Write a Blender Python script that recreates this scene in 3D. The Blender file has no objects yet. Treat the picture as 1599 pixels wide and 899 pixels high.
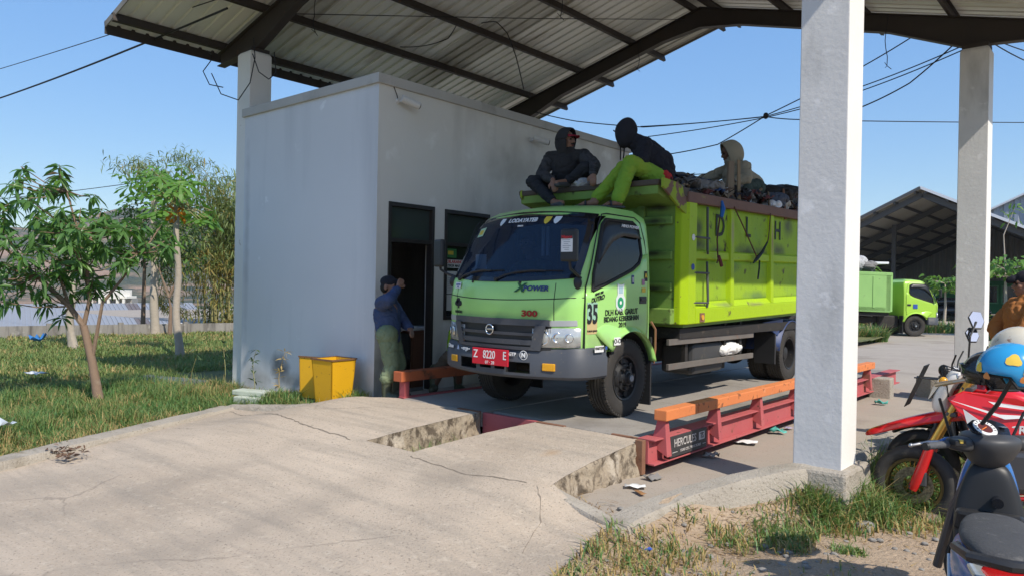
import bpy, bmesh, math, random
import numpy as np
from mathutils import Vector, Matrix, noise as mnoise, Quaternion
random.seed(7); RNG = np.random.default_rng(7)
R = math.radians
SC = bpy.context.scene
COL = SC.collection
# ------------------------------------------------------------------ camera
YAW, ROLL, PITCH = R(40.7), R(1.05), R(-0.1)
fwd = Vector((-math.sin(YAW)*math.cos(PITCH), math.cos(YAW)*math.cos(PITCH), math.sin(PITCH)))
r0 = Vector((math.cos(YAW), math.sin(YAW), 0)); u0 = r0.cross(fwd)
rgt = r0*math.cos(ROLL)+u0*math.sin(ROLL); upv = u0*math.cos(ROLL)-r0*math.sin(ROLL)
cam = bpy.data.cameras.new('camera'); cam.sensor_width = 36; cam.lens = 26.0
cam.clip_start = .05; cam.clip_end = 9000
co = bpy.data.objects.new('camera', cam); COL.objects.link(co)
m = Matrix((rgt, upv, -fwd)).transposed().to_4x4(); m.translation = (0, 0, 1.61)
co.matrix_world = m; SC.camera = co
# ------------------------------------------------------------------ world and sun
SUN_EL, SUN_AZ = R(46.5), R(-15)          # azimuth measured from +X
W = bpy.data.worlds.new('World'); SC.world = W; W.use_nodes = True
wn = W.node_tree; bg = wn.nodes['Background']
sky = wn.nodes.new('ShaderNodeTexSky'); sky.sky_type = 'NISHITA'; sky.sun_disc = False
sky.sun_elevation = SUN_EL; sky.sun_rotation = R(105); sky.altitude = 700
sky.air_density = 1.0; sky.dust_density = 0.6; sky.ozone_density = 1.6
hsv = wn.nodes.new('ShaderNodeHueSaturation'); hsv.inputs['Saturation'].default_value = 1.17; hsv.inputs['Value'].default_value = .84
sph = wn.nodes.new('ShaderNodeSeparateColor'); sph.mode = 'HSV'; cbh = wn.nodes.new('ShaderNodeCombineColor'); cbh.mode = 'HSV'      # soften the sky's brightness range, as the phone did
pw_ = wn.nodes.new('ShaderNodeMath'); pw_.operation = 'POWER'; pw_.inputs[1].default_value = .32; ml_ = wn.nodes.new('ShaderNodeMath'); ml_.operation = 'MULTIPLY'; ml_.inputs[1].default_value = 4.3*4.3**-.32
wn.links.new(sky.outputs[0], sph.inputs[0]); wn.links.new(sph.outputs[2], pw_.inputs[0]); wn.links.new(pw_.outputs[0], ml_.inputs[0])
for k in (0, 1): wn.links.new(sph.outputs[k], cbh.inputs[k])
wn.links.new(ml_.outputs[0], cbh.inputs[2]); wn.links.new(cbh.outputs[0], hsv.inputs['Color']); wn.links.new(hsv.outputs[0], bg.inputs[0]); bg.inputs[1].default_value = 0.15
sl = bpy.data.lights.new('sun', 'SUN'); sl.energy = 3.3; sl.angle = R(.5); sl.color = (1, .93, .82)
so = bpy.data.objects.new('sun', sl); COL.objects.link(so)
sd = Vector((math.cos(SUN_EL)*math.cos(SUN_AZ), math.cos(SUN_EL)*math.sin(SUN_AZ), math.sin(SUN_EL)))
so.rotation_euler = sd.to_track_quat('Z', 'Y').to_euler(); so.location = (20, -5, 30)
vs = SC.view_settings; vs.view_transform = 'Standard'; vs.look = 'None'; vs.exposure = 0.66; vs.gamma = 1
SC.cycles.max_bounces = 6; SC.cycles.diffuse_bounces = 3; SC.cycles.transparent_max_bounces = 8

# ------------------------------------------------------------------ materials
MATS = {}
def mat(name, col, rough=.7, metal=0., c2=None, vs=3., va=.5, bump=0., bs=40., spec=.4, c3=None, v3=12., t3=(.58, .7),
        stretch=None, coat=0., bdist=.01, c4=None, v4=1.2, t4=(.55, .75), trans=0., detail=5., st4=None, rot4=0., crack=None, c5=None, v5=40., t5=(.6,.68)):
    """col..c2 blended by soft noise; c3 = patches of wear; c4 = large stains; c5 = fine specks"""
    if name in MATS: return MATS[name]
    m = bpy.data.materials.new(name); m.use_nodes = True; N = m.node_tree.nodes; L = m.node_tree.links
    b = N['Principled BSDF']; b.inputs['Roughness'].default_value = rough; b.inputs['Metallic'].default_value = metal
    b.inputs['Specular IOR Level'].default_value = spec
    if coat: b.inputs['Coat Weight'].default_value = coat; b.inputs['Coat Roughness'].default_value = .08
    if trans: b.inputs['Transmission Weight'].default_value = trans
    b.inputs['Base Color'].default_value = (*col, 1)
    tc = N.new('ShaderNodeTexCoord'); mp = N.new('ShaderNodeMapping'); L.new(tc.outputs['Object'], mp.inputs[0])
    if stretch: mp.inputs['Scale'].default_value = stretch
    def nz(s, det=detail, src=mp):
        n = N.new('ShaderNodeTexNoise'); n.inputs['Scale'].default_value = s; n.inputs['Detail'].default_value = det
        n.inputs['Roughness'].default_value = .6; L.new(src.outputs[0], n.inputs['Vector']); return n
    def mix(fac, a, bcol):
        x = N.new('ShaderNodeMix'); x.data_type = 'RGBA'; L.new(fac, x.inputs[0])
        if isinstance(a, tuple): x.inputs[6].default_value = (*a, 1)
        else: L.new(a, x.inputs[6])
        x.inputs[7].default_value = (*bcol, 1); return x.outputs[2]
    def ramp(src, a, bb):
        r = N.new('ShaderNodeMapRange'); r.inputs[1].default_value = a; r.inputs[2].default_value = bb
        L.new(src, r.inputs[0]); return r.outputs[0]
    cur = tuple(col)
    if c2: cur = mix(ramp(nz(vs).outputs[0], .5-va*.5, .5+va*.5), cur, c2)
    if c4:
        s4 = mp
        if st4:
            s4 = N.new('ShaderNodeMapping'); L.new(tc.outputs['Object'], s4.inputs[0]); s4.inputs['Scale'].default_value = st4; s4.inputs['Rotation'].default_value = (0, 0, rot4)
        cur = mix(ramp(nz(v4, 6, s4).outputs[0], *t4), cur, c4)
    if c3: cur = mix(ramp(nz(v3, 8).outputs[0], *t3), cur, c3)
    if c5: cur = mix(ramp(nz(v5, 2).outputs[0], *t5), cur, c5)
    if crack:
        dn = nz(1.7, 5); vm = N.new('ShaderNodeMix'); vm.data_type = 'VECTOR'; vm.inputs[0].default_value = .28; L.new(mp.outputs[0], vm.inputs[4]); L.new(dn.outputs[1], vm.inputs[5])
        vo = N.new('ShaderNodeTexVoronoi'); vo.feature = 'DISTANCE_TO_EDGE'; vo.inputs['Scale'].default_value = crack[0]; L.new(vm.outputs[1], vo.inputs['Vector'])
        rr_ = N.new('ShaderNodeMapRange'); rr_.inputs[1].default_value = 0; rr_.inputs[2].default_value = crack[1]; rr_.inputs[3].default_value = .45; rr_.inputs[4].default_value = 0; L.new(vo.outputs['Distance'], rr_.inputs[0])
        gate = ramp(nz(.8, 2).outputs[0], .46, .54); mu = N.new('ShaderNodeMath'); mu.operation = 'MULTIPLY'; L.new(rr_.outputs[0], mu.inputs[0]); L.new(gate, mu.inputs[1]); cur = mix(mu.outputs[0], cur, crack[2])
    if not isinstance(cur, tuple): L.new(cur, b.inputs['Base Color'])
    if bump:
        bp = N.new('ShaderNodeBump'); bp.inputs['Strength'].default_value = bump; bp.inputs['Distance'].default_value = bdist
        L.new(nz(bs, 6).outputs[0], bp.inputs['Height']); L.new(bp.outputs[0], b.inputs['Normal'])
    MATS[name] = m; return m
def leafmat(name, col, c2, tl=.35, rough=.45, vs=2.):
    if name in MATS: return MATS[name]
    m = mat(name, col, rough, c2=c2, vs=vs, va=.5, spec=.4); N = m.node_tree.nodes; L = m.node_tree.links
    b = N['Principled BSDF']; t = N.new('ShaderNodeBsdfTranslucent'); x = N.new('ShaderNodeMixShader'); x.inputs[0].default_value = tl
    src = b.inputs['Base Color'].links[0].from_socket
    hs = N.new('ShaderNodeHueSaturation'); hs.inputs['Hue'].default_value = .485; hs.inputs['Saturation'].default_value = 1.1; hs.inputs['Value'].default_value = 1.5
    L.new(src, hs.inputs['Color']); L.new(hs.outputs[0], t.inputs[0])
    L.new(b.outputs[0], x.inputs[1]); L.new(t.outputs[0], x.inputs[2]); L.new(x.outputs[0], N['Material Output'].inputs[0]); return m
def glassmat(name, tint, clear=.5, rough=.03, base=(.012, .014, .018)):
    m = bpy.data.materials.new(name); m.use_nodes = True; N = m.node_tree.nodes; L = m.node_tree.links
    b = N['Principled BSDF']; b.inputs['Base Color'].default_value = (*base, 1); b.inputs['Roughness'].default_value = rough
    b.inputs['Specular IOR Level'].default_value = .7
    t = N.new('ShaderNodeBsdfTransparent'); t.inputs[0].default_value = (*tint, 1)
    x = N.new('ShaderNodeMixShader'); x.inputs[0].default_value = clear
    L.new(b.outputs[0], x.inputs[1]); L.new(t.outputs[0], x.inputs[2]); L.new(x.outputs[0], N['Material Output'].inputs[0])
    MATS[name] = m; return m

# ------------------------------------------------------------------ object helpers
WT = {}
def tag(o, label=None, cat=None, group=None, kind=None):
    if label: o['label'] = label
    if cat: o['category'] = cat
    if group: o['group'] = group
    if kind: o['kind'] = kind
    return o
def thing(name, label, cat, loc=(0, 0, 0), rz=0., group=None, local=False):
    o = bpy.data.objects.new(name, None); COL.objects.link(o); o.empty_display_size = .1
    o.location = loc; o.rotation_euler = (0, 0, rz); tag(o, label, cat, group)
    WT[o] = Vector((0, 0, 0)) if local else Vector(loc)
    return o
def link(name, me, parent=None):
    o = bpy.data.objects.new(name, me); COL.objects.link(o)
    if parent is not None:
        o.parent = parent; o.location = -WT[parent]
    WT[o] = Vector((0, 0, 0)); return o
def copy_tree(o, parent=None):
    c = o.copy(); COL.objects.link(c); WT[c] = WT.get(o, Vector((0, 0, 0)))
    if parent is not None: c.parent = parent
    for ch in list(o.children): copy_tree(ch, c)
    return c
def frame_of(d):
    d = Vector(d).normalized(); a = Vector((0, 0, 1)) if abs(d.z) < .9 else Vector((1, 0, 0))
    u = d.cross(a).normalized(); return u, d.cross(u).normalized()
class MB:
    def __init__(s): s.v = []; s.f = []; s.m = []; s.cm = 0
    def add(s, vs, fs):
        k = len(s.v); s.v += [tuple(p) for p in vs]; s.f += [tuple(i+k for i in f) for f in fs]; s.m += [s.cm]*len(fs); return s
    def mt(s, i): s.cm = i; return s
    def box(s, c, d, rz=0., rot=None):
        x, y, z = d[0]/2, d[1]/2, d[2]/2
        M = rot if rot is not None else Matrix.Rotation(rz, 3, 'Z')
        P = [Vector(c)+M@Vector((a*x, b*y, e*z)) for e in (-1, 1) for a, b in ((-1, -1), (1, -1), (1, 1), (-1, 1))]
        return s.add(P, [(3, 2, 1, 0), (4, 5, 6, 7), (0, 1, 5, 4), (1, 2, 6, 5), (2, 3, 7, 6), (3, 0, 4, 7)])
    def span(s, a, b):
        return s.box([(a[i]+b[i])/2 for i in range(3)], [abs(b[i]-a[i]) for i in range(3)])
    def hexa(s, P): return s.add(P, [(3, 2, 1, 0), (4, 5, 6, 7), (0, 1, 5, 4), (1, 2, 6, 5), (2, 3, 7, 6), (3, 0, 4, 7)])
    def bar(s, a, b, w, h, up=(0, 0, 1), taper=1.):
        a, b = Vector(a), Vector(b); d = (b-a).normalized(); u = d.cross(Vector(up))
        if u.length < 1e-4: u = d.cross(Vector((1, 0, 0)))
        u.normalize(); n = u.cross(d)
        q = lambda p, t: [p-u*w/2*t-n*h/2*t, p+u*w/2*t-n*h/2*t, p+u*w/2*t+n*h/2*t, p-u*w/2*t+n*h/2*t]
        return s.hexa(q(a, 1)+q(b, taper))
    def cyl(s, a, b, r0, r1=None, n=12, cap=True):
        a, b = Vector(a), Vector(b); r1 = r0 if r1 is None else r1; u, w = frame_of(b-a)
        P = []
        for p, r in ((a, r0), (b, r1)):
            P += [p+(u*math.cos(2*math.pi*i/n)+w*math.sin(2*math.pi*i/n))*r for i in range(n)]
        F = [(i, (i+1) % n, n+(i+1) % n, n+i) for i in range(n)]
        if cap: F += [tuple(range(n))[::-1], tuple(range(n, 2*n))]
        return s.add(P, F)
    def tube(s, pts, r, n=6, cap=True):
        pts = [Vector(p) for p in pts]; rs = r if isinstance(r, (list, tuple)) else [r]*len(pts)
        P = []; F = []; pu = None
        for i, p in enumerate(pts):
            d = (pts[min(i+1, len(pts)-1)]-pts[max(i-1, 0)]).normalized()
            if pu is None: u, w = frame_of(d)
            else:
                u = (pu-d*pu.dot(d)).normalized(); w = d.cross(u)
            pu = u
            P += [p+(u*math.cos(2*math.pi*k/n)+w*math.sin(2*math.pi*k/n))*rs[i] for k in range(n)]
        for i in range(len(pts)-1):
            for k in range(n):
                F.append((i*n+k, i*n+(k+1) % n, (i+1)*n+(k+1) % n, (i+1)*n+k))
        if cap: F += [tuple(range(n))[::-1], tuple(range((len(pts)-1)*n, len(pts)*n))]
        return s.add(P, F)
    def lathe(s, prof, c, axis, n=24, closed=False):
        """prof: list of (along, radius)"""
        c = Vector(c); ax = Vector(axis).normalized(); u, w = frame_of(ax); P = []; F = []
        for t, r in prof: P += [c+ax*t+(u*math.cos(2*math.pi*k/n)+w*math.sin(2*math.pi*k/n))*r for k in range(n)]
        m = len(prof)
        for i in range(m if closed else m-1):
            j = (i+1) % m
            for k in range(n): F.append((i*n+k, i*n+(k+1) % n, j*n+(k+1) % n, j*n+k))
        return s.add(P, F)
    def prism(s, poly, off):
        P = [Vector(p) for p in poly]; o = Vector(off); n = len(P)
        return s.add(P+[p+o for p in P], [tuple(range(n))[::-1], tuple(range(n, 2*n))]+[(i, (i+1) % n, n+(i+1) % n, n+i) for i in range(n)])
    def ball(s, c, r, n=12, m=8, rot=None):
        c = Vector(c); rr = Vector(r) if not isinstance(r, (int, float)) else Vector((r, r, r)); P = []; F = []
        for i in range(1, m):
            t = math.pi*i/m
            for k in range(n):
                q = Vector((rr.x*math.sin(t)*math.cos(2*math.pi*k/n), rr.y*math.sin(t)*math.sin(2*math.pi*k/n), rr.z*math.cos(t)))
                P.append(c+(rot@q if rot is not None else q))
        for e in (rr.z, -rr.z):
            q = Vector((0, 0, e)); P.append(c+(rot@q if rot is not None else q))
        T = len(P)-2
        for i in range(m-2):
            for k in range(n): F.append((i*n+k, (i+1)*n+k, (i+1)*n+(k+1) % n, i*n+(k+1) % n))
        for k in range(n):
            F.append((T, k, (k+1) % n)); F.append((T+1, (m-2)*n+(k+1) % n, (m-2)*n+k))
        return s.add(P, F)
    def grid(s, rows):
        nr, nc = len(rows), len(rows[0]); P = [p for r in rows for p in r]
        return s.add(P, [(i*nc+j, i*nc+j+1, (i+1)*nc+j+1, (i+1)*nc+j) for i in range(nr-1) for j in range(nc-1)])
    def mesh(s, name, mats):
        me = bpy.data.meshes.new(name); me.from_pydata(s.v, [], s.f)
        for q in (mats if isinstance(mats, (list, tuple)) else [mats]): me.materials.append(q)
        if s.cm or any(s.m): me.polygons.foreach_set('material_index', s.m)
        return me
    def build(s, name, mats, parent=None, smooth=False, bevel=0., seg=2, flip=True, solid=0., sub=0):
        me = s.mesh(name, mats)
        if flip:
            bm = bmesh.new(); bm.from_mesh(me); bmesh.ops.recalc_face_normals(bm, faces=bm.faces); bm.to_mesh(me); bm.free()
        o = link(name, me, parent)
        if smooth:
            me.polygons.foreach_set('use_smooth', [True]*len(me.polygons))
            if smooth != 'all':
                try: me.set_sharp_from_angle(angle=R(38))
                except Exception: pass
        if solid:
            md = o.modifiers.new('solid', 'SOLIDIFY'); md.thickness = solid; md.offset = -1
        if sub:
            md = o.modifiers.new('sub', 'SUBSURF'); md.levels = sub; md.render_levels = sub
        if bevel:
            md = o.modifiers.new('bevel', 'BEVEL'); md.width = bevel; md.segments = seg; md.limit_method = 'ANGLE'; md.angle_limit = R(35)
        return o
TMP = bpy.data.scenes.new('working')
def evald(o, extra=()):
    for q in (o,)+tuple(extra): TMP.collection.objects.link(q)
    with bpy.context.temp_override(scene=TMP, view_layer=TMP.view_layers[0]): dg = bpy.context.evaluated_depsgraph_get(); dg.update()
    me = bpy.data.meshes.new_from_object(o.evaluated_get(dg))
    for q in (o,)+tuple(extra): bpy.data.objects.remove(q)
    return me
def text(s, name, mats, origin, xdir, ydir, size, parent=None, align='CENTER', bold=0., shear=0., ext=.0015, sx=1.):
    cu = bpy.data.curves.new('lettering', 'FONT'); cu.body = s; cu.size = size; cu.align_x = align; cu.align_y = 'CENTER'
    cu.offset = bold; cu.shear = shear; cu.extrude = ext; cu.resolution_u = 3
    me = evald(bpy.data.objects.new('tmp', cu)); bpy.data.curves.remove(cu)
    xd = Vector(xdir).normalized(); yd = Vector(ydir); yd = (yd-xd*yd.dot(xd)).normalized(); zd = xd.cross(yd)
    M = Matrix((xd*sx, yd, zd)).transposed().to_4x4(); M.translation = Vector(origin); me.transform(M)
    me.materials.clear(); me.materials.append(mats); return link(name, me, parent)
def tris_mesh(name, V, F, mats, mi=None, smooth=False):
    """numpy: V (n,3), F (k,3 or 4)"""
    me = bpy.data.meshes.new(name); k = F.shape[1]
    me.vertices.add(len(V)); me.vertices.foreach_set('co', np.ascontiguousarray(V, np.float32).ravel())
    me.loops.add(F.size); me.loops.foreach_set('vertex_index', np.ascontiguousarray(F, np.int32).ravel())
    me.polygons.add(len(F)); me.polygons.foreach_set('loop_start', np.arange(0, F.size, k, dtype=np.int32))
    for q in mats: me.materials.append(q)
    if mi is not None: me.polygons.foreach_set('material_index', np.ascontiguousarray(mi, np.int32))
    if smooth: me.polygons.foreach_set('use_smooth', np.ones(len(F), bool))
    me.update(calc_edges=True); me.validate(); return me
def fbm(x, y, s=1., o=4): return mnoise.fractal(Vector((x*s, y*s, 3.7)), 1., 2., o)

# ------------------------------------------------------------------ palette
CONC = mat('old_concrete', (.385, .313, .24), .9, c2=(.55, .455, .355), vs=.45, va=.38, bump=.8, bs=60, bdist=.012, c4=(.32, .275, .222), v4=3.2, t4=(.45, .8), st4=(.2, 2.0, 1), rot4=R(-62), c5=(.22, .185, .145), v5=55, t5=(.58, .74), c3=(.52, .44, .345), v3=16, t3=(.54, .74), crack=(.42, .005, (.13, .11, .09)))
RAMPC = mat('ramp_concrete', (.31, .275, .235), .9, c2=(.4, .36, .31), vs=1.6, va=.7, bump=.5, bs=60, bdist=.008, c4=(.22, .195, .165), v4=.8, t4=(.48, .75), c5=(.2, .17, .14), v5=60, t5=(.62, .74))
MASON = mat('crumbling_masonry', (.42, .35, .26), .95, c2=(.29, .23, .165), vs=9, va=.6, bump=1., bs=30, bdist=.03, c3=(.11, .085, .06), v3=13, t3=(.48, .60), c4=(.55, .48, .39), v4=4, t4=(.55, .7), stretch=(1, 1, .55))
SLABC = mat('slab_concrete', (.40, .345, .285), .9, c2=(.31, .265, .215), vs=1.1, va=.7, bump=.4, bs=50, c4=(.22, .18, .14), v4=.7, t4=(.55, .78), c5=(.2, .165, .13), v5=45, t5=(.64, .74))
KERBC = mat('kerb_concrete', (.43, .385, .32), .9, c2=(.33, .29, .24), vs=3, va=.6, bump=.9, bs=45, bdist=.015, c4=(.27, .235, .185), v4=3.5, t4=(.52, .75), c5=(.2, .17, .13), v5=50, t5=(.6, .72))
DIRT = mat('dry_dirt', (.36, .265, .18), .95, c2=(.46, .355, .25), vs=1.3, va=.7, bump=1., bs=35, bdist=.03, c4=(.27, .19, .125), v4=.8, t4=(.52, .75), c5=(.52, .42, .31), v5=60, t5=(.62, .7))
SOIL = mat('grassy_soil', (.12, .14, .045), .95, c2=(.21, .19, .075), vs=.35, va=.8, bump=1., bs=20, bdist=.05, c4=(.24, .19, .09), v4=.18, t4=(.56, .75))
WALL = mat('grey_white_wall', (.66, .63, .575), .85, c2=(.73, .70, .64), vs=.8, va=.6, bump=.35, bs=22, bdist=.006, c4=(.46, .43, .385), v4=.9, t4=(.46, .74), c3=(.78, .76, .71), v3=2.4, t3=(.6, .7), st4=(1, 1, .22))
WALLF = mat('shade_blued_wall', (.64, .645, .65), .85, c2=(.70, .70, .70), vs=.7, va=.6, bump=.2, bs=22, bdist=.006, c4=(.52, .53, .54), v4=1.0, t4=(.50, .76), c3=(.80, .80, .80), v3=4.2, t3=(.66, .71), st4=(1.2, 1, .12))  # office front: bluish cast of its shade put into the wall colour
COLC = mat('rendered_column', (.70, .69, .67), .9, c2=(.60, .595, .585), vs=2.2, va=.7, bump=.5, bs=26, bdist=.006, c4=(.44, .435, .42), v4=1.6, t4=(.56, .72), st4=(1, 1, .35), c3=(.76, .75, .74), v3=6, t3=(.6, .7))
COLW = mat('white_column_paint', (.80, .78, .73), .85, c2=(.74, .71, .65), vs=1.5, va=.6, bump=.3, bs=24, bdist=.005, c3=(.5, .42, .33), v3=5, t3=(.7, .76))
STEEL = mat('dark_brown_steel', (.034, .027, .022), .6, c2=(.05, .038, .03), vs=3, va=.7, c3=(.085, .05, .03), v3=7, t3=(.64, .74), bump=.2, bs=30, bdist=.003)
SHEETU = mat('roof_sheet_underside', (.82, .80, .73), .4, .05, c2=(.70, .69, .63), vs=1.2, va=.7, c4=(.36, .32, .25), v4=.9, t4=(.56, .75), st4=(.35, 1.4, 1), bump=.05, bs=12)
SHEETU2 = mat('roof_sheet_underside_worn', (.58, .56, .49), .5, .05, c2=(.48, .46, .41), vs=1.2, va=.7, c4=(.22, .19, .14), v4=1.1, t4=(.5, .72), st4=(.35, 1.4, 1), bump=.05, bs=12)
BLACK = mat('black_rubber', (.014, .014, .014), .65, bump=.2, bs=60, bdist=.002)
BLKPL = mat('black_plastic', (.018, .018, .019), .42, c2=(.03, .03, .031), vs=4, va=.7)
WIRE = mat('black_wire', (.012, .012, .014), .6)

def smudge(m, c, r_, col, amt=.8):
    """a soot or splash mark with its own place and ragged outline"""
    N = m.node_tree.nodes; L = m.node_tree.links; b = N['Principled BSDF']; src = b.inputs['Base Color'].links[0].from_socket
    tc = N.new('ShaderNodeTexCoord'); ds = N.new('ShaderNodeVectorMath'); ds.operation = 'SUBTRACT'; ds.inputs[1].default_value = c; dv_ = N.new('ShaderNodeVectorMath'); dv_.operation = 'DIVIDE'; dv_.inputs[1].default_value = r_; ln = N.new('ShaderNodeVectorMath'); ln.operation = 'LENGTH'
    nz = N.new('ShaderNodeTexNoise'); nz.inputs['Scale'].default_value = 5; nz.inputs['Detail'].default_value = 6; ad = N.new('ShaderNodeMath'); ad.operation = 'MULTIPLY_ADD'; ad.inputs[1].default_value = 1.1; mr = N.new('ShaderNodeMapRange'); mr.inputs[1].default_value = 1.45; mr.inputs[2].default_value = .7; mr.inputs[3].default_value = 0; mr.inputs[4].default_value = amt
    L.new(tc.outputs['Object'], ds.inputs[0]); L.new(ds.outputs[0], dv_.inputs[0]); L.new(dv_.outputs[0], ln.inputs[0]); L.new(tc.outputs['Object'], nz.inputs['Vector']); L.new(nz.outputs[0], ad.inputs[0]); L.new(ln.outputs['Value'], ad.inputs[2]); L.new(ad.outputs[0], mr.inputs[0])
    x = N.new('ShaderNodeMix'); x.data_type = 'RGBA'; L.new(mr.outputs[0], x.inputs[0]); L.new(src, x.inputs[6]); x.inputs[7].default_value = (*col, 1); L.new(x.outputs[2], b.inputs['Base Color'])
for c, r_, col, am in (((-9.05, 5.66, .42), (.30, .5, .34), (.05, .048, .045), .85), ((-8.75, 5.66, .28), (.7, .5, .16), (.20, .19, .165), .6), ((-7.2, 5.66, .35), (.30, .5, .5), (.36, .35, .33), .7), ((-9.7, 5.66, .25), (.5, .5, .22), (.28, .27, .24), .6), ((-10.0, 5.66, 2.2), (.10, .5, 1.9), (.40, .40, .40), .5)): smudge(WALLF, c, r_, col, am)   # soot
for c, r_, col, am in (((-7.03, 5.7, .5), (.5, .28, .5), (.30, .27, .225), .75), ((-7.03, 6.72, .6), (.5, .16, .5), (.33, .30, .25), .6), ((-7.03, 8.2, 3.3), (.5, .9, .45), (.44, .41, .36), .7), ((-7.03, 7.3, 3.5), (.5, .3, .5), (.80, .78, .74), .5), ((-7.03, 9.6, 3.4), (.5, .8, .4), (.45, .42, .37), .7)): smudge(WALL, c, r_, col, am)
for c, r_, col, am in (((-6.6, 1.8, 0), (.5, 1.6, .5), (.27, .235, .195), .35), ((-4.4, 2.6, 0), (.35, 1.9, .5), (.25, .215, .175), .40), ((-5.7, 2.4, 0), (.3, 2.0, .5), (.25, .215, .175), .35), ((-3.9, 3.9, .2), (.4, .5, .5), (.22, .19, .155), .45), ((-4.6, 1.2, 0), (.12, .16, .5), (.10, .09, .08), .6), ((-3.6, 4.7, .3), (.10, .14, .5), (.42, .26, .13), .5)): smudge(CONC, c, r_, col, am)
# ================================================================== SETTING
def lerp(tab, y):
    for (a, b), (c, d) in zip(tab, tab[1:]):
        if y <= c: return b+(d-b)*max(0, min(1, (y-a)/(c-a)))
    return tab[-1][1]
def sm(t): t = max(0., min(1., t)); return t*t*(3-2*t)
ROAD_L = [(-6, -4.2), (1.94, -7.34), (4.58, -8.44), (4.66, -8.2), (5.0, -7.3), (5.42, -6.3)]
ROAD_R = [(-6, -.7), (0, -1.6), (3.31, -2.46), (3.9, -2.60), (4.12, -2.62), (4.17, -3.19), (5.42, -3.19)]
def road_h(x, y):
    t = max(0., min(1., (y-2.2)/3.2)); h = .35*(.4*t*t*(3-2*t)+.6*t)
    h *= 1-.66*sm((x+3.3)/.55)*sm((4.36-y)/.2)
    h *= 1-.75*sm((-6.7-x)/1.4)
    return h+.005*fbm(x, y, .6)+.003*fbm(x, y, 6)
PITL = lambda y: -5.05-.19*(5.42-y)/1.27
PITR = lambda y: -4.33-.29*(5.42-y)/1.27
PITY = 4.15
# --- terrain to the horizon
def far_h(x, y):
    d = math.hypot(x, y); h = -.16
    left = sm((-x-25.5+.36*(y-8)*0)/10)
    h -= 4.5*left*sm((d-24)/10)
    if d > 120:
        a = math.atan2(y, -x)      # 0 = straight left
        w = sm((math.degrees(a)+60)/30)*sm((72-math.degrees(a))/40)
        hill = 88*sm((d-350)/650)*(.85+.35*fbm(a*900, 3, .004, 5)) + 9*fbm(x, y, .006, 5)*sm((d-250)/250)
        h += max(-6, hill)*w
    return h
rows = []
rad = [0.]+list(np.geomspace(2, 200, 46))+list(np.geomspace(215, 1500, 46))+[1900, 2600, 3600, 5000]
NA = 220
for r in rad:
    rows.append([(r*math.cos(2*math.pi*k/NA), r*math.sin(2*math.pi*k/NA), far_h(r*math.cos(2*math.pi*k/NA), r*math.sin(2*math.pi*k/NA))) for k in range(NA+1)])
HILL = mat('valley_ground', (.10, .10, .06), .95, c2=(.06, .075, .04), vs=.05, va=.8, c4=(.33, .22, .15), v4=.022, t4=(.45, .58), c3=(.045, .06, .04), v3=.05, t3=(.5, .6), bump=1., bs=.3, bdist=2)
g = MB().grid(rows).build('ground', HILL, smooth='all'); tag(g, kind='structure')
# --- grassy field on the left
def fld_h(x, y):
    h = .035*fbm(x, y, .6)+.02*fbm(x, y, 2.2)
    h += .22*sm((x+9.5)/1.8)*sm((y-4.7)/.6)
    return h - .05*sm((-x-9)/6)
rows = []
for y in np.linspace(-7, 26, 110):
    L = (lerp(ROAD_L, y)-.05) if y < 5.42 else -6.32
    rows.append([(x, y, fld_h(x, y)) for x in [-27.5+(L+27.5)*(i/79)**.8 for i in range(80)]])
o = MB().grid(rows).build('field', SOIL, smooth='all'); tag(o, kind='structure')
# --- concrete road with the two ramps up to the scale
ys = list(np.linspace(-6, 2, 40))+list(np.linspace(2.1, PITY-.02, 40))+[PITY]+list(np.linspace(PITY+.05, 5.42, 30))
b = MB(); rows = []
for y in ys:
    L, Q = lerp(ROAD_L, y), lerp(ROAD_R, y); pl, pr = PITL(max(y, 2)), PITR(max(y, 2))
    xs = [L+(pl-L)*i/40 for i in range(40)]+[pl+(pr-pl)*i/10 for i in range(10)]+[pr+(Q-pr)*i/24 for i in range(25)]
    rows.append([(x + (0 if 0 < i < len(xs)-1 else .03*fbm(x, y, 4.)*(y < 4.08)), y, road_h(x, y)) for i, x in enumerate(xs)])
nr, nc = len(rows), len(rows[0]); P = [p for r_ in rows for p in r_]; F = []; fm = []
for i in range(nr-1):
    for j in range(nc-1):
        if ys[i] >= PITY-.001 and 40 <= j < 50: continue
        F.append((i*nc+j, i*nc+j+1, (i+1)*nc+j+1, (i+1)*nc+j)); fm.append(0)
b.add(P, F); b.m = fm
o = b.build('road', [CONC], smooth='all', solid=.0); tag(o, kind='structure')
def rough_wall(name, fa, fb, n, m, mats, amp=.025, nrm=(1, 0, 0)):
    """wall grid between two curves fa(t) (bottom) and fb(t) (top)"""
    rows = []
    for k in range(m+1):
        r_ = []
        for i in range(n+1):
            t = i/n; p = Vector(fa(t)).lerp(Vector(fb(t)), k/m)
            if 0 < k < m: p += Vector(nrm)*amp*mnoise.fractal(p*9, 1, 2, 4)
            r_.append(p)
        rows.append(r_)
    o = MB().grid(rows).build(name, mats, smooth='all', flip=False); tag(o, kind='structure'); return o
yy = lambda t: PITY+(5.42-PITY)*t
rough_wall('ramp_side', lambda t: (PITL(yy(t))+.03, yy(t), -.08), lambda t: (PITL(yy(t)), yy(t), road_h(PITL(yy(t)), yy(t))-.002), 40, 10, MASON)
rough_wall('ramp_side', lambda t: (PITR(yy(t))-.03, yy(t), -.08), lambda t: (PITR(yy(t)), yy(t), road_h(PITR(yy(t)), yy(t))-.002), 40, 10, MASON, nrm=(-1, 0, 0))
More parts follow.
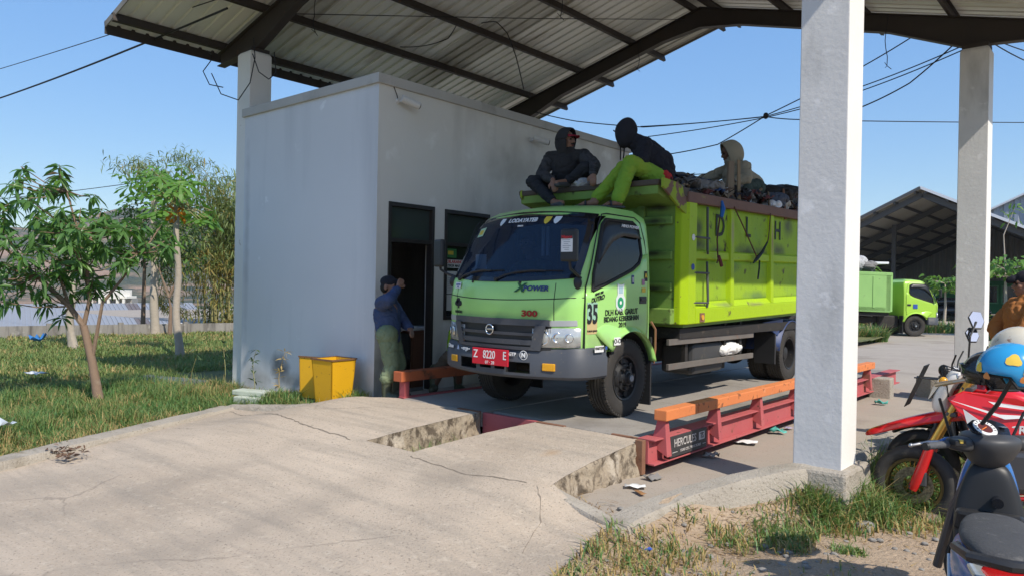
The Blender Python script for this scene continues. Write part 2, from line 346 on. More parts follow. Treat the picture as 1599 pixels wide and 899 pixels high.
rough_wall('ramp_side', lambda t: (PITL(PITY)+t*(PITR(PITY)-PITL(PITY)), PITY+.12, -.08), lambda t: (PITL(PITY)+t*(PITR(PITY)-PITL(PITY)), PITY, road_h(-4.9, PITY)-.002), 16, 8, MASON, nrm=(0, 1, 0))
y2 = lambda t: 4.10+(5.42-4.10)*t
rough_wall('ramp_side', lambda t: (-3.15, y2(t), .04), lambda t: (-3.192, y2(t), road_h(-3.192, y2(t))-.003), 50, 12, MASON, amp=.035)
o = MB().grid([[(x, y, -.06+.03*fbm(x, y, 3)) for x in np.linspace(-5.4, -4.2, 14)] for y in np.linspace(4.0, 5.6, 14)]).build('pit_floor', DIRT, smooth='all'); tag(o, kind='structure')
def crack(pts, w_, seed):
    q = random.Random(seed); P = [V_ for V_ in pts]; D = []
    for (a, c), (e, f) in zip(P, P[1:]):
        n = max(3, int(math.hypot(e-a, f-c)/.05)); D += [(a+(e-a)*i/n, c+(f-c)*i/n) for i in range(n)]
    rows = []
    for i, (x, y) in enumerate(D):
        y += .035*mnoise.noise(Vector((x*3, y*3, seed)))+.012*q.uniform(-1, 1); w2 = w_*q.uniform(.25, 1.2); rows.append([(x+.0, y-w2, road_h(x, y-w2)+.003), (x, y+w2, road_h(x, y+w2)+.003)])
    tag(MB().grid(rows).build('road_crack', mat('crack_dirt', (.19, .155, .12), .95, c2=(.28, .235, .185), vs=14)), kind='structure')
crack([(-8.25, 4.50), (-7.4, 4.38), (-6.4, 4.20), (-5.35, 4.10)], .010, 1); crack([(-4.55, 4.05), (-3.9, 4.0), (-3.3, 4.10)], .008, 2); crack([(-7.3, 2.05), (-7.75, 3.0), (-8.2, 4.1)], .008, 3); crack([(-3.25, 4.08), (-2.95, 3.75), (-2.75, 3.3)], .006, 4)
# --- yard slab beyond the scale and along its right side
KERB = [(4.10, -2.60, .085), (4.35, -2.60, .11), (4.6, -2.55, .14), (4.85, -2.45, .19), (5.2, -2.26, .25), (5.5, -2.07, .29), (5.72, -1.95, .30), (6.0, -1.87, .30), (7.0, -1.82, .30), (8.3, -1.74, .28), (8.6, -1.72, .24)]
kx = lambda y: lerp([(a, b_) for a, b_, c in KERB], y)
rows = []
for y in np.linspace(4.12, 27.5, 90):
    Q = kx(y)+.1 if y < 8.6 else min(14, -1.62+(y-8.6)*5)
    rows.append([(x, y, .075+.008*fbm(x, y, 1.3)) for x in [-3.35+(Q+3.35)*i/30 for i in range(31)]])
o = MB().grid(rows).build('yard', SLABC, smooth='all'); tag(o, kind='structure')
rows = [[(x, y, .07+.01*fbm(x, y, .7)) for x in np.linspace(-40, 14, 60)] for y in np.linspace(12.9, 27.6, 24)]
o = MB().grid([[(x, y, z-.015) for x, y, z in r_] for r_ in rows]).build('yard', SLABC, smooth='all'); tag(o, kind='structure')
o = MB().span((-7.03, 5.75, 0), (-6.3, 13, .27)).build('walkway', SLABC, bevel=.01); tag(o, kind='structure')
# --- dirt patch on the right
def dirt_h(x, y):
    h = -.05+.05*fbm(x, y, .8)+.018*fbm(x, y, 3.5)-.03*sm((x+2.2)/2)
    if y < 5.0:
        q = lerp(ROAD_R, min(y, 4.1)); t = sm((x-q)/.45); h = (road_h(q-.01, min(y, 4.1))-.006)*(1-t)+h*t
    if y > 4.3: h += .16*sm((.55-(x-kx(min(y, 8.6))))/.5)*sm((y-4.3)/.5)
    return h
rows = []
for y in np.linspace(-6, 9.4, 110):
    L = lerp(ROAD_R, y)-.12 if y < 4.1 else kx(min(y, 8.6))+.02
    rows.append([(x, y, dirt_h(x, y)) for x in [L+(6-L)*(i/70)**1.5 for i in range(71)]])
o = MB().grid(rows).build('dirt', DIRT, smooth='all'); tag(o, kind='structure')
# --- kerbs
def kerb(name, pts, w, depth, mats):
    """pts (x, y, z top); swept box with worn top edges, cut into blocks by small gaps"""
    P = [Vector(p) for p in pts]; rows = []
    dense = []
    for a, c in zip(P, P[1:]):
        n = max(2, int((c-a).length/.12)); dense += [a.lerp(c, i/n) for i in range(n)]
    dense.append(P[-1])
    for i, p in enumerate(dense):
        d = (dense[min(i+1, len(dense)-1)]-dense[max(i-1, 0)]); d.z = 0; d.normalize(); n = Vector((d.y, -d.x, 0))
        e = .012*fbm(p.x, p.y, 4); q = []
        for s_, dz in ((-.5, -depth), (-.52, -.03), (-.42, 0), (0, .006), (.42, 0), (.52, -.035), (.56, -depth)):
            q.append(p+n*(s_*w+e*.8)+Vector((0, 0, dz+.008*fbm(p.x+s_*3, p.y, 5))))
        rows.append(q)
    b = MB().grid(rows); b.f += [tuple(range(7)), tuple(range((len(rows)-1)*7, len(rows)*7))[::-1]]; b.m += [0, 0]
    o = b.build(name, mats, smooth=True); tag(o, kind='structure'); return o
kerb('kerb', [(b_, a, c) for a, b_, c in KERB], .21, .45, KERBC)
tag(MB().hexa([(-2.02, 5.56, -.15), (-1.60, 5.60, -.15), (-1.58, 6.22, -.15), (-2.0, 6.22, -.15), (-1.99, 5.60, .303), (-1.63, 5.63, .303), (-1.62, 6.2, .303), (-1.98, 6.2, .303)]).build('column_footing', KERBC, bevel=.025), kind='structure')
kerb('kerb', [(-4.2, -6, .05), (-5.8, -1.9, .06), (-7.38, 1.94, .07), (-8.50, 4.62, .09)], .26, .3, KERBC)
kerb('kerb', [(-8.52, 4.66, .10), (-7.75, 4.90, .16), (-6.95, 5.22, .26), (-6.42, 5.46, .33)], .16, .35, KERBC)
kerb('road_lip', [(-3.22, 4.16, .20), (-3.0, 4.17, .14), (-2.75, 4.14, .10), (-2.52, 4.08, .07)], .13, .2, KERBC)

# ================================================================== WEIGHBRIDGE
PINK = mat('faded_pink_paint', (.40, .075, .085), .75, c2=(.47, .13, .125), vs=3, va=.8, c3=(.25, .10, .07), v3=5, t3=(.58, .72), c5=(.12, .05, .035), v5=20, t5=(.66, .74), bump=.1, bs=30)
ORNG = mat('orange_rail_paint', (.72, .225, .07), .7, c2=(.60, .19, .065), vs=3, va=.7, c3=(.86, .40, .2), v3=5, t3=(.62, .72), c5=(.25, .09, .035), v5=14, t5=(.60, .70))
RUST = mat('rusty_steel', (.18, .085, .05), .85, c2=(.26, .13, .075), vs=7, va=.7, bump=.3, bs=40, c3=(.1, .05, .032), v3=12)
PLAT = mat('scale_deck_concrete', (.27, .245, .215), .9, c2=(.34, .31, .275), vs=1.4, va=.7, c4=(.17, .15, .13), v4=.9, t4=(.5, .75), bump=.35, bs=50, c5=(.15, .13, .11), v5=50, t5=(.63, .72))
wb = thing('weighbridge', 'long truck scale with faded pink girders and orange guard rails under the truck', 'weighbridge', (-4.7, 9, 0))
for i in range(4):
    y0, y1 = 5.45+i*1.95, 5.45+(i+1)*1.95-.014
    for x0, x1 in ((-6.25, -5.06), (-4.32, -3.2)):
        MB().span((x0, y0, .20), (x1, y1, .35)).build('deck_slab', PLAT, wb, bevel=.008)
MB().span((-5.056, 5.62, .16), (-4.324, 13.2, .338)).build('deck_panel', PLAT, wb)
MB().span((-5.055, 5.46, .0), (-4.325, 5.5, .345)).build('end_plate', PINK, wb, bevel=.004)
b = MB().span((-3.195, 5.36, .17), (-3.10, 13.25, .365)).span((-3.2, 5.36, .366), (-3.04, 13.25, .378)).span((-3.098, 5.36, .165), (-3.04, 13.25, .18))
b.build('girder', PINK, wb, bevel=.003)
MB().span((-6.34, 5.46, .1), (-6.255, 13.25, .36)).build('girder', PINK, wb)
for y in (5.54, 6.52, 7.52, 8.6, 9.7, 10.8, 11.5):
    MB().hexa([(-3.16, y-.04, .30), (-3.0, y-.04, .22), (-3.0, y+.04, .22), (-3.16, y+.04, .30), (-3.105, y-.03, .52), (-3.03, y-.03, .52), (-3.03, y+.03, .52), (-3.105, y+.03, .52)]).build('rail_post', PINK, wb, bevel=.004)
for y in (5.52, 6.9, 8.4, 10, 11.5):
    MB().span((-6.36, y-.035, .2), (-6.27, y+.035, .53)).build('rail_post', PINK, wb, bevel=.004)
for y0, y1 in ((5.47, 6.04), (6.045, 8.74), (8.745, 11.62)):
    MB().span((-3.115, y0, .522), (-2.995, y1, .612)).build('guard_rail', ORNG, wb, bevel=.008)
MB().span((-6.39, 5.42, .532), (-6.25, 11.6, .645)).build('guard_rail', mat('old_orange_rail', (.50, .13, .045), .7, c2=(.34, .09, .04), vs=3, va=.7, c3=(.1, .05, .03), v3=6, t3=(.56, .68)), wb, bevel=.008)
MB().span((-3.5, 5.415, .315), (-3.19, 5.445, .362)).span((-3.19, 5.30, .09), (-3.12, 5.355, .37)).build('edge_angle', RUST, wb, bevel=.003)
MB().span((-5.36, 5.40, .28), (-5.06, 5.444, .36)).build('edge_angle', RUST, wb, bevel=.003)
MB().span((-4.32, 5.40, .315), (-4.0, 5.444, .358)).build('edge_angle', RUST, wb, bevel=.003)
SIGNG = mat('sign_grey', (.035, .034, .034), .6, c2=(.055, .05, .05), vs=6); SIGNT = mat('sign_lettering', (.52, .48, .45), .7)
sp = MB().span((-3.037, 5.60, .195), (-3.025, 6.27, .372)).build('sign_panel', SIGNG, wb, bevel=.002)
text('HERCULES', 'lettering', SIGNT, (-3.0235, 5.86, .307), (0, 1, 0), (0, 0, 1), .098, sp, sx=.88)
MB().span((-3.0245, 6.115, .275), (-3.023, 6.225, .345)).build('logo_block', SIGNT, sp)
text('TS', 'lettering', SIGNG, (-3.022, 6.17, .309), (0, 1, 0), (0, 0, 1), .07, sp, sx=.9, bold=.001)
text('LOAD CELL TRUCK SCALE', 'lettering', SIGNT, (-3.0235, 5.96, .235), (0, 1, 0), (0, 0, 1), .032, sp)
for ya, yb in ((5.63, 5.72), (6.19, 6.25)): MB().span((-3.0245, ya, .2315), (-3.0235, yb, .2365)).build('stripe', SIGNT, sp)
# concrete block at the far end of the scale
for x, y in ((-2.98, 11.9), (-2.5, 12.6)):
    o = MB().box((x, y, .19), (.3, .3, .36), .1).build('concrete_block', KERBC, bevel=.02)
    tag(o, 'low weathered concrete block at the far end of the orange guard rail' if x < -2.9 else 'low concrete block behind the nearest block past the guard rail', 'concrete block', 'concrete blocks past the guard rail')

# ================================================================== GUARD HOUSE
gh = thing('guard_house', 'grey white flat topped weighing office under the canopy beside the truck', 'building', (-8.5, 8.5, 0))
XR, YF = -7.03, 5.66; T = .15; GT = 4.14
DY = (5.84, 6.60, .27, 2.62); WY = (6.79, 7.66, 1.16, 2.61)
b = MB()
b.span((XR-T, YF+.001, 0), (XR, DY[0], GT)).span((XR-T, DY[1], 0), (XR, WY[0], GT)).span((XR-T, WY[1], 0), (XR, 11.3, GT))
b.span((XR-T, DY[0], DY[3]), (XR, DY[1], GT)).span((XR-T, WY[0], WY[3]), (XR, WY[1], GT)).span((XR-T, WY[0], 0), (XR, WY[1], WY[2]))
b.build('wall', WALL, gh)
MB().span((-10.1, YF, 0), (XR-.001, YF+T, GT-.002)).build('wall', WALLF, gh)
MB().span((-10.1, YF+T, 0), (-9.95, 11.3, GT)).span((-9.95, 11.15, 0), (XR-T, 11.3, GT)).build('wall', WALL, gh)
MB().span((-9.95, YF+T, 3.7), (XR-T, 11.15, 3.85)).build('roof', WALL, gh)
MB().span((-9.95, YF+T, 0), (XR-T, 11.15, .28)).build('floor', mat('office_floor', (.2, .19, .18), .6), gh)
b = MB().span((-10.14, YF-.035, GT-.12), (XR+.035, YF+.17, GT)).span((XR-.17, YF+.171, GT-.12), (XR+.035, 11.335, GT-.001)).span((-10.14, YF+.171, GT-.12), (-9.93, 11.335, GT-.001))
b.build('parapet_band', mat('parapet_paint', (.50, .485, .45), .85, c2=(.42, .4, .37), vs=2, va=.7, c4=(.3, .285, .26), v4=1.6, t4=(.55, .72)), gh, bevel=.006)
FRAME = mat('dark_frame_wood', (.02, .016, .014), .5, c2=(.032, .026, .022), vs=5)
DGL = mat('dark_office_glass', (.012, .016, .016), .06, spec=.6, c2=(.02, .026, .026), vs=3)
f = MB()
for y0, y1, z0, z1 in (DY, WY):
    f.span((XR-.09, y0, z0), (XR+.018, y0+.045, z1)).span((XR-.09, y1-.045, z0), (XR+.018, y1, z1)).span((XR-.09, y0+.045, z1-.05), (XR+.018, y1-.045, z1)).span((XR-.09, y0+.045, 2.13), (XR+.014, y1-.045, 2.18))
    if z0 > 1: f.span((XR-.09, y0+.045, z0), (XR+.022, y1-.045, z0+.05))
dfr = MB(); 
def opening(name, q):
    y0, y1, z0, z1 = q; m_ = MB()
    m_.span((XR-.09, y0, z0), (XR+.018, y0+.045, z1)).span((XR-.09, y1-.045, z0), (XR+.018, y1, z1)).span((XR-.09, y0+.045, z1-.05), (XR+.018, y1-.045, z1)).span((XR-.09, y0+.045, 2.13), (XR+.014, y1-.045, 2.18))
    if z0 > 1: m_.span((XR-.09, y0+.045, z0), (XR+.022, y1-.045, z0+.05))
    fr = m_.build(name, FRAME, gh, bevel=.003)
    MB().span((XR-.05, y0+.045, 2.18), (XR-.042, y1-.045, z1-.05)).build('transom_pane', mat('transom_glass', (.045, .06, .055), .08, spec=.7), fr)
    return fr
df = opening('door_frame', DY)
dl = MB().box((XR-.52, DY[0]+.07, 1.2), (.72, .035, 1.84)).build('door', mat('brown_door', (.04, .025, .016), .5), gh, bevel=.004)
wf = opening('window', WY)
MB().span((XR-.05, WY[0]+.045, WY[2]+.05), (XR-.042, WY[1]-.045, 2.13)).build('pane', DGL, wf)
PAPER = mat('white_paper', (.72, .72, .70), .8); REDP = mat('red_print', (.55, .03, .035), .6); BLKP = mat('black_print', (.015, .015, .018), .6); GRNP = mat('green_print', (.05, .22, .06), .6); YELP = mat('yellow_print', (.7, .5, .05), .6); BLUP = mat('blue_print', (.03, .08, .33), .55)
xg = XR-.041
st = MB().span((xg, 6.87, 1.98), (xg+.002, 7.06, 2.10)).build('sticker', GRNP, wf); MB().span((xg+.003, 6.9, 2.02), (xg+.004, 7.0, 2.07)).build('print', YELP, st)
st = MB().span((xg, 6.84, 1.845), (xg+.002, 7.22, 1.955)).build('sticker', PAPER, wf)
text('DILARANG', 'lettering', REDP, (xg+.004, 7.03, 1.925), (0, 1, 0), (0, 0, 1), .062, st, bold=.0015)
text('STIKER MASUK', 'lettering', BLKP, (xg+.004, 7.03, 1.872), (0, 1, 0), (0, 0, 1), .048, st, bold=.001)
nt = MB().span((xg, 6.88, 1.50), (xg+.002, 7.08, 1.80)).build('notice_sheet', PAPER, wf); MB().span((xg, 6.885, 1.28), (xg+.0015, 7.07, 1.49)).build('notice_sheet', PAPER, wf)
b = MB()
for k in range(9): b.span((xg+.003, 6.90, 1.76-k*.027), (xg+.0035, 6.90+.12+.04*((k*7) % 3)/2, 1.764-k*.027))
b.build('print', mat('grey_print', (.3, .3, .32), .8), nt)
# desk inside the door, papers on it
dk = thing('office_desk', 'brown wooden desk just inside the dark office doorway', 'desk', (-7.45, 6.9, .28))
WOODB = mat('brown_veneer', (.14, .06, .03), .5, c2=(.09, .04, .022), vs=2, stretch=(1, 6, 1))
MB().span((-7.95, 6.40, .98), (-7.20, 7.6, 1.02)).build('desk_top', WOODB, dk, bevel=.004); MB().span((-7.25, 6.43, .28), (-7.22, 7.55, .979)).build('front_panel', WOODB, dk)
for i, (x, y, r_) in enumerate(((-7.35, 6.5, .3), (-7.42, 6.72, -.2), (-7.5, 6.52, .1))):
    o = MB().box((x, y, 1.035+.0*i), (.21, .297, .03+.02*i), r_).build('paper_stack', PAPER); tag(o, ['thin', 'taller', 'tallest'][i]+' stack of white papers on the office desk', 'papers', 'papers on the office desk')
def cctv(loc, yaw, label):
    t = thing('security_camera', label, 'security camera', loc, yaw, 'security cameras on the office wall', local=True)
    W_ = mat('white_plastic', (.62, .6, .56), .5)
    MB().cyl((0, 0, .0), (.03, 0, 0), .035, .03, 12).build('mount', W_, t, smooth=True)
    MB().tube([(.03, 0, 0), (.07, .02, -.01), (.09, .05, -.01)], .011).build('bracket', W_, t)
    bd = MB().cyl((.085, .0, .02), (.15, .22, -.04), .045, .045, 16).build('camera_body', W_, t, smooth=True)
    MB().cyl((.1495, .219, -.040), (.152, .229, -.042), .038, .038, 14).build('lens', DGL, bd)
cctv((XR, 5.95, 3.86), 0, 'small white security camera near the front corner of the office wall')
cctv((XR, 8.55, 3.80), R(-25), 'small white security camera farther back on the office wall above the truck')
b = MB().tube([(XR+.02, 5.9, 4.12), (XR+.012, 5.88, 4.02), (XR+.03, 5.91, 3.93), (XR+.02, 5.94, 3.88)], .006, 5)
tag(b.build('camera_cable', WIRE), 'short black cable dropping to the front wall camera', 'cable')

# ================================================================== CANOPY
RX, RZ, SL = -6.08, 6.75, .265; ZS = lambda x: RZ-SL*abs(x-RX)
Y0, Y1, EX = 4.27, 13.3, 5.47
cp = thing('weighbridge_canopy', 'large open gable roof of ribbed metal sheets on tall white columns over the scale', 'canopy', (RX, 8.8, 0))
NS = 11; sw = (Y1-Y0)/NS
for side in (-1, 1):
    for k in range(NS):
        ya = Y0+k*sw; prof = []
        for j in range(4):
            u = ya+j*sw/4; q = sw/4
            prof += [(u, 0), (u+q*.62, 0), (u+q*.70, .026), (u+q*.88, .026), (u+q*.96, 0)]
        prof.append((ya+sw+.02, .004))
        dz = .004*(k % 2); rows = []
        for s_ in (0, .25, .5, .75, 1):
            x = RX+side*EX*s_; rows.append([(x, y, ZS(x)+h+dz+.004*fbm(x, y, .8)) for y, h in prof])
        MB().grid(rows).build('roof_sheet', SHEETU2 if (k*5+side*2) % 4 == 0 else SHEETU, cp, solid=.002)
MB().hexa([(RX-.25, Y0-.02, ZS(RX-.25)+.035), (RX+.25, Y0-.02, ZS(RX+.25)+.035), (RX+.25, Y1+.02, ZS(RX+.25)+.035), (RX-.25, Y1+.02, ZS(RX-.25)+.035), (RX-.02, Y0-.02, RZ+.06), (RX+.02, Y0-.02, RZ+.06), (RX+.02, Y1+.02, RZ+.06), (RX-.02, Y1+.02, RZ+.06)]).build('ridge_cap', SHEETU, cp)
for side in (-1, 1):
    for i, d in enumerate((.16, 1.44, 2.66, 3.88, 5.1)):
        x = RX+side*d; z = ZS(x)-.006
        if i == 4: z = ZS(x)-.006
        m_ = Matrix.Rotation(side*math.atan(SL), 3, 'Y')
        b = MB(); yc, ln = (Y0+Y1)/2, (Y1-Y0)+.12
        for cx_, cz_, w_, h_ in ((0, -.062, .006, .118), (.025, -.004, .05, .006), (.025, -.122, .05, .006), (.047, -.112, .006, .016)):
            b.box(Vector((x, yc, z))+m_@Vector((side*cx_*1., 0, cz_)), (w_, ln, h_), rot=m_)
        b.build('purlin', STEEL, cp)
    x = RX+side*(EX-.02)     # eave fascia
    MB().box((x, (Y0+Y1)/2, ZS(x)-.045), (.012, Y1-Y0+.06, .19)).build('eave_fascia', STEEL, cp)
for i in range(2):           # barge trims on the sloping front and back edges
    yq = (Y0-.02, Y1+.02)[i]
    for side in (-1, 1):
        xa, xb = RX+side*.26, RX+side*EX
        MB().bar((xa, yq, ZS(xa)+.0), (xb, yq, ZS(xb)+.0), .015, .085).build('barge_trim', mat('weathered_trim', (.30, .27, .22), .7, c2=(.2, .17, .14), vs=3), cp)
CX = (-10.28, -1.87); FYS = (5.90, 12.08)
for fy in FYS:
    for side in (-1, 1):
        top = lambda x: ZS(x)-.14
        x_out = RX+side*5.22; xc = CX[0] if side < 0 else CX[1]
        pr = [(RX, top(RX), .36), (RX+side*.75, top(RX+side*.75), .27), (xc-side*1.15, top(xc-side*1.15), .28), (xc-side*.12, top(xc-side*.12), .44), (xc+side*.18, top(xc+side*.18), .36), (x_out, top(x_out), .2)]
        b = MB()
        for (xa, za, da), (xb, zb, db) in zip(pr, pr[1:]):
            for w0, a0, a1, b0, b1 in ((.012, 0, da, 0, db), (.13, 0, .014, 0, .014), (.13, da-.014, da, db-.014, db)):
                q = lambda x, z, t0, t1: [(x, fy-w0/2, z-t1), (x, fy+w0/2, z-t1), (x, fy+w0/2, z-t0), (x, fy-w0/2, z-t0)]
                b.hexa(q(xa, za, a0, a1)+q(xb, zb, b0, b1))
        b.build('rafter', STEEL, cp)
    for xc in CX:
        rt = ZS(xc)-.14-.42
        MB().span((xc-.16, fy-.15, rt-.03), (xc+.16, fy+.15, rt+.02)).build('base_plate', STEEL, cp)
        zb = -.1 if xc > -5 and fy < 7 else (.0 if xc < -5 else .06)
        colm = MB(); z1 = rt-.03; h = .178
        colm.mt(0)
        n = 16
        for i in range(n):      # slightly uneven render
            pass
        colm.hexa([(xc-h, fy-h, zb), (xc+h, fy-h, zb), (xc+h, fy+h, zb), (xc-h, fy+h, zb), (xc-h, fy-h, z1-.04), (xc+h, fy-h, z1-.04), (xc+h, fy+h, z1-.04), (xc-h, fy+h, z1-.04)])
        colm.hexa([(xc-h, fy-h, z1-.04), (xc+h, fy-h, z1-.04), (xc+h, fy+h, z1-.04), (xc-h, fy+h, z1-.04), (xc-h+.03, fy-h+.03, z1), (xc+h-.03, fy-h+.03, z1), (xc+h-.03, fy+h-.03, z1), (xc-h+.03, fy+h-.03, z1)])
        colm.m = [0, 0, 0, 1, 0, 0, 0, 0, 0, 1, 0, 0] if xc > -5 else [1]*12
        colm.build('column', [COLC, COLW], cp, bevel=.008, seg=2, flip=True)
# sag braces and hanging wire ends under the sheets
for i, (x, y, l) in enumerate(((-9.2, 6.2, .5), (-3.0, 11.9, .75), (-6.4, 8.4, 1.0), (-7.3, 12.0, .5))):
    z = ZS(x)-.2; p = [(x+.02*math.sin(k*1.3+i), y+.015*math.cos(k*2+i), z-l*k/6) for k in range(7)]
    b = MB().tube(p, .006, 5)
    for k in range(3): b.tube([p[-1], (p[-1][0]+.06*math.cos(k*2.2), p[-1][1]+.06*math.sin(k*2.2), p[-1][2]-.06+.05*k)], .005, 4)
    tag(b.build('hanging_wire', WIRE), ['frayed wire end dangling by the front left column', 'frayed wire knot dangling under the back beam', 'long thin wire dangling under the roof middle', 'short wire dangling from the back beam above the office'][i], 'wire', 'wire ends hanging from the canopy')
# ================================================================== TRUCK
CABG = mat('light_green_cab_paint', (.34, .66, .165), .32, c2=(.365, .68, .19), vs=1.2, va=.8, spec=.5, coat=.5, c4=(.31, .56, .16), v4=2.2, t4=(.58, .8))
BEDG = mat('lime_bed_paint', (.37, .53, .006), .5, spec=.25, c2=(.32, .48, .006), vs=2., va=.8, c4=(.21, .35, .03), v4=1.3, t4=(.6, .78), c3=(.09, .065, .03), v3=7, t3=(.65, .71), bump=.25, bs=9, bdist=.02, c5=(.16, .09, .04), v5=22, t5=(.70, .76))
BEDP = mat('faded_bed_panel', (.31, .46, .015), .6, spec=.2, c2=(.25, .41, .03), vs=1.4, va=.8, c4=(.17, .31, .05), v4=.9, t4=(.55, .75), c3=(.075, .06, .03), v3=5, t3=(.60, .69), bump=.35, bs=6, bdist=.03, c5=(.17, .085, .035), v5=16, t5=(.69, .75))
BEDF = mat('dull_green_bed_front', (.22, .34, .06), .65, c2=(.17, .29, .07), vs=2, va=.8, c3=(.045, .035, .02), v3=5, t3=(.62, .70), c4=(.13, .2, .04), v4=1.5, t4=(.55, .75), bump=.3, bs=8, bdist=.02)
BEDR = mat('rusty_top_rail', (.15, .085, .065), .85, c2=(.20, .115, .085), vs=5, va=.8, c3=(.27, .33, .06), v3=5, t3=(.62, .72), bump=.3, bs=25)
GRYP = mat('grey_bumper_plastic', (.058, .064, .078), .5, c2=(.075, .08, .09), vs=2, c4=(.14, .125, .10), v4=2.0, t4=(.56, .78), c5=(.16, .14, .11), v5=30, t5=(.68, .76))
SILV = mat('silver_trim', (.45, .46, .46), .35, .3); CHRM = mat('chrome', (.75, .76, .78), .15, 1.)
INTR = mat('cab_interior', (.02, .021, .023), .7)
WSG = glassmat('tinted_reflect_windscreen', (.34, .46, .60), .55, .06, (.02, .04, .08)); DRG = glassmat('dark_door_glass', (.10, .11, .13), .34, .12)  # blue reflections on the windscreen put into its base colour
CHAS = mat('chassis_black', (.016, .015, .014), .7, c2=(.035, .03, .025), vs=4, va=.8, c3=(.07, .055, .04), v3=9, t3=(.6, .7))
TYRE = mat('dusty_tyre', (.026, .024, .022), .8, c2=(.05, .044, .037), vs=5, va=.8, c3=(.085, .07, .055), v3=10, t3=(.6, .74), bump=.2, bs=50)
RIMB = mat('dark_steel_rim', (.022, .023, .026), .45, .3, c2=(.04, .038, .036), vs=9, c3=(.09, .075, .06), v3=20, t3=(.6, .7))
CLRG = mat('headlamp_glass', (.62, .63, .60), .12, .35, c2=(.42, .44, .43), vs=14, va=.4, spec=.8, coat=.6)
AMB = mat('amber_lens', (.75, .38, .015), .2, c2=(.6, .27, .01), vs=20, coat=.5)
for y, z, w_, h_ in ((7.62, 2.12, .25, .12), (8.1, 2.06, .3, .10), (8.9, 2.09, .42, .14), (9.35, 2.10, .3, .11), (9.95, 2.16, .35, .12), (7.6, 2.3, .12, .16), (8.55, 1.9, .3, .10), (10.3, 2.5, .3, .2), (9.25, 1.55, .5, .10)):
    smudge(BEDP, (-3.8, y, z), (.5, w_, h_), (.075, .085, .05) if z > 2 else (.13, .22, .06), .85)
for y, z, w_, h_, c in ((7.72, 1.93, .25, .05, (.12, .06, .03)), (8.9, 1.95, .4, .05, (.12, .06, .03)), (9.9, 1.95, .3, .06, (.10, .06, .03)), (8.40, 2.3, .06, .35, (.32, .30, .12)), (9.63, 2.3, .06, .3, (.30, .2, .07)), (8.2, 1.45, .3, .04, (.2, .24, .08)), (9.1, 1.45, .3, .04, (.22, .2, .09))): smudge(BEDG, (-3.77, y, z), (.5, w_, h_), c, .85)
for y, z in ((7.18, 2.5), (7.15, 2.0), (7.15, 1.62), (7.15, 2.35)): smudge(BEDF, (-4.1, y, z), (.25, .5, .05), (.03, .025, .015), .9)
for c, r_, col in (((-4.7, 5.2, 1.33), (.9, .5, .06), (.22, .36, .13)), ((-3.9, 5.7, 1.1), (.4, .4, .14), (.27, .36, .15)), ((-5.3, 5.4, 1.6), (.2, .5, .05), (.25, .42, .14)), ((-3.88, 6.5, 1.3), (.5, .3, .12), (.25, .42, .15))): smudge(CABG, c, r_, col, .6)
tk = thing('garbage_truck', 'light green dump truck with lime rubbish bed and red number plate standing on the scale', 'truck', (-4.725, 8.5, .35))
XC, HW = -4.725, .845
TYF = [(.7, 5.49), (.98, 5.47), (1.25, 5.44), (1.48, 5.43), (1.66, 5.46), (1.74, 5.51), (2.0, 5.66), (2.25, 5.82), (2.33, 5.90), (2.40, 6.03), (2.445, 6.25)]
TW = [(.7, .845), (1.7, .845), (2.0, .828), (2.25, .795), (2.33, .775), (2.40, .715), (2.445, .5)]
def fy(x, z):
    """front surface of the cab"""
    w = lerp(TW, z); xx = abs(x-XC); rc = .15; k = min(xx, w-rc)/w
    y = lerp(TYF, z)-.20+.24*k*k
    if xx > w-rc: dx = min(xx-(w-rc), rc); y += .24*(2*k/w)*dx*.4 + rc-math.sqrt(max(0, rc*rc-dx*dx))
    return y
def sx(z): return XC+lerp(TW, z)
def fs(x, z, o=.004):   # point on the front surface moved out by o
    return (x, fy(x, z)-o, z+o*.3)
YR = 6.72
def outline(z):
    w = lerp(TW, z); yr = YR-.18*sm((z-2.3)/.145); P = []
    th = [-1+2*i/40 for i in range(41)]
    fr = [(XC+w*math.sin(t*math.pi/2)*(1-.0) if True else 0) for t in th]
    fr = [XC+w*(1-(1-abs(t))**1.9)*(1 if t > 0 else -1) for t in th]
    P += [(x, fy(x, z)) for x in fr]
    ye = fy(XC+w, z)
    P += [(XC+w, ye+(yr-.05-ye)*i/16) for i in range(1, 17)]+[(XC+w-.02, yr-.012), (XC+w-.06, yr)]
    P += [(XC+(w-.06)*(1-2*i/8), yr) for i in range(1, 8)]
    P += [(XC-w+.06, yr), (XC-w+.02, yr-.012)]+[(XC-w, yr-.05-(yr-.05-ye)*i/16) for i in range(0, 16)]
    return P
zl = [.98, 1.1, 1.25, 1.36, 1.48, 1.58, 1.66, 1.74, 1.85, 2.0, 2.12, 2.25, 2.33, 2.37, 2.40, 2.425, 2.445]
b = MB(); n = len(outline(1.)); V = [(x, y, z) for z in zl for x, y in outline(z)]
F = [(i*n+k, i*n+(k+1) % n, (i+1)*n+(k+1) % n, (i+1)*n+k) for i in range(len(zl)-1) for k in range(n)]
cxy = (XC, 6.35, 2.462); V.append(cxy); F += [((len(zl)-1)*n+k, (len(zl)-1)*n+(k+1) % n, len(V)-1) for k in range(n)]
F.append(tuple(range(n))[::-1]); b.add(V, F)
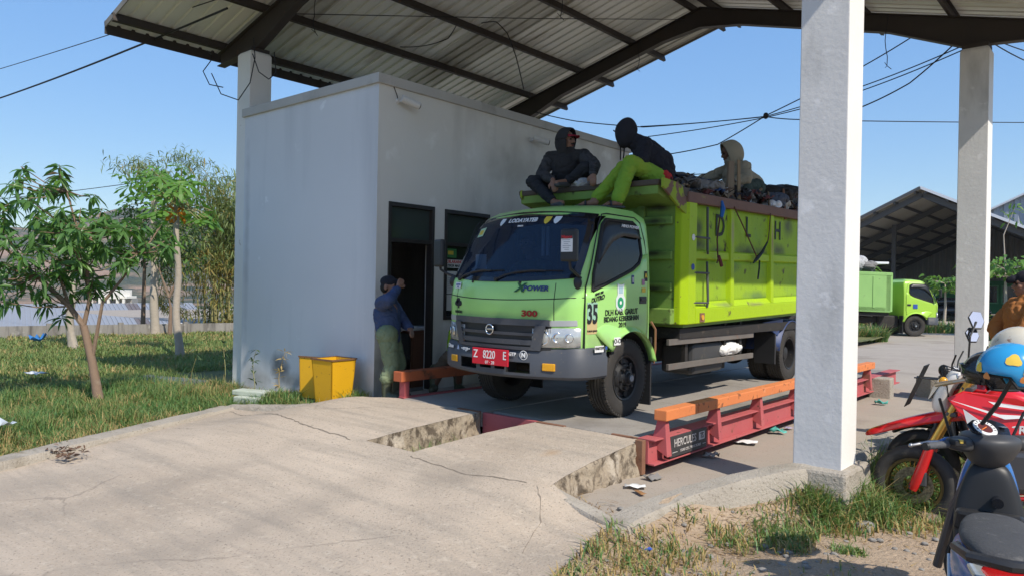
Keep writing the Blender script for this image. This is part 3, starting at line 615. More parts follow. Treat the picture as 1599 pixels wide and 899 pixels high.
def boolean(mb, mats, cutters):
    """subtract closed cutters from a closed mesh and give back the mesh"""
    def mk(q, idx):
        me = q.mesh('m', mats); bm = bmesh.new(); bm.from_mesh(me); bmesh.ops.recalc_face_normals(bm, faces=bm.faces)
        for f in bm.faces: f.material_index = idx
        bm.to_mesh(me); bm.free(); return bpy.data.objects.new('m', me)
    A = mk(mb, 0); Cs = [mk(c, 1) for c in cutters]
    for c in Cs:
        md = A.modifiers.new('b', 'BOOLEAN'); md.operation = 'DIFFERENCE'; md.object = c; md.solver = 'EXACT'
    return evald(A, Cs)
WSP = [(-.765, 1.735), (-.4, 1.70), (0, 1.69), (.4, 1.70), (.765, 1.735), (.745, 2.0), (.70, 2.255), (.62, 2.30), (0, 2.335), (-.62, 2.30), (-.70, 2.255), (-.745, 2.0)]
DWP = [(5.66, 1.60), (5.67, 1.75), (5.86, 2.20), (5.92, 2.25), (6.40, 2.255), (6.47, 2.22), (6.50, 1.95), (6.47, 1.88), (6.35, 1.815)]
c1 = MB().prism([(XC+x, 5.15, z) for x, z in WSP], (0, 1.45, 0)); c2 = MB().prism([(-6.0, y, z) for y, z in DWP], (2.6, 0, 0))
c3 = MB().span((XC-.775, 5.60, 1.27), (XC+.775, 6.62, 2.30)); c4 = MB().cyl((-6, 6.28, .73), (-3.4, 6.28, .73), .47, n=40)
me = boolean(b, [CABG, INTR], [c3, c1, c2, c4])
cab = link('cab_body', me, tk); me.polygons.foreach_set('use_smooth', [True]*len(me.polygons)); me.set_sharp_from_angle(angle=R(32))
# glass
def ws_rows(xl, zb, zt, o, nx=28, nz=12):
    rows = []
    for k in range(nz+1):
        v = k/nz; r_ = []
        for i in range(nx+1):
            u = -1+2*i/nx; x = XC+xl(v)*u; zlo = zb(u); zhi = zt(u); z = zlo+(zhi-zlo)*v; r_.append((x, fy(x, z)-o, z))
        rows.append(r_)
    return rows
wl = lambda v: .79-.02*v-.055*v**3-.035*sm((v-.9)/.1)-.02*sm((.06-v)/.06)
ws = MB().grid(ws_rows(wl, lambda u: 1.665+.045*u*u, lambda u: 2.36-.045*u*u, .006)).build('windscreen', WSG, tk, smooth='all')
def surf_tube(name, pts, r, m_, par, o=.0): return MB().tube([(x, fy(x, z)-o, z) for x, z in pts], r, 6).build(name, m_, par, smooth=True)
BLKB = mat('black_ceramic', (.008, .009, .012), .12, coat=.4)
for q, nm in ((lambda v: (1.66+.045*1*0, 0), 'a'),):
    pass
b = MB()
b.grid([[(x, fy(x, z)-.0075, z) for x, z in ((XC+.80*u, 1.655+.045*u*u+k*.045) for u in [i/14-1 for i in range(29)])] for k in (0, 1)])
b.grid([[(x, fy(x, z)-.0075, z) for x, z in ((XC+.735*u, 2.365-.047*u*u-k*.055) for u in [i/14-1 for i in range(29)])] for k in (0, 1)])
for s_ in (-1, 1):
    b.grid([[(x, fy(x, z)-.0075, z) for x, z in ((XC+s_*(wl(v)+.008-k*.055), 1.66+.045+(2.315-1.705)*v) for v in [i/14 for i in range(15)])] for k in (0, 1)])
b.build('windscreen_border', BLKB, tk, smooth='all')
def side_grid(poly_lo, poly_hi, y0, y1, off, ny=24, nz=8, side=1):
    rows = []
    for k in range(nz+1):
        r_ = []
        for i in range(ny+1):
            y = y0+(y1-y0)*i/ny; a, c = lerp(poly_lo, y), lerp(poly_hi, y); z = a+(c-a)*k/nz
            r_.append((XC+side*(lerp(TW, z)+off), y, z))
        rows.append(r_)
    return rows
DWlo = [(5.64, 1.585), (6.34, 1.80), (6.47, 1.87), (6.52, 1.95)]; DWhi = [(5.64, 1.60), (5.655, 1.74), (5.85, 2.21), (5.92, 2.265), (6.40, 2.27), (6.49, 2.22), (6.52, 1.96)]
for s_ in (1, -1):
    MB().grid(side_grid(DWlo, DWhi, 5.64, 6.52, .004, side=s_)).build('door_window', DRG, tk, smooth='all')
    seal = [(5.64, 1.585), (5.99, 1.69), (6.34, 1.80), (6.47, 1.87), (6.515, 1.95), (6.49, 2.22), (6.40, 2.27), (5.92, 2.265), (5.85, 2.21), (5.75, 1.98), (5.655, 1.74), (5.64, 1.585)]
    dense = []
    for (a, c), (d, e) in zip(seal, seal[1:]): dense += [(a+(d-a)*t/4, c+(e-c)*t/4) for t in range(4)]
    dense.append(seal[0])
    MB().tube([(XC+s_*(lerp(TW, z)+.004), y, z) for y, z in dense], .017, 6).build('window_seal', BLACK, tk, smooth=True)
    # door skin below the sill; bottom follows the wheel arch
    lo = [(5.53, 1.02)]+[(y, max(1.02 if y < 5.85 else 1.0, .73+math.sqrt(max(0, .475**2-(y-6.28)**2)))) for y in [5.6+.05*i for i in range(21)]]+[(6.64, 1.20)]
    hi = [(5.53, 1.57), (5.62, 1.57), (6.34, 1.785), (6.48, 1.85), (6.54, 1.95), (6.64, 1.97)]
    dr = MB().grid(side_grid(lo, hi, 5.535, 6.635, .005, 40, 10, s_)).build('door', CABG, tk, smooth='all', solid=.004)
    gap = [(5.53, 1.03), (5.525, 1.4), (5.54, 1.62), (5.62, 1.80), (5.80, 2.23), (5.87, 2.31), (5.95, 2.325), (6.46, 2.325), (6.55, 2.28), (6.60, 2.10), (6.64, 1.8), (6.64, 1.3), (6.60, 1.21)]
    MB().tube([(XC+s_*(lerp(TW, z)+.001), y, z) for y, z in gap], .0065, 5).build('door_gap', BLACK, tk)
    hd = MB().box((XC+s_*(HW+.010), 6.53, 1.50), (.012, .135, .075)).build('handle_recess', BLKPL, dr, bevel=.01); 
    MB().box((XC+s_*(HW+.02), 6.53, 1.505), (.012, .11, .03)).build('handle', BLKPL, dr, bevel=.006)
    # rain visor over the door glass
    vz = []
    for i in range(13):
        t = i/12; y = 5.70+.80*t; zt = lerp(DWhi, y)+.01; zb = lerp([(5.70, 1.83), (5.80, 1.93), (5.95, 2.05), (6.15, 2.12), (6.5, 2.11)], y)
        vz.append([(XC+s_*(lerp(TW, zb+(zt-zb)*k/3)+.012+.028*(1-k/3)), y, zb+(zt-zb)*k/3) for k in range(4)])
    MB().grid(vz[6:] if False else vz).build('rain_visor', mat('smoked_visor', (.012, .013, .015), .35), tk, smooth='all', solid=.003)
    # fender flare over the front wheel
    rows = []
    for i in range(29):
        a = R(142-i*124/28); ro = .515+.27*sm((a-R(102))/R(40))
        r_ = []
        for k in range(7):
            t = k/6; rr = .468+(ro-.468)*t; y = 6.28+rr*math.cos(a); z = .73+rr*math.sin(a); y = max(y, 5.53)
            r_.append((XC+s_*(HW+.062*(1-t)**1.2+.006), y, z))
        rows.append([(XC+s_*(HW-.02), 6.28+.465*math.cos(a), .73+.465*math.sin(a))]+r_)
    MB().grid(rows).build('fender_flare', CABG, tk, smooth='all', solid=.004)
    MB().span((XC+s_*.70, 5.50, .80), (XC+s_*.865, 5.86, .985)).build('step_cover', GRYP, tk, bevel=.015)
# panel seams
for z0, cv in ((1.487, .012), (1.60, .006)):
    if z0 == 1.60: continue
    surf_tube('panel_seam', [(XC+HW*.99*u, z0+.035*u*u) for u in [i/16-1 for i in range(33)]], .005, BLACK, tk, -.001)
for u in (-.62, .62): surf_tube('panel_seam', [(XC+u, 1.29+.02*i) for i in range(19)], .004, BLACK, tk, -.001)
# plan path round the front
def plan(z, ymax, off):
    P = [p for p in outline(z) if p[1] < ymax and abs(p[0]-XC) <= HW+.01]
    P = [p for p in P[:41]]; Q = []
    L_ = [(P[0][0], ymax)]+P+[(P[-1][0], ymax)]
    for i, p in enumerate(L_):
        a, c = Vector(L_[max(i-1, 0)]), Vector(L_[min(i+1, len(L_)-1)]); d = (c-a).normalized(); nrm = Vector((d.y, -d.x))
        Q.append((p[0]+nrm.x*off, p[1]+nrm.y*off))
    return Q
def ring_solid(prof, ymax, zoff=None):
    """prof: closed list of (off, z); swept round the cab front"""
    b = MB(); m_ = len(prof); pl = [plan(1.0, ymax, o_) for o_, z in prof]; n_ = len(pl[0]); V = []
    for i in range(n_):
        for k in range(m_):
            dz = 0 if zoff is None else zoff((pl[k][i][0]-XC)/HW, prof[k][1]); V.append((*pl[k][i], prof[k][1]+dz))
    F = [(i*m_+k, i*m_+(k+1) % m_, (i+1)*m_+(k+1) % m_, (i+1)*m_+k) for i in range(n_-1) for k in range(m_)]
    F += [tuple(range(m_)), tuple(range((n_-1)*m_, n_*m_))[::-1]]
    return b.add(V, F)
bp = ring_solid([(-.10, .79), (.03, .775), (.055, .80), (.06, .93), (.045, .955), (.04, 1.01), (.02, 1.035), (-.10, 1.035)], 5.83, lambda u, z: .03*u*u*(z > .9)-.01*(1-u*u)*(z < .9))
cuts = [MB().box((XC+x, 5.30, .865), (w_, .24, h_)) for x, w_, h_ in ((.30, .25, .10), (-.34, .26, .10), (-.08, .15, .055), (.10, .12, .055))]
me = boolean(bp, [GRYP, BLKPL], cuts); bmp = link('bumper', me, tk)
me.polygons.foreach_set('use_smooth', [True]*len(me.polygons)); me.set_sharp_from_angle(angle=R(35))
for s_ in (-1, 1):
    x = XC+s_*.60
    MB().box((x, fy(x, 1.)-.062, .885), (.125, .03, .07), rz=s_*.30).build('fog_lamp', AMB, bmp, bevel=.008)
# grille
gr = MB().grid([[(x, fy(x, 1.2)-.012, z) for x in [XC-.60+1.2*i/24 for i in range(25)]] for z in (1.03, 1.10, 1.2, 1.31)]).build('grille', BLKPL, tk, smooth='all')
for z, h_, w_ in ((1.285, .06, .60), (1.175, .026, .50), (1.10, .045, .48), (1.045, .03, .46)):
    rows = []
    for k, (dz, o_) in enumerate(((-h_/2, .014), (-h_/2, .035), (h_/2, .040), (h_/2, .014))):
        rows.append([(XC+w_*u, fy(XC+w_*u, 1.2)-o_, z+dz) for u in [i/12-1 for i in range(25)]])
    MB().grid(rows).build('grille_bar', GRYP, gr, smooth=True)
for s_ in (-1, 1):
    b = MB(); rows = []
    for o_, z in ((.014, 1.03), (.036, 1.03), (.036, 1.26), (.014, 1.26)):
        rows.append([(XC+s_*(.42+.10*t+(z-1.03)*.25), fy(XC+s_*(.42+.1*t), 1.2)-o_, z) for t in (0, .5, 1)])
    b.grid(rows).build('grille_frame', GRYP, gr, smooth=True)
    # headlight: housing, lens, inner reflectors
    hl = MB().grid([[(XC+s_*x, fy(XC+s_*x, 1.15)-o_, z+.03*(x-.3)) for x in [.43+(.83-.43)*i/12-(1.235-z)*-.0 for i in range(13)]] for o_, z in ((.004, 1.05), (.022, 1.055), (.026, 1.14), (.022, 1.225), (.004, 1.235))]).build('headlight', CLRG, tk, smooth='all')
    for cx_, r_ in ((.53, .068), (.66, .05), (.76, .042)):
        x = XC+s_*cx_; y = fy(x, 1.15); yaw = .35*s_ if cx_ < .6 else .75*s_
        MB().lathe([(.0, r_), (.006, r_*.96), (-.004, r_*.7), (-.012, r_*.35), (-.004, r_*.2), (.004, 0.001)], (x, y-.026, 1.14+.03*(cx_-.3)), (-math.sin(yaw)*-1*1., -math.cos(yaw), 0), 20).build('reflector', CHRM, hl, smooth='all')
    for k in range(9):
        x = XC+s_*(.44+.02*k); MB().bar((x, fy(x, 1.15)-.027, 1.20), (x, fy(x, 1.15)-.0275, 1.232), .009, .003, up=(0, 1, 0)).build('lens_rib', SILV, hl)
    rows = [[(XC+s_*x, fy(XC+s_*x, 1.2)-o_, z+.04*(x-.3)) for x in [.46+.39*i/8 for i in range(9)]] for o_, z in ((.006, 1.243), (.014, 1.245), (.014, 1.295), (.006, 1.298))]
    MB().grid(rows).build('headlight_trim', SILV, tk, smooth=True)
    x = XC+s_*.84
em = MB().lathe([(0, .044), (.006, .052), (.012, .052), (.016, .046), (.012, .040), (.006, .040)], (XC-.02, fy(XC, 1.2)-.038, 1.205), (0, -1, 0), 28, closed=True).build('emblem', CHRM, tk, smooth='all')
MB().lathe([(.002, .041), (.006, .001)], (XC-.02, fy(XC, 1.2)-.038, 1.205), (0, -1, 0), 24).build('emblem_back', BLKPL, em); MB().box((XC-.02, fy(XC, 1.2)-.049, 1.208), (.085, .006, .018)).build('emblem_bar', CHRM, em, bevel=.002)
# number plate
PLR = mat('red_plate', (.62, .012, .03), .45); WHT = mat('white_print', (.75, .75, .73), .6)
py = fy(XC, 1.)-.075
pl_ = MB().box((XC-.0, py, .945), (.46, .012, .155)).build('number_plate', PLR, tk, bevel=.004)
for s_, x in (('Z', -.185), ('8220', -.01), ('E', .185)): text(s_, 'lettering', WHT, (XC+x, py-.0065, .962), (1, 0, 0), (0, 0, 1), .108, pl_, sx=.72 if len(s_) > 1 else .8, bold=.001)
text('07 · 28', 'lettering', WHT, (XC-.0, py-.0065, .890), (1, 0, 0), (0, 0, 1), .042, pl_)
# wipers and nozzles
for xa, xb, zz in ((-.60, .02, 1.70), (.0, .62, 1.70)):
    wa = Vector(fs(XC+xa, 1.675, .02)); pts = [wa]+[Vector(fs(XC+xa+(xb-xa)*t, 1.69+.055*t+.04*math.sin(t*math.pi), .022)) for t in (.15, .35, .6, .8)]
    w = MB().tube(pts, .009, 6).build('wiper', BLKPL, tk, smooth=True)
    MB().tube([Vector(fs(XC+xa+(xb-xa)*t, 1.70+.06*t+.02*math.sin(t*3.1), .012)) for t in (.3, .5, .7, .85, 1.05)], .007, 5).build('blade', BLACK, w); MB().ball(wa, .02, 10, 6).build('pivot', BLKPL, w, smooth=True)
for x in (-.34, .28): MB().ball(fs(XC+x, 1.652, .004), .013, 8, 6).build('washer_nozzle', BLKPL, tk, smooth=True)
# mirrors
for s_, c, rz in ((1, (-3.895, 5.30, 1.985), .1), (-1, (-5.72, 5.46, 1.95), -.25)):
    mr = MB().box(c, (.165, .065, .29), rz).build('mirror', BLKPL, tk, bevel=.022, seg=3)
    a = (XC+s_*.80, 5.52, 1.70); MB().tube([a, (c[0]*.5+a[0]*.5+s_*.02, c[1]*.6+a[1]*.4, 1.74), (c[0], c[1]+.02, 1.78), (c[0], c[1], 1.86)], .014, 6).build('mirror_arm', BLKPL, mr, smooth=True)
    MB().ball((XC+s_*.80, 5.475, 1.655), (.045, .03, .06), 12, 8).build('arm_base', BLKPL, mr, smooth=True)
    if s_ > 0:
        st = MB().box((c[0]-.004, c[1]-.0345, 2.0), (.118, .002, .15), rz).build('sticker', PAPER, mr)
        MB().box((c[0]-.004, c[1]-.036, 2.058), (.118, .002, .034), rz).build('print', BLKP, st)
        text('Nippon', 'lettering', REDP, (c[0]-.004, c[1]-.0375, 2.058), (1, .1, 0), (0, 0, 1), .036, st, bold=.001)
        b = MB()
        for k in range(6): b.box((c[0]-.012+.008*(k % 2), c[1]-.0362, 2.03-.017*k), (.085-.02*(k % 3), .0012, .005), rz)
        tag(b.build('print', mat('grey_print', (.3, .3, .32), .8), st), kind='stuff')
# cab inside: dashboard, wheel, seats
MB().span((XC-.74, 5.62, 1.42), (XC+.74, 5.80, 1.66)).build('dashboard', INTR, tk, bevel=.03)
MB().lathe([(0, .19), (.012, .20), (0, .21), (-.012, .20)], (XC-.40, 5.92, 1.68), (0, -.5, 1), 24, closed=True).build('steering_wheel', BLKPL, tk, smooth='all')
for x in (-.4, .35):
    MB().box((XC+x, 6.50, 1.75), (.46, .10, .62)).box((XC+x, 6.25, 1.38), (.48, .48, .12)).build('cab_seat', mat('seat_cloth', (.06, .065, .08), .9), tk, bevel=.03)
MB().box((XC-.50, fy(XC-.5, 1.88)+.10, 1.86), (.15, .004, .15)).build('dash_paper', PAPER, tk)
for x in (.0, .06): MB().box((XC+x+.02, 5.95, 2.08), (.03, .02, .30)).build('hanging_tassel', mat('pale_cloth', (.5, .5, .52), .9), tk)
# ---------------- lettering and stickers on the cab
def fdec(x, z, w_, h_, m_, par=tk, o=.009, name='sticker', tilt=0.):
    rows = []
    for k in (0, 1):
        rows.append([(XC+x+w_*(i/4-.5), fy(XC+x+w_*(i/4-.5), z+h_*(k-.5))-o, z+h_*(k-.5)+tilt*(i/4-.5)) for i in range(5)])
    return MB().grid(rows).build(name, m_, par, flip=True, solid=.0)
def ftext(s_, x, z, size, m_, par, o=.011, **k):
    p = Vector((XC+x, fy(XC+x, z)-o, z)); e = .03
    xd = (e*2, fy(XC+x+e, z)-fy(XC+x-e, z), k.pop('rise', 0)); yd = (0, fy(XC+x, z+e)-fy(XC+x, z-e), 2*e)
    return text(s_, 'lettering', m_, p, xd, yd, size, par, **k)
hw = 1
lt = ftext('LODAYATEB', .02, 2.265, .075, WHT, ws, o=.014, bold=.002, sx=.85); ftext('team', .02, 2.21, .035, WHT, ws, o=.014, bold=.001)
for x, m_ in ((-.27, PAPER), (.30, YELP), (.40, PAPER)):
    c = [(XC+x+dx, fy(XC+x+dx, 2.26+dz)-.012, 2.262+dz) for dx, dz in ((-.032, .035), (.032, .035), (.034, 0), (.018, -.03), (0, -.042), (-.018, -.03), (-.034, 0))]
    sh_ = MB().prism(c, (0, -.002, 0)).build('shield_sticker', m_, ws); MB().box((XC+x, c[0][1]-.006, 2.262), (.028, .002, .03)).build('print', BLUP, sh_)
s1 = fdec(-.60, 2.17, .13, .095, mat('pale_green_sticker', (.45, .6, .4), .6), ws, .011, tilt=.01); 
fdec(-.60, 2.17, .09, .05, YELP, s1, .013, name='print')
s1 = fdec(-.765, 1.84, .03, .16, mat('pale_sticker', (.55, .6, .6), .6), ws, .011)
s1 = fdec(-.62, 1.615, .125, .06, PAPER, tk); ftext('PASIMENTO', -.62, 1.622, .02, BLUP, s1); ftext('GARUT', -.62, 1.60, .014, BLUP, s1)
t1 = ftext('X', .285, 1.60, .115, mat('dark_green_print', (.02, .10, .03), .5), tk, shear=.3, bold=.004, sx=1.15); ftext('POWER', .445, 1.597, .066, mat('navy_print', (.03, .05, .16), .5), tk, shear=.2, bold=.003, sx=1.1)
ftext('300', .40, 1.365, .075, mat('dark_red_print', (.30, .015, .012), .4), tk, bold=.003, sx=1.45)
b = MB()
for dx, dz, r_ in ((0, .075, .03), (-.035, .05, .026), (.035, .05, .026), (0, .05, .03)): b.cyl((XC-.575+dx, fy(XC-.575+dx, 1.44)-.006, 1.385+dz), (XC-.575+dx, fy(XC-.575+dx, 1.44)-.011, 1.385+dz), r_, n=12)
b.span((XC-.582, fy(XC-.575, 1.4)-.010, 1.385), (XC-.568, fy(XC-.575, 1.4)-.006, 1.42))
tag(b.build('tree_logo', BLKP, tk), kind='stuff'); ftext('wanatara', -.575, 1.355, .058, BLKP, tk, o=.009, sx=.8); 
# bumper stickers
def btext(s_, x, z, size, m_, par=bmp, **k):
    y = fy(XC+x, 1.)-.066; e = .03
    return text(s_, 'lettering', m_, (XC+x, y, z), (2*e, fy(XC+x+e, 1)-fy(XC+x-e, 1), 0), (0, 0, 1), size, par, **k)
btext('Dinas', -.70, 1.0, .052, WHT, bold=.002); btext('A', -.53, .995, .055, mat('pale_blue_print', (.4, .5, .7), .5), bold=.003); btext('~arga~', -.385, .997, .05, WHT, bold=.002, sx=1.1)
btext('GTP', .25, .985, .042, WHT, bold=.0015)
x = XC+.365; y = fy(x, 1.)-.063
rg = MB().lathe([(0, .038), (.002, .044), (.003, .038)], (x, y, .982), (0.12, -1, 0), 22, closed=True).build('round_badge', WHT, bmp); text('N', 'lettering', WHT, (x, y-.003, .982), (1, .2, 0), (0, 0, 1), .055, rg, bold=.003)
# side decals
def sdec(y, z, w_, h_, m_, par=tk, o=.0125, name='sticker'):
    rows = [[(XC+lerp(TW, z+h_*(k-.5))+o, y+w_*(i/2-.5), z+h_*(k-.5)) for i in range(3)] for k in (0, 1)]
    return MB().grid(rows).build(name, m_, par)
def stext(s_, y, z, size, m_, par=tk, o=.013, **k):
    e = .03; return text(s_, 'lettering', m_, (XC+lerp(TW, z)+o, y, z), (0, 1, k.pop('rise', 0)), (lerp(TW, z+e)-lerp(TW, z-e), 0, 2*e), size, par, **k)
q = sdec(5.635, 1.335, .165, .29, mat('tan_sticker', (.55, .42, .2), .6), o=.012); sdec(5.635, 1.40, .165, .16, mat('teal_pale_sticker', (.3, .5, .38), .6), q, o=.0135, name='print'); stext('35', 5.635, 1.365, .245, BLKP, q, o=.016, bold=.006, sx=.72); stext('TURUN UJANO', 5.635, 1.218, .024, BLKP, q, o=.015)
stext('DLH KAB. GARUT', 6.14, 1.385, .078, BLKP, bold=.001, sx=.95, rise=.02); stext('BIDANG KEBERSIHAN', 6.14, 1.322, .070, BLKP, bold=.001, sx=.92, rise=.02); stext('2019', 6.15, 1.262, .066, BLKP, bold=.001)
c = [(dy, dz) for dy, dz in ((-.06, .13), (-.02, .12), (.02, .12), (.06, .13), (.055, .02), (.085, -.02), (.08, -.09), (.04, -.135), (-.04, -.135), (-.08, -.09), (-.085, -.02), (-.055, .02))]
q = MB().prism([(XC+HW+.0125, 6.11+dy, 1.53+dz) for dy, dz in c], (.0015, 0, 0)).build('crest_emblem', mat('crest_white', (.62, .68, .66), .6), tk)
GRC = mat('crest_green', (.02, .28, .12), .6)
MB().lathe([(0, .0), (.0015, .055)], (XC+HW+.0155, 6.11, 1.475), (-1, 0, 0), 20).build('crest_disc', GRC, q); MB().lathe([(0, .0), (.0015, .018)], (XC+HW+.0175, 6.11, 1.475), (-1, 0, 0), 14).build('crest_centre', WHT, q); MB().box((XC+HW+.0152, 6.11, 1.60), (.0015, .07, .07)).build('crest_top', mat('crest_blue', (.35, .5, .55), .6), q)
stext('HINO 300', 5.74, 1.562, .032, BLKP, shear=.3, rise=.2, bold=.001); stext('DUTRO', 5.72, 1.512, .060, BLKP, shear=.35, rise=.2, bold=.002, sx=1.05)
q = sdec(6.33, 1.70, .05, .09, mat('navy_print', (.03, .05, .16), .5)); sdec(6.33, 1.70, .018, .05, WHT, q, .0145, 'print')
q = sdec(6.58, 1.74, .06, .10, BLKP, o=.0135); stext('A', 6.58, 1.745, .055, YELP, q, o=.0155, bold=.004)
sdec(6.53, 1.68, .055, .06, mat('pink_print', (.4, .2, .3), .6), o=.0135); sdec(6.54, 1.60, .07, .045, YELP, o=.0135)
q = sdec(5.97, 1.115, .115, .075, PAPER, o=.075); text('O-O', 'lettering', BLKP, (XC+HW+.078, 5.97, 1.115), (0, 1, 0), (0, 0, 1), .06, q)
q = sdec(5.68, 1.055, .145, .06, PAPER, o=.066); text('VIARTEPI', 'lettering', BLKP, (XC+HW+.069, 5.68, 1.06), (0, 1, 0), (0, 0, 1), .036, q); sdec(5.79, 1.06, .03, .03, BLUP, o=.07)
stext('HINO POWER', 6.30, 2.22, .042, WHT, o=.034, shear=.4, bold=.001, sx=1.2)
# ---------------- chassis
for x in (-.36, .36): MB().span((XC+x-.04, 5.6, .82), (XC+x+.04, 11.5, 1.02)).build('chassis_rail', CHAS, tk)
MB().span((XC-.55, 6.75, .62), (XC-.05, 7.5, 1.1)).build('engine_block', CHAS, tk, bevel=.05)
for y in (6.28, 10.61): MB().cyl((XC-.8, y, .73), (XC+.75, y, .73), .06, n=12).build('axle', CHAS, tk, smooth=True)
MB().ball((XC, 10.61, .72), .2, 14, 10).build('differential', CHAS, tk, smooth=True); MB().cyl((XC, 7.3, .75), (XC, 10.5, .72), .045, n=10).build('drive_shaft', CHAS, tk, smooth=True)
MB().span((XC+.38, 7.75, .64), (XC+.80, 8.55, 1.0)).build('fuel_tank', mat('dull_tank', (.05, .05, .05), .55, c3=(.1, .09, .07), v3=6), tk, bevel=.05)
MB().span((XC+.32, 8.7, .62), (XC+.62, 9.0, .95)).build('battery_box', CHAS, tk, bevel=.02)
def wheel(c, s_, steer=0., w_=.215, r_=.385, dual=False, clean=False):
    wh = thing('tmp', None, None, (0, 0, 0)); bpy.data.objects.remove(wh)
    c = Vector(c); ax = (s_, 0, 0)
    prof = [(-w_+.01, .225), (-w_, .27), (-w_-.006+.0, .33), (-w_+.015, .37)]
    for k in range(5):
        t0 = -w_+.022+(w_-.044)*k/5; d = (w_-.044)/5
        prof += [(t0+.004, .382+.004*(1-abs(k-2)/2)), (t0+d-.006, .382+.004*(1-abs(k-2)/2)), (t0+d-.005, .372), (t0+d-.001, .372)]
    prof += [(-.022, .381), (-.008, .372), (.002, .35), (.006, .32), (.003, .27), (-.008, .232), (-.02, .222)]
    ty = MB().lathe(prof, c, ax, 56, closed=True)
    for k in range(56):     # shoulder lugs
        a = 2*math.pi*k/56; d = Vector((0, math.cos(a), math.sin(a))); tt = Vector((0, -math.sin(a), math.cos(a)))
        m_ = Matrix((Vector((1, 0, 0)), tt, d)).transposed()
        for e in (-.016, -w_+.018): ty.box(c+Vector((s_*e, 0, 0))+d*.375, (.03, .026, .022), rot=m_)
    t_ = ty.build('wheel', TYRE, tk, smooth=True)
    if s_ and not dual:     # front: convex disc
        rp = [(-.02, .226), (-.004, .224), (-.010, .205), (-.05, .195), (-.045, .15), (-.01, .13), (-.006, .085), (.0, .08), (.03, .07), (.034, .055), (.06, .05), (.066, .0)]
    else:
        rp = [(-.02, .226), (-.004, .224), (-.012, .206), (-.12, .196), (-.135, .15), (-.13, .09), (-.06, .085), (-.05, .0)]
    rm = MB().lathe(rp, c, ax, 32).build('rim', RIMB, t_, smooth=True)
    b = MB()
    for k in range(6):
        a = 2*math.pi*k/6+.2; p = c+Vector((s_*(.0 if not dual else -.12), .108*math.cos(a), .108*math.sin(a))); b.cyl(p, p+Vector((s_*.028, 0, 0)), .017, .015, 6)
    tag(b.build('wheel_nuts', RIMB, t_), kind='stuff')
    b = MB()
    for k in range(6):
        a = 2*math.pi*(k+.5)/6+.2; p = c+Vector((s_*(-.030 if not dual else -.128), .165*math.cos(a), .165*math.sin(a))); b.cyl(p-Vector((s_*.01, 0, 0)), p+Vector((s_*.006, 0, 0)), .03, n=12)
    tag(b.build('hand_holes', BLACK, t_), kind='stuff')
    if not dual: MB().cyl(c+Vector((s_*.06, 0, 0)), c+Vector((s_*.072, 0, 0)), .032, .028, 14).build('hub_cap', mat('worn_hub', (.30, .33, .36), .4, .4), t_, smooth=True)
wheel((-3.895, 6.28, .735), 1); wheel((-5.555, 6.28, .735), -1)
wheel((-3.87, 10.61, .735), 1, dual=True); wheel((-4.13, 10.61, .735), 1, dual=True); wheel((-5.58, 10.61, .735), -1, dual=True); wheel((-5.32, 10.61, .735), -1, dual=True)
MB().span((-4.12, 6.72, .42), (-3.88, 6.745, 1.12)).build('mud_flap', BLKPL, tk); MB().span((-5.55, 6.72, .45), (-5.3, 6.745, 1.1)).build('mud_flap', BLKPL, tk)
MB().tube([(-3.87, 6.70, 1.28), (-3.84, 6.74, 1.2), (-3.85, 6.76, 1.0), (-3.86, 6.75, .85)], .012, 6).build('brake_hose', mat('rust_hose', (.25, .12, .06), .6), tk)
# side guard
for z in (1.05, .785): MB().span((-3.90, 7.08, z-.035), (-3.865, 9.31, z+.03)).build('side_guard_rail', mat('worn_grey_steel', (.12, .105, .09), .6, c2=(.17, .15, .13), vs=5, c3=(.22, .11, .07), v3=8), tk, bevel=.004)
for y in (7.55, 8.55, 9.0): MB().span((-3.95, y-.03, .78), (-3.905, y+.03, 1.24)).build('guard_post', CHAS, tk)
MB().span((-4.15, 10.02, .62), (-3.86, 10.06, 1.05)).build('mud_flap', BLKPL, tk)
rows = []
for i in range(13):
    a = R(172-i*14); rows.append([(x, 10.61+.47*math.cos(a), .735+.47*math.sin(a)) for x in (-4.36, -3.84)])
MB().grid(rows).build('rear_mudguard', mat('blue_mudguard', (.03, .055, .16), .5, c3=(.1, .09, .08), v3=8), tk, smooth='all', solid=.012)
MB().prism([(-3.86, 9.62, 1.2), (-3.86, 10.12, 1.0), (-3.86, 10.3, 1.19), (-3.86, 10.3, 1.23)], (-.02, 0, 0)).build('mudguard_stay', mat('blue_mudguard', (.03, .055, .16)), tk)
# ---------------- tipper bed
BX0, BX1, BY0, BY1 = -5.70, -3.75, 7.18, 11.55
tz = lambda y: .024*(y-7.18)
class BB(MB):        # boxes that follow the slight rise of the bed towards the rear
    def done(s, *a, **k):
        s.v = [(x, y, z+tz(y)) for x, y, z in s.v]; return s.build(*a, **k)
bb = lambda a, c: BB().span(a, c)
def panel(a, c, name, m_, par):
    """slightly dented steel panel with thickness (x thin)"""
    (x0, y0, z0), (x1, y1, z1) = a, c; rows = []
    for k in range(9):
        rows.append([(x1-.012*max(0, mnoise.fractal(Vector((y*1.7, z*2.3, x1)), 1, 2, 3))*(0 < k < 8), y, z) for z in [z0+(z1-z0)*k/8] for y in [y0+(y1-y0)*i/12 for i in range(13)]])
    b = BB(); b.grid(rows); return b.done(name, m_, par, smooth='all', solid=.003)
MB().span((BX0+.1, BY0+.1, 1.08), (BX1-.1, BY1, 1.19)).build('bed_subframe', CHAS, tk)
bb((BX0+.04, BY0+.1, 1.2), (BX1-.06, BY1, 1.26)).done('bed_floor', BEDF, tk)
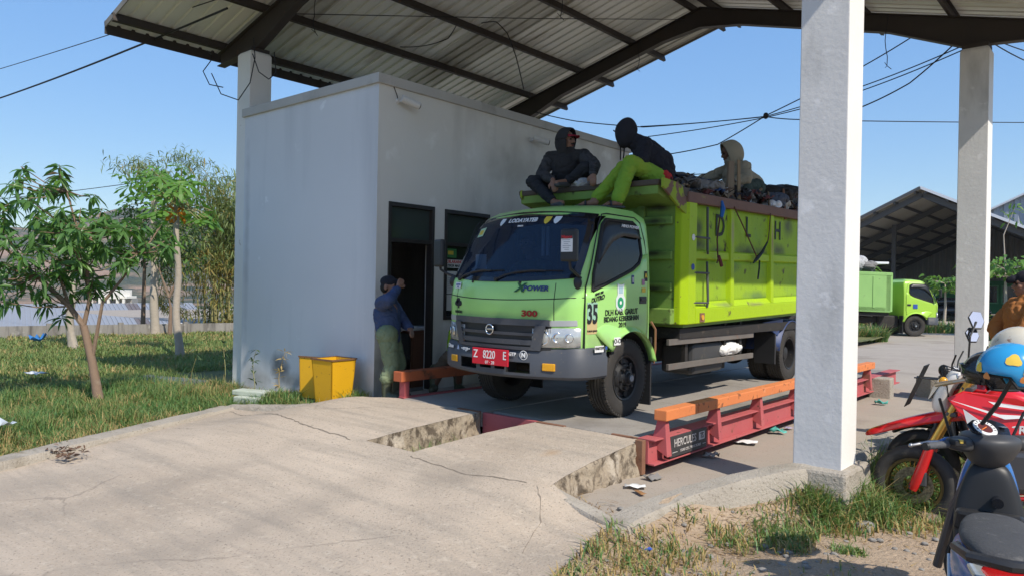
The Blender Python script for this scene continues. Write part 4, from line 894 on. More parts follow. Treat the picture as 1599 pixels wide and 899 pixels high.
bb((BX0, BY0+.1, 1.22), (BX0+.05, BY1, 2.62)).done('bed_side', BEDF, tk); bb((BX0+.05, BY1-.06, 1.3), (BX1-.06, BY1, 2.6)).done('bed_rear_gate', BEDF, tk)
bb((BX0+.12, BY0, 1.24), (BX1-.12, BY0+.05, 2.64)).done('bed_front_panel', BEDF, tk)
for z in (1.64, 1.98, 2.36): bb((BX0+.14, BY0-.045, z-.045), (BX1-.14, BY0-.001, z+.045)).done('front_rib', BEDF, tk, bevel=.01)
for x in (XC-.45, XC+.45): bb((x-.05, BY0-.05, 1.40), (x+.05, BY0-.0015, 2.63)).done('front_post', BEDF, tk, bevel=.01)
bb((BX0+.1, BY0-.09, 1.24), (BX1-.11, BY0-.002, 1.41)).done('front_sill', BEDF, tk, bevel=.012)
# chamfered corner post, sill, ledge, ribs, band, top rail on the side we see
for s_, X in ((1, BX1), (-1, BX0)):
    p = [(X-s_*.125, BY0-.012), (X-s_*.05, BY0+.0), (X, BY0+.09), (X, BY0+.27), (X-s_*.06, BY0+.275), (X-s_*.125, BY0+.2)]
    b = BB(); b.prism([(x, y, 1.235) for x, y in p], (0, 0, 1.42)); b.done('corner_post', BEDG, tk, bevel=.012)
    bb((X-s_*.10, BY0+.27, 1.235), (X, BY1, 1.40)).done('side_sill', BEDG, tk, bevel=.01)
    b = BB(); b.prism([(X-s_*.002, BY0+.28, 1.401), (X-s_*.06, BY0+.28, 1.47), (X-s_*.09, BY0+.28, 1.47), (X-s_*.09, BY0+.28, 1.401)], (0, BY1-BY0-.28, 0)); b.done('side_ledge', BEDG, tk)
ribs = [8.36+.0, 9.55, 10.75]; ribs = [8.40, 9.63, 10.86]
for y in ribs:
    b = BB(); b.hexa([(BX1-.07, y-.075, 1.41), (BX1-.004, y-.045, 1.41), (BX1-.004, y+.045, 1.41), (BX1-.07, y+.075, 1.41), (BX1-.07, y-.075, 2.55), (BX1-.02, y-.045, 2.55), (BX1-.02, y+.045, 2.55), (BX1-.07, y+.075, 2.55)])
    b.done('side_rib', BEDG, tk, bevel=.006)
edges = [BY0+.27]+ribs+[BY1]
for a, c in zip(edges, edges[1:]):
    q0, q1 = a+(.02 if a < 8 else .06), c-.06
    panel((BX1-.1, q0-.06, 1.44), (BX1-.062, q1+.06, 1.94), 'lower_side_panel', BEDP, tk); panel((BX1-.1, q0-.06, 2.0), (BX1-.062, q1+.06, 2.57), 'upper_side_panel', BEDP, tk)
    b = BB(); b.hexa([(BX1-.075, q0, 1.925), (BX1-.028, q0, 1.945), (BX1-.028, q1, 1.945), (BX1-.075, q1, 1.925), (BX1-.075, q0, 2.05), (BX1-.033, q0, 2.025), (BX1-.033, q1, 2.025), (BX1-.075, q1, 2.05)]); b.done('side_band', BEDG, tk, bevel=.006)
    n_ = 2
    for k in range(1, n_):
        y = q0+(q1-q0)*k/n_
b = BB(); b.span((BX1-.085, BY0+.05, 2.55), (BX1+.008, BY1, 2.665)); b.done('top_rail', BEDR, tk, bevel=.008)
bb((BX0-.01, BY0+.05, 2.55), (BX0+.08, BY1, 2.665)).done('top_rail', BEDR, tk, bevel=.008)
# forward lip over the cab with side gussets
LIPM = mat('rusty_lip_steel', (.075, .06, .05), .8, c2=(.11, .085, .07), vs=3, va=.8, c3=(.2, .26, .06), v3=4, t3=(.66, .75), bump=.2, bs=30)
MB().hexa([(-5.71, 6.74, 2.69), (-3.84, 6.74, 2.69), (-3.76, 7.24, 2.60), (-5.72, 7.24, 2.60), (-5.71, 6.73, 2.745), (-3.83, 6.73, 2.745), (-3.75, 7.26, 2.70), (-5.73, 7.26, 2.70)]).build('bed_lip', LIPM, tk, bevel=.008)
MB().hexa([(-5.70, 6.77, 2.60), (-3.86, 6.77, 2.60), (-3.84, 7.22, 2.50), (-5.70, 7.22, 2.50), (-5.70, 6.76, 2.685), (-3.85, 6.76, 2.685), (-3.80, 7.22, 2.598), (-5.71, 7.22, 2.598)]).build('lip_under', BEDF, tk)
for x in (-3.80, -5.69): MB().prism([(x, 6.73, 2.755), (x, 6.73, 2.66), (x, 7.10, 2.47), (x, 7.24, 2.42), (x, 7.24, 2.69), (x, 7.0, 2.74)], (.03, 0, 0)).build('lip_gusset', mat('peeling_gusset', (.16, .09, .07), .85, c2=(.2, .115, .09), vs=5, va=.8, c3=(.27, .36, .03), v3=7, t3=(.48, .53), bump=.3, bs=25), tk, bevel=.004)
# ladder
GRYL = mat('dark_ladder', (.05, .055, .06), .6, c2=(.09, .09, .085), vs=7)
MB().tube([(BX1-.005, 7.70, 2.54), (BX1+.004, 7.70, 2.05), (BX1-.01, 7.74, 2.02)], .014, 6).build('ladder_stile', GRYL, tk); MB().tube([(BX1-.01, 7.72, 1.93), (BX1+.01, 7.72, 1.5), (BX1-.0, 7.72, 1.42)], .014, 6).build('ladder_stile', GRYL, tk)
for z in (2.19, 1.80, 1.47): MB().cyl((BX1-.01, 7.40, z), (BX1+.006, 7.74, z), .012, n=8).build('ladder_rung', GRYL, tk)
# painted letters and marks
xl = BX1-.055; PNT = mat('black_letter_paint', (.02, .028, .022), .7, c3=(.12, .17, .04), v3=14, t3=(.6, .7))
text('D', 'lettering', PNT, (xl+.003, 8.13, 2.33+tz(8)), (0, 1, 0), (0, 0, 1), .36, tk, bold=.004, sx=1.0); text('L', 'lettering', PNT, (xl+.003, 8.93, 2.35+tz(8.9)), (0, 1, 0), (0, 0, 1), .35, tk, bold=.004, sx=.95)
text('H', 'lettering', PNT, (xl+.003, 9.90, 2.35+tz(9.9)), (0, 1, 0), (0, 0, 1), .35, tk, bold=.004, sx=.95)
for y, z, m_ in ((7.36, 2.18, PAPER), (7.36, 1.86, BLUP)): MB().lathe([(0, .001), (.003, .035), (0, .035)], (BX1+.003, y, z), (1, 0, 0), 18).build('round_mark', m_, tk)
rf = MB().box((BX1+.004, 7.60, 1.31), (.008, .11, .10)).build('side_marker', RUST, tk); MB().cyl((BX1+.008, 7.60, 1.31), (BX1+.016, 7.60, 1.31), .03, n=14).build('lens', AMB, rf)
ROPE = mat('brown_rope', (.10, .045, .035), .9); 
def rope(pts, r_, m_, label):
    o = MB().tube(pts, r_, 6).build('rope', m_, smooth=True); tag(o, label, 'rope', 'ropes and straps hanging on the truck bed'); return o
X = BX1+.014
rope([(X, 8.02, 2.64), (X+.01, 8.03, 2.55), (X+.008, 8.0, 2.45)], [.012, .03, .02], mat('blue_knot', (.02, .12, .4), .8), 'blue cloth knot tied on the rusty rail over the letter D')
rope([(X-.01, 8.0, 2.46), (X-.03, 7.98, 2.2), (X-.01, 7.96, 2.02), (X+.012, 7.93, 1.97), (X+.01, 7.90, 1.92)], .009, ROPE, 'thin brown rope hanging straight down across the letter D'); rope([(X+.01, 7.94, 2.0), (X+.012, 7.98, 1.95), (X+.012, 8.02, 1.89)], .022, mat('maroon_cloth', (.13, .03, .04), .9), 'maroon rag tied at the end of the brown rope below the letter D')
rope([(X, 8.36, 2.60), (X-.0, 8.7, 2.33), (X-.0, 9.06, 2.03)], .009, ROPE, 'brown rope running slantwise between the letters D and L'); rope([(X, 9.47, 2.62), (X-.0, 9.42, 2.3), (X, 9.38, 2.23)], .007, ROPE, 'thin brown cord above the dark strap near the letter L')
rope([(X, 9.38, 2.24), (X+.005, 9.2, 2.1), (X, 9.06, 2.02), (X, 8.95, 1.96)], [.012, .02, .026, .01], mat('dark_strap', (.02, .03, .028), .8), 'dark knotted strap below the letter L'); rope([(X, 9.14, 2.0), (X+.002, 9.13, 1.9), (X, 9.10, 1.76)], .011, mat('dark_strap', (.02, .03, .028)), 'short dark strap end hanging over the lower bed panel')
# ================================================================== PEOPLE
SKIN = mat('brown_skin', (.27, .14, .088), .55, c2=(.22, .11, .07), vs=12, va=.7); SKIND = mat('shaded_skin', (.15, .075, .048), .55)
BLKC = mat('black_hoodie', (.020, .019, .019), .95, c2=(.034, .032, .032), vs=6, va=.8, bump=.5, bs=18, bdist=.02); NAVY = mat('navy_hoodie', (.013, .013, .018), .95, c2=(.022, .021, .028), vs=5, bump=.5, bs=18, bdist=.02)
GRYC = mat('charcoal_sleeve', (.040, .039, .041), .95, c2=(.055, .053, .055), vs=7, bump=.4, bs=20, bdist=.02)
LIMT = mat('lime_trousers', (.23, .40, .03), .85, c2=(.17, .31, .03), vs=4, va=.8, c4=(.30, .38, .03), v4=3, t4=(.5, .7), bump=.5, bs=14, bdist=.02)
BEIG = mat('beige_hoodie', (.34, .30, .22), .95, c2=(.27, .235, .165), vs=5, va=.8, bump=.5, bs=16, bdist=.02)
NVJK = mat('navy_jacket', (.028, .05, .13), .75, c2=(.045, .07, .15), vs=5, va=.8, bump=.6, bs=13, bdist=.025)
OLIV = mat('olive_trousers', (.20, .24, .14), .9, c2=(.15, .19, .105), vs=5, va=.8, bump=.5, bs=14, bdist=.02)
BOOT = mat('green_rubber_boot', (.05, .068, .035), .5, c2=(.09, .09, .06), vs=7, va=.8); HAIRM = mat('black_hair', (.01, .009, .008), .7)
def blob(name, shapes, mats, parent=None, voxel=.011, smooth=4, wrinkle=0., ws=9.):
    """one continuous surface from round cones and ellipsoids (voxel union, smoothed)"""
    b = MB()
    for s in shapes:
        if s[0] == 'c':
            _, a, ra, c, rb = s; a, c = Vector(a), Vector(c)
            if (c-a).length > 1e-4: b.cyl(a, c, ra, rb, 14)
            b.ball(a, ra, 14, 10); b.ball(c, rb, 14, 10)
        else:
            rot = s[3] if len(s) > 3 else None
            b.ball(s[1], s[2], 16, 12, rot)
    me = b.mesh('m', [mats]); bm = bmesh.new(); bm.from_mesh(me); bmesh.ops.recalc_face_normals(bm, faces=bm.faces); bm.to_mesh(me); bm.free()
    o = bpy.data.objects.new('m', me)
    md = o.modifiers.new('r', 'REMESH'); md.mode = 'VOXEL'; md.voxel_size = voxel; md.use_smooth_shade = True
    sm_ = o.modifiers.new('s', 'SMOOTH'); sm_.factor = .5; sm_.iterations = smooth
    m2 = evald(o)
    if wrinkle:
        n = len(m2.vertices); co_ = np.empty(n*3, np.float32); m2.vertices.foreach_get('co', co_); co_ = co_.reshape(-1, 3); no_ = np.empty(n*3, np.float32); m2.vertex_normals.foreach_get('vector', no_); no_ = no_.reshape(-1, 3)
        def fold(x, y, z):
            w_ = mnoise.noise(Vector((x*4, y*4, z*4)))*.35; a = mnoise.noise(Vector((x*ws*.75+w_, y*ws*.75+7, z*ws*1.25+w_))); e = mnoise.noise(Vector((x*ws*1.5+31, y*ws*1.5, z*ws*2.2)))
            return .55*a-1.0*max(0., 1-abs(a)/.16)-.45*max(0., 1-abs(e)/.14)+.25
        d = np.array([fold(x, y, z) for x, y, z in co_.tolist()], np.float32)
        m2.vertices.foreach_set('co', (co_+no_*d[:, None]*wrinkle).ravel()); m2.update()
    m2.polygons.foreach_set('use_smooth', [True]*len(m2.polygons))
    m2.materials.clear(); m2.materials.append(mats); return link(name, m2, parent)
V3 = Vector
def C(a, ra, c, rb): return ('c', V3(a), ra, V3(c), rb)
def hand(w, d, nrm, thumb, curl=.5, s=1.):
    """w wrist, d finger direction, nrm back of hand, thumb = side vector"""
    w, d, nrm = V3(w), V3(d).normalized(), V3(nrm).normalized(); side = d.cross(nrm).normalized()
    if side.dot(V3(thumb)) < 0: side = -side
    S = [C(w, .027*s, w+d*.04*s, .026*s)]
    for k, (off, L) in enumerate(((.030, .066), (.010, .075), (-.010, .070), (-.029, .054))):
        b_ = w+d*.085*s+side*off*s; S.append(C(w+d*.03*s+side*off*.6*s, .017*s, b_, .0125*s))
        d1 = (d*math.cos(curl*.6)-nrm*math.sin(curl*.6)); m_ = b_+d1*L*.5*s; d2 = (d*math.cos(curl*1.5)-nrm*math.sin(curl*1.5)); S += [C(b_, .0115*s, m_, .010*s), C(m_, .010*s, m_+d2*L*.5*s, .0085*s)]
    t0 = w+d*.03*s+side*.024*s; t1 = t0+(side*.75+d*.6-nrm*.2).normalized()*.042*s; S += [C(t0, .015*s, t1, .0125*s), C(t1, .012*s, t1+(d*.95+side*.1-nrm*.3).normalized()*.034*s, .0095*s)]
    return S
def head(c, f, s=1., up=(0, 0, 1)):
    """c centre of the skull, f facing direction"""
    c, f = V3(c), V3(f).normalized(); u = (V3(up)-f*f.dot(V3(up))).normalized(); r = f.cross(u); M = Matrix((r, f, u)).transposed()
    q = lambda x, y, z: c+M@V3((x, y, z))*s
    S = [('e', q(0, -.012, .025), V3((.076, .094, .092))*s, M), ('e', q(0, .022, -.045), V3((.060, .070, .075))*s, M), C(q(0, .05, -.095), .026*s, q(0, .062, -.092), .022*s),
         C(q(0, .088, .008), .011*s, q(0, .106, -.026), .014*s), C(q(-.014, .092, -.032), .010*s, q(.014, .092, -.032), .010*s), C(q(-.02, .080, -.060), .012*s, q(.02, .080, -.060), .012*s), C(q(-.018, .078, -.072), .011*s, q(.018, .078, -.072), .011*s),
         C(q(-.045, .072, .022), .014*s, q(.045, .072, .022), .014*s), C(q(-.046, .06, -.022), .02*s, q(-.04, .066, -.03), .02*s), C(q(.046, .06, -.022), .02*s, q(.04, .066, -.03), .02*s)]
    for e in (-1, 1): S += [('e', q(e*.080, -.012, -.012), V3((.012, .024, .034))*s, M)]
    return S, q, M
def face_bits(q, s, par, moustache=False, m_=None):
    for e in (-1, 1):
        MB().ball(q(e*.030, .078, .004), .012*s, 10, 6).build('eye', mat('dark_eye', (.02, .014, .01), .25), par, smooth=True)
        MB().tube([q(e*.016, .0925, .024), q(e*.032, .092, .030), q(e*.05, .078, .024)], .0055*s, 6).build('eyebrow', HAIRM, par, smooth=True)
    MB().tube([q(-.022, .090, -.066), q(0, .0945, -.067), q(.022, .090, -.066)], .0055*s, 6).build('mouth', mat('lip_skin', (.16, .05, .04), .5), par, smooth=True)
    if moustache: MB().tube([q(-.032, .086, -.056), q(-.012, .1005, -.050), q(.012, .1005, -.050), q(.032, .086, -.056)], .0085*s, 6).build('moustache', HAIRM, par, smooth=True)
def hood(name, c, f, m_, par, s=1., op=.62, up=(0, 0, 1), deep=1.):
    """hood shell with a face opening"""
    c, f = V3(c), V3(f).normalized(); u = (V3(up)-f*f.dot(V3(up))).normalized(); r = f.cross(u); M = Matrix((r, u, f)).transposed()
    rows = []; nth = 14; nph = 28
    a0 = math.acos(op)
    for i in range(nth+1):
        th = a0+(math.pi-a0)*i/nth*.999; r_ = []
        for k in range(nph+1):
            ph = 2*math.pi*k/nph; x = math.sin(th)*math.cos(ph); y = math.sin(th)*math.sin(ph); z = math.cos(th)
            yy = y*(.150 if y > 0 else .185); pk = 1+.10*max(0, y)**3*max(0, -z)
            p = V3((x*.118*pk, yy*pk, z*.135*deep+(.02*y if i < 3 else 0)))*s
            p *= 1+.035*mnoise.noise(p*14+V3((c.x, 0, 0)))
            r_.append(c+M@p)
        rows.append(r_)
    b = MB().grid(rows)
    return b.build(name, m_, par, smooth='all', solid=.012, sub=1)
# ---- 1: man in black hoodie sitting at the left end of the bed lip
def person(label, loc): return thing('person', label, 'person', loc)
p = person('man in black hoodie and red cap cross legged on the truck bed lip', (-5.2, 6.95, 2.75))
hc = V3((-5.165, 6.93, 3.325)); fd = V3((.97, .08, -.02)); S, q, M = head(hc, fd)
hipL, hipR = V3((-5.36, 7.02, 2.86)), V3((-5.10, 7.08, 2.86)); knL, knR = V3((-5.44, 6.66, 2.83)), V3((-4.80, 6.80, 2.95)); ftL, ftR = V3((-5.06, 6.58, 2.56)), V3((-4.98, 6.70, 2.80))
shL, shR = V3((-5.40, 6.93, 3.13)), V3((-4.98, 7.02, 3.13)); elL, elR = V3((-5.42, 6.80, 2.93)), V3((-4.70, 6.84, 2.98)); wrL, wrR = V3((-5.10, 6.60, 2.815)), V3((-4.62, 6.70, 2.865))
ch = (shL+shR)/2; pv = (hipL+hipR)/2
body = S+[C(hc+V3((0, .02, -.06)), .05, ch+V3((0, .0, .02)), .06), C(pv, .13, ch-V3((0, 0, .10)), .15), C(shL, .07, shR, .07), C(shL, .055, elL, .042), C(elL, .042, wrL, .028), C(shR, .055, elR, .042), C(elR, .042, wrR, .028),
     C(hipL, .085, knL, .058), C(knL, .055, ftL, .036), C(hipR, .085, knR, .058), C(knR, .055, ftR, .036), C(ftL, .035, ftL+V3((.16, -.06, -.02)), .028), C(ftR, .035, ftR+V3((-.02, -.16, -.03)), .028)]
body += hand(wrL, (.45, -.25, -.75), (.5, -.8, .3), (-.6, -.5, 0), .5)+hand(wrR, (.15, -.25, -.95), (.4, -.9, 0), (-.9, -.2, 0), .45)
bd = blob('body', body, SKIN, p, .0075, 3); face_bits(q, 1., p, True)
blob('hoodie', [C(pv-V3((0, 0, .03)), .165, ch-V3((0, 0, .12)), .178), C(shL, .088, shR, .088), C(ch+V3((0, 0, .0)), .11, hc+V3((-.0, .02, -.11)), .085), C(shL, .082, elL, .066), C(elL, .064, wrL+(elL-wrL)*.12, .044), C(shR, .082, elR, .066), C(elR, .064, wrR+(elR-wrR)*.12, .046)], BLKC, p, .010, 4, .011)
for a, e, w in ((shL, elL, wrL), (shR, elR, wrR)):
    blob('sleeve', [C(a.lerp(e, .25), .083, e, .070), C(e, .068, w+(e-w)*.10, .048)], GRYC, p, .010, 4, .011, 11)
blob('trousers', [C(hipL, .115, knL, .082), C(knL, .078, ftL+(knL-ftL)*.14, .055), C(hipR, .115, knR, .082), C(knR, .078, ftR+(knR-ftR)*.16, .055), C(hipL, .13, hipR, .13)], mat('black_jeans', (.012, .013, .017), .9, c2=(.022, .023, .028), vs=6, bump=.4, bs=16), p, .010, 4, .010)
hood('hood', hc+V3((-.01, .012, -.004)), fd, BLKC, p, 1.06, .50)
cpz = MB(); u = M@V3((0, 0, 1)); f = M@V3((0, 1, 0)); r = M@V3((1, 0, 0))
cb = []
for i in range(5):
    t = i/4; cb.append([hc+u*(.055-.012*t-.010*abs(k-4)**1.3*.6*t/2)+f*(.085+.085*t)*math.cos((k-4)*.26)+r*(.085*math.sin((k-4)*.33)) for k in range(9)])
cpo = MB().grid(cb).build('cap', mat('red_cap', (.30, .012, .03), .8), p, smooth='all', solid=.008)
blob('shoe', [C(ftL+V3((-.02, .02, -.02)), .042, ftL+V3((.15, -.06, -.035)), .036)], mat('grey_sandal', (.06, .06, .065), .7), p, .01, 2); blob('shoe', [C(ftR+V3((0, .02, -.02)), .042, ftR+V3((-.02, -.15, -.045)), .036)], mat('grey_sandal', (.06, .06, .065)), p, .01, 2)
b = blob('grey_cloth', [('e', V3((-4.98, 6.86, 2.775)), V3((.20, .10, .045))), ('e', V3((-4.84, 6.80, 2.78)), V3((.11, .09, .06))), ('e', V3((-5.1, 6.82, 2.77)), V3((.1, .1, .03)))], mat('pale_cloth_sheet', (.42, .41, .40), .9, bump=.6, bs=18, bdist=.02), None, .01, 3, .02, 12)
tag(b, 'crumpled pale grey cloth on the bed lip under the man in the red cap', 'cloth')
# ---- 2: man seen from behind in dark hoodie and lime trousers
p = person('man in dark hoodie and lime trousers sitting on the bed corner above the cab', (-4.05, 7.2, 2.72))
hc = V3((-4.395, 6.99, 3.345)); fd = V3((-.80, .55, -.22)); S, q, M = head(hc, fd)
hipL, hipR = V3((-4.17, 7.27, 2.83)), V3((-4.08, 7.07, 2.83)); knL, knR = V3((-4.33, 6.84, 2.90)), V3((-4.17, 6.73, 2.94)); ftL, ftR = V3((-4.50, 6.53, 2.53)), V3((-4.22, 6.56, 2.51))
shL, shR = V3((-4.33, 7.20, 3.15)), V3((-4.15, 6.98, 3.15)); elL, elR = V3((-4.36, 7.12, 2.92)), V3((-4.07, 6.84, 2.98)); wrL, wrR = V3((-4.30, 6.86, 2.86)), V3((-4.25, 6.76, 2.85))
elR = V3((-4.11, 6.88, 2.98)); ch = (shL+shR)/2+V3((.02, .0, 0)); pv = (hipL+hipR)/2
body = S+[C(hc+V3((.04, .02, -.07)), .05, ch+V3((0, .0, .03)), .06), C(pv, .13, ch-V3((-.05, -.02, .12)), .14), C(shL, .07, shR, .07), C(shL, .055, elL, .042), C(elL, .042, wrL, .028), C(shR, .055, elR, .042), C(elR, .042, wrR, .028),
     C(hipL, .085, knL, .058), C(knL, .055, ftL, .036), C(hipR, .085, knR, .058), C(knR, .055, ftR, .038)]
for ft, d in ((ftL, V3((-.8, -.55, 0))), (ftR, V3((-.55, -.8, 0)))):
    d.normalize(); sd_ = V3((-d.y, d.x, 0)); body += [C(ft-d*.03+V3((0, 0, -.01)), .034, ft+d*.10+V3((0, 0, -.025)), .026)]+[C(ft+d*.10+sd_*o_+V3((0, 0, -.028)), .014, ft+d*(.15-.012*abs(k-1))+sd_*o_*1.2+V3((0, 0, -.034)), .010) for k, o_ in enumerate((.024, .010, -.003, -.015, -.027))]
body += hand(wrR, (-.3, -.35, -.85), (-.2, -.9, .2), (.8, -.2, 0), .5)+hand(wrL, (-.6, -.5, -.5), (-.2, -.5, .7), (.6, -.5, 0), .5)
blob('body', body, SKIN, p, .0075, 3)
blob('hoodie', [C(pv+V3((.05, .02, .07)), .17, ch-V3((-.05, -.01, .10)), .178), C(ch-V3((-.05, -.01, .10)), .175, ch, .13), C(pv+V3((.02, .03, .16)), .17, ch+V3((.03, .02, -.04)), .145), C(shL, .09, shR, .09), C(ch, .12, hc+V3((.05, .02, -.09)), .09), C(shL, .084, elL, .07), C(elL, .066, wrL+(elL-wrL)*.1, .046), C(shR, .086, elR, .07), C(elR, .066, wrR+(elR-wrR)*.1, .048)], NAVY, p, .010, 4, .011)
hood('hood', hc+V3((.005, -.005, -.006)), fd, NAVY, p, 1.04, .62, up=(.2, .1, 1))
blob('trousers', [C(hipL, .115, knL, .088), C(knL, .084, ftL+(knL-ftL)*.16, .066), C(hipR, .12, knR, .088), C(knR, .085, ftR+(knR-ftR)*.12, .076), C(hipL, .13, hipR, .13)], LIMT, p, .010, 4, .010)
blob('waistband', [C(pv+V3((.10, -.03, .02)), .105, pv+V3((.10, .04, .03)), .10)], mat('red_waistband', (.45, .02, .02), .8), p, .012, 3)
for ft, d in ((ftL, V3((-.8, -.55, 0))), (ftR, V3((-.55, -.8, 0)))):
    d.normalize(); s_ = MB().box(ft+d*.055+V3((0, 0, -.052)), (.27, .095, .022), math.atan2(d.y, d.x)).build('sandal', mat('grey_sandal', (.06, .06, .065), .7), p, bevel=.01)
    sd_ = V3((-d.y, d.x, 0)); c0 = ft+d*.08; MB().tube([c0+sd_*.05+V3((0, 0, -.045)), c0+sd_*.035+V3((0, 0, -.0)), c0-sd_*.035+V3((0, 0, -.0)), c0-sd_*.05+V3((0, 0, -.045))], .012, 6).build('strap', BLKPL, s_)
# ---- 3: worker in a beige hood kneeling on the load
p = person('worker in beige hoodie with hood up sitting on the rubbish in the truck bed', (-4.15, 9.4, 2.8))
hc = V3((-4.235, 9.28, 3.43)); fd = V3((-.72, -.62, -.30)); S, q, M = head(hc, fd)
hipL, hipR = V3((-4.16, 9.75, 2.98)), V3((-3.98, 9.56, 2.98)); knL, knR = V3((-4.45, 9.35, 2.98)), V3((-4.0, 9.25, 2.97)); ftL, ftR = V3((-4.4, 9.75, 2.86)), V3((-3.95, 9.62, 2.86))
shL, shR = V3((-4.36, 9.52, 3.24)), V3((-4.04, 9.33, 3.23)); elL, elR = V3((-4.62, 9.30, 3.10)), V3((-3.96, 9.22, 3.06)); wrL, wrR = V3((-4.78, 9.0, 2.98)), V3((-4.12, 9.04, 2.99)); ch = (shL+shR)/2; pv = (hipL+hipR)/2
body = S+[C(hc+V3((.03, .03, -.07)), .05, ch, .06), C(pv, .13, ch-V3((0, 0, .1)), .14), C(shL, .07, shR, .07), C(shL, .055, elL, .042), C(elL, .042, wrL, .028), C(shR, .055, elR, .042), C(elR, .042, wrR, .028), C(hipL, .085, knL, .058), C(knL, .055, ftL, .036), C(hipR, .085, knR, .058), C(knR, .055, ftR, .036), C(ftL, .035, ftL+V3((.06, .14, -.02)), .028), C(ftR, .035, ftR+V3((.03, .15, -.02)), .028)]
body += hand(wrL, (-.6, -.6, -.5), (-.3, -.3, .9), (.6, -.6, 0), .5)+hand(wrR, (-.5, -.6, -.5), (-.2, -.5, .8), (-.6, .5, 0), .5)
blob('body', body, SKIND, p, .0075, 3); face_bits(q, 1., p)
blob('hoodie', [C(pv+V3((0, 0, .05)), .16, ch-V3((0, 0, .1)), .18), C(shL, .092, shR, .092), C(ch, .12, hc+V3((.03, .03, -.1)), .10), C(shL, .088, elL, .074), C(elL, .072, wrL+(elL-wrL)*.1, .05), C(shR, .088, elR, .078), C(elR, .074, wrR+(elR-wrR)*.1, .052)], BEIG, p, .010, 4, .011)
hood('hood', hc+V3((.012, .012, .0)), fd, BEIG, p, 1.14, .42, deep=1.15)
blob('trousers', [C(hipL, .115, knL, .085), C(knL, .08, ftL, .06), C(hipR, .12, knR, .088), C(knR, .08, ftR, .06), C(hipL, .13, hipR, .13)], mat('dark_green_trousers', (.03, .05, .04), .9, c2=(.05, .07, .06), vs=5), p, .010, 4, .010)
# ---- 4: man in navy jacket leaning by the office door, arm raised to his face
p = person('man in navy jacket leaning at the office door with one hand raised', (-6.72, 5.6, .27))
hc = V3((-6.70, 5.60, 1.585)); fd = V3((.86, .46, -.05)); S, q, M = head(hc, fd)
hipL, hipR = V3((-6.78, 5.70, 1.03)), V3((-6.66, 5.54, 1.03)); knL, knR = V3((-6.72, 5.78, .66)), V3((-6.60, 5.58, .66)); ftL, ftR = V3((-6.70, 5.72, .34)), V3((-6.62, 5.52, .34))
shL, shR = V3((-6.86, 5.76, 1.39)), V3((-6.64, 5.45, 1.39)); elR = V3((-6.46, 5.40, 1.44)); wrR = V3((-6.50, 5.56, 1.57)); elL = V3((-6.72, 5.85, 1.17)); wrL = V3((-6.52, 5.78, 1.10)); ch = (shL+shR)/2; pv = (hipL+hipR)/2
body = S+[C(hc+V3((-.02, -.01, -.07)), .05, ch, .06), C(pv, .13, ch-V3((0, 0, .1)), .145), C(shL, .07, shR, .07), C(shL, .055, elL, .042), C(elL, .042, wrL, .028), C(shR, .055, elR, .042), C(elR, .042, wrR, .028), C(hipL, .085, knL, .058), C(knL, .055, ftL, .036), C(hipR, .085, knR, .058), C(knR, .055, ftR, .036), C(ftL, .04, ftL+V3((.15, .06, -.03)), .03), C(ftR, .04, ftR+V3((.14, .03, -.03)), .03)]
body += hand(wrR, (-.2, .6, .75), (.8, -.4, .2), (.3, .3, -.6), .5)+hand(wrL, (.7, -.4, -.4), (.3, .6, .7), (-.3, -.3, .8), .4)
blob('body', body, SKIN, p, .0075, 3); face_bits(q, 1., p)
blob('jacket', [C(pv-V3((0, 0, .03)), .140, ch-V3((0, 0, .12)), .158), C(shL, .078, shR, .078), C(ch, .10, hc+V3((-.02, 0, -.12)), .07), C(shL, .085, elL, .07), C(elL, .068, wrL+(elL-wrL)*.12, .05), C(shR, .088, elR, .075), C(elR, .07, wrR+(elR-wrR)*.15, .052)], NVJK, p, .010, 4, .011)
blob('trousers', [C(hipL, .112, knL, .09), C(knL, .09, ftL+V3((0, 0, .22)), .085), C(hipR, .115, knR, .092), C(knR, .092, ftR+V3((0, 0, .20)), .088), C(hipL, .128, hipR, .128)], OLIV, p, .010, 4, .010)
for ft, d in ((ftL, V3((.92, .35, 0))), (ftR, V3((.95, .2, 0)))): blob('boot', [C(ft+V3((0, 0, .26)), .066, ft+V3((0, 0, .03)), .056), C(ft+V3((0, 0, -.015)), .055, ft+d*.16+V3((0, 0, -.022)), .046)], BOOT, p, .011, 3)
blob('cap', [('e', hc+M@V3((0, -.012, .055)), V3((.086, .104, .075)), M), C(hc+M@V3((0, .09, .058)), .03, hc+M@V3((0, .10, .052)), .026)], mat('dark_cap', (.010, .011, .018), .85), p, .009, 3)
blob('hair', [('e', hc+M@V3((0, -.035, -.01)), V3((.08, .075, .08)), M)], HAIRM, p, .01, 2)
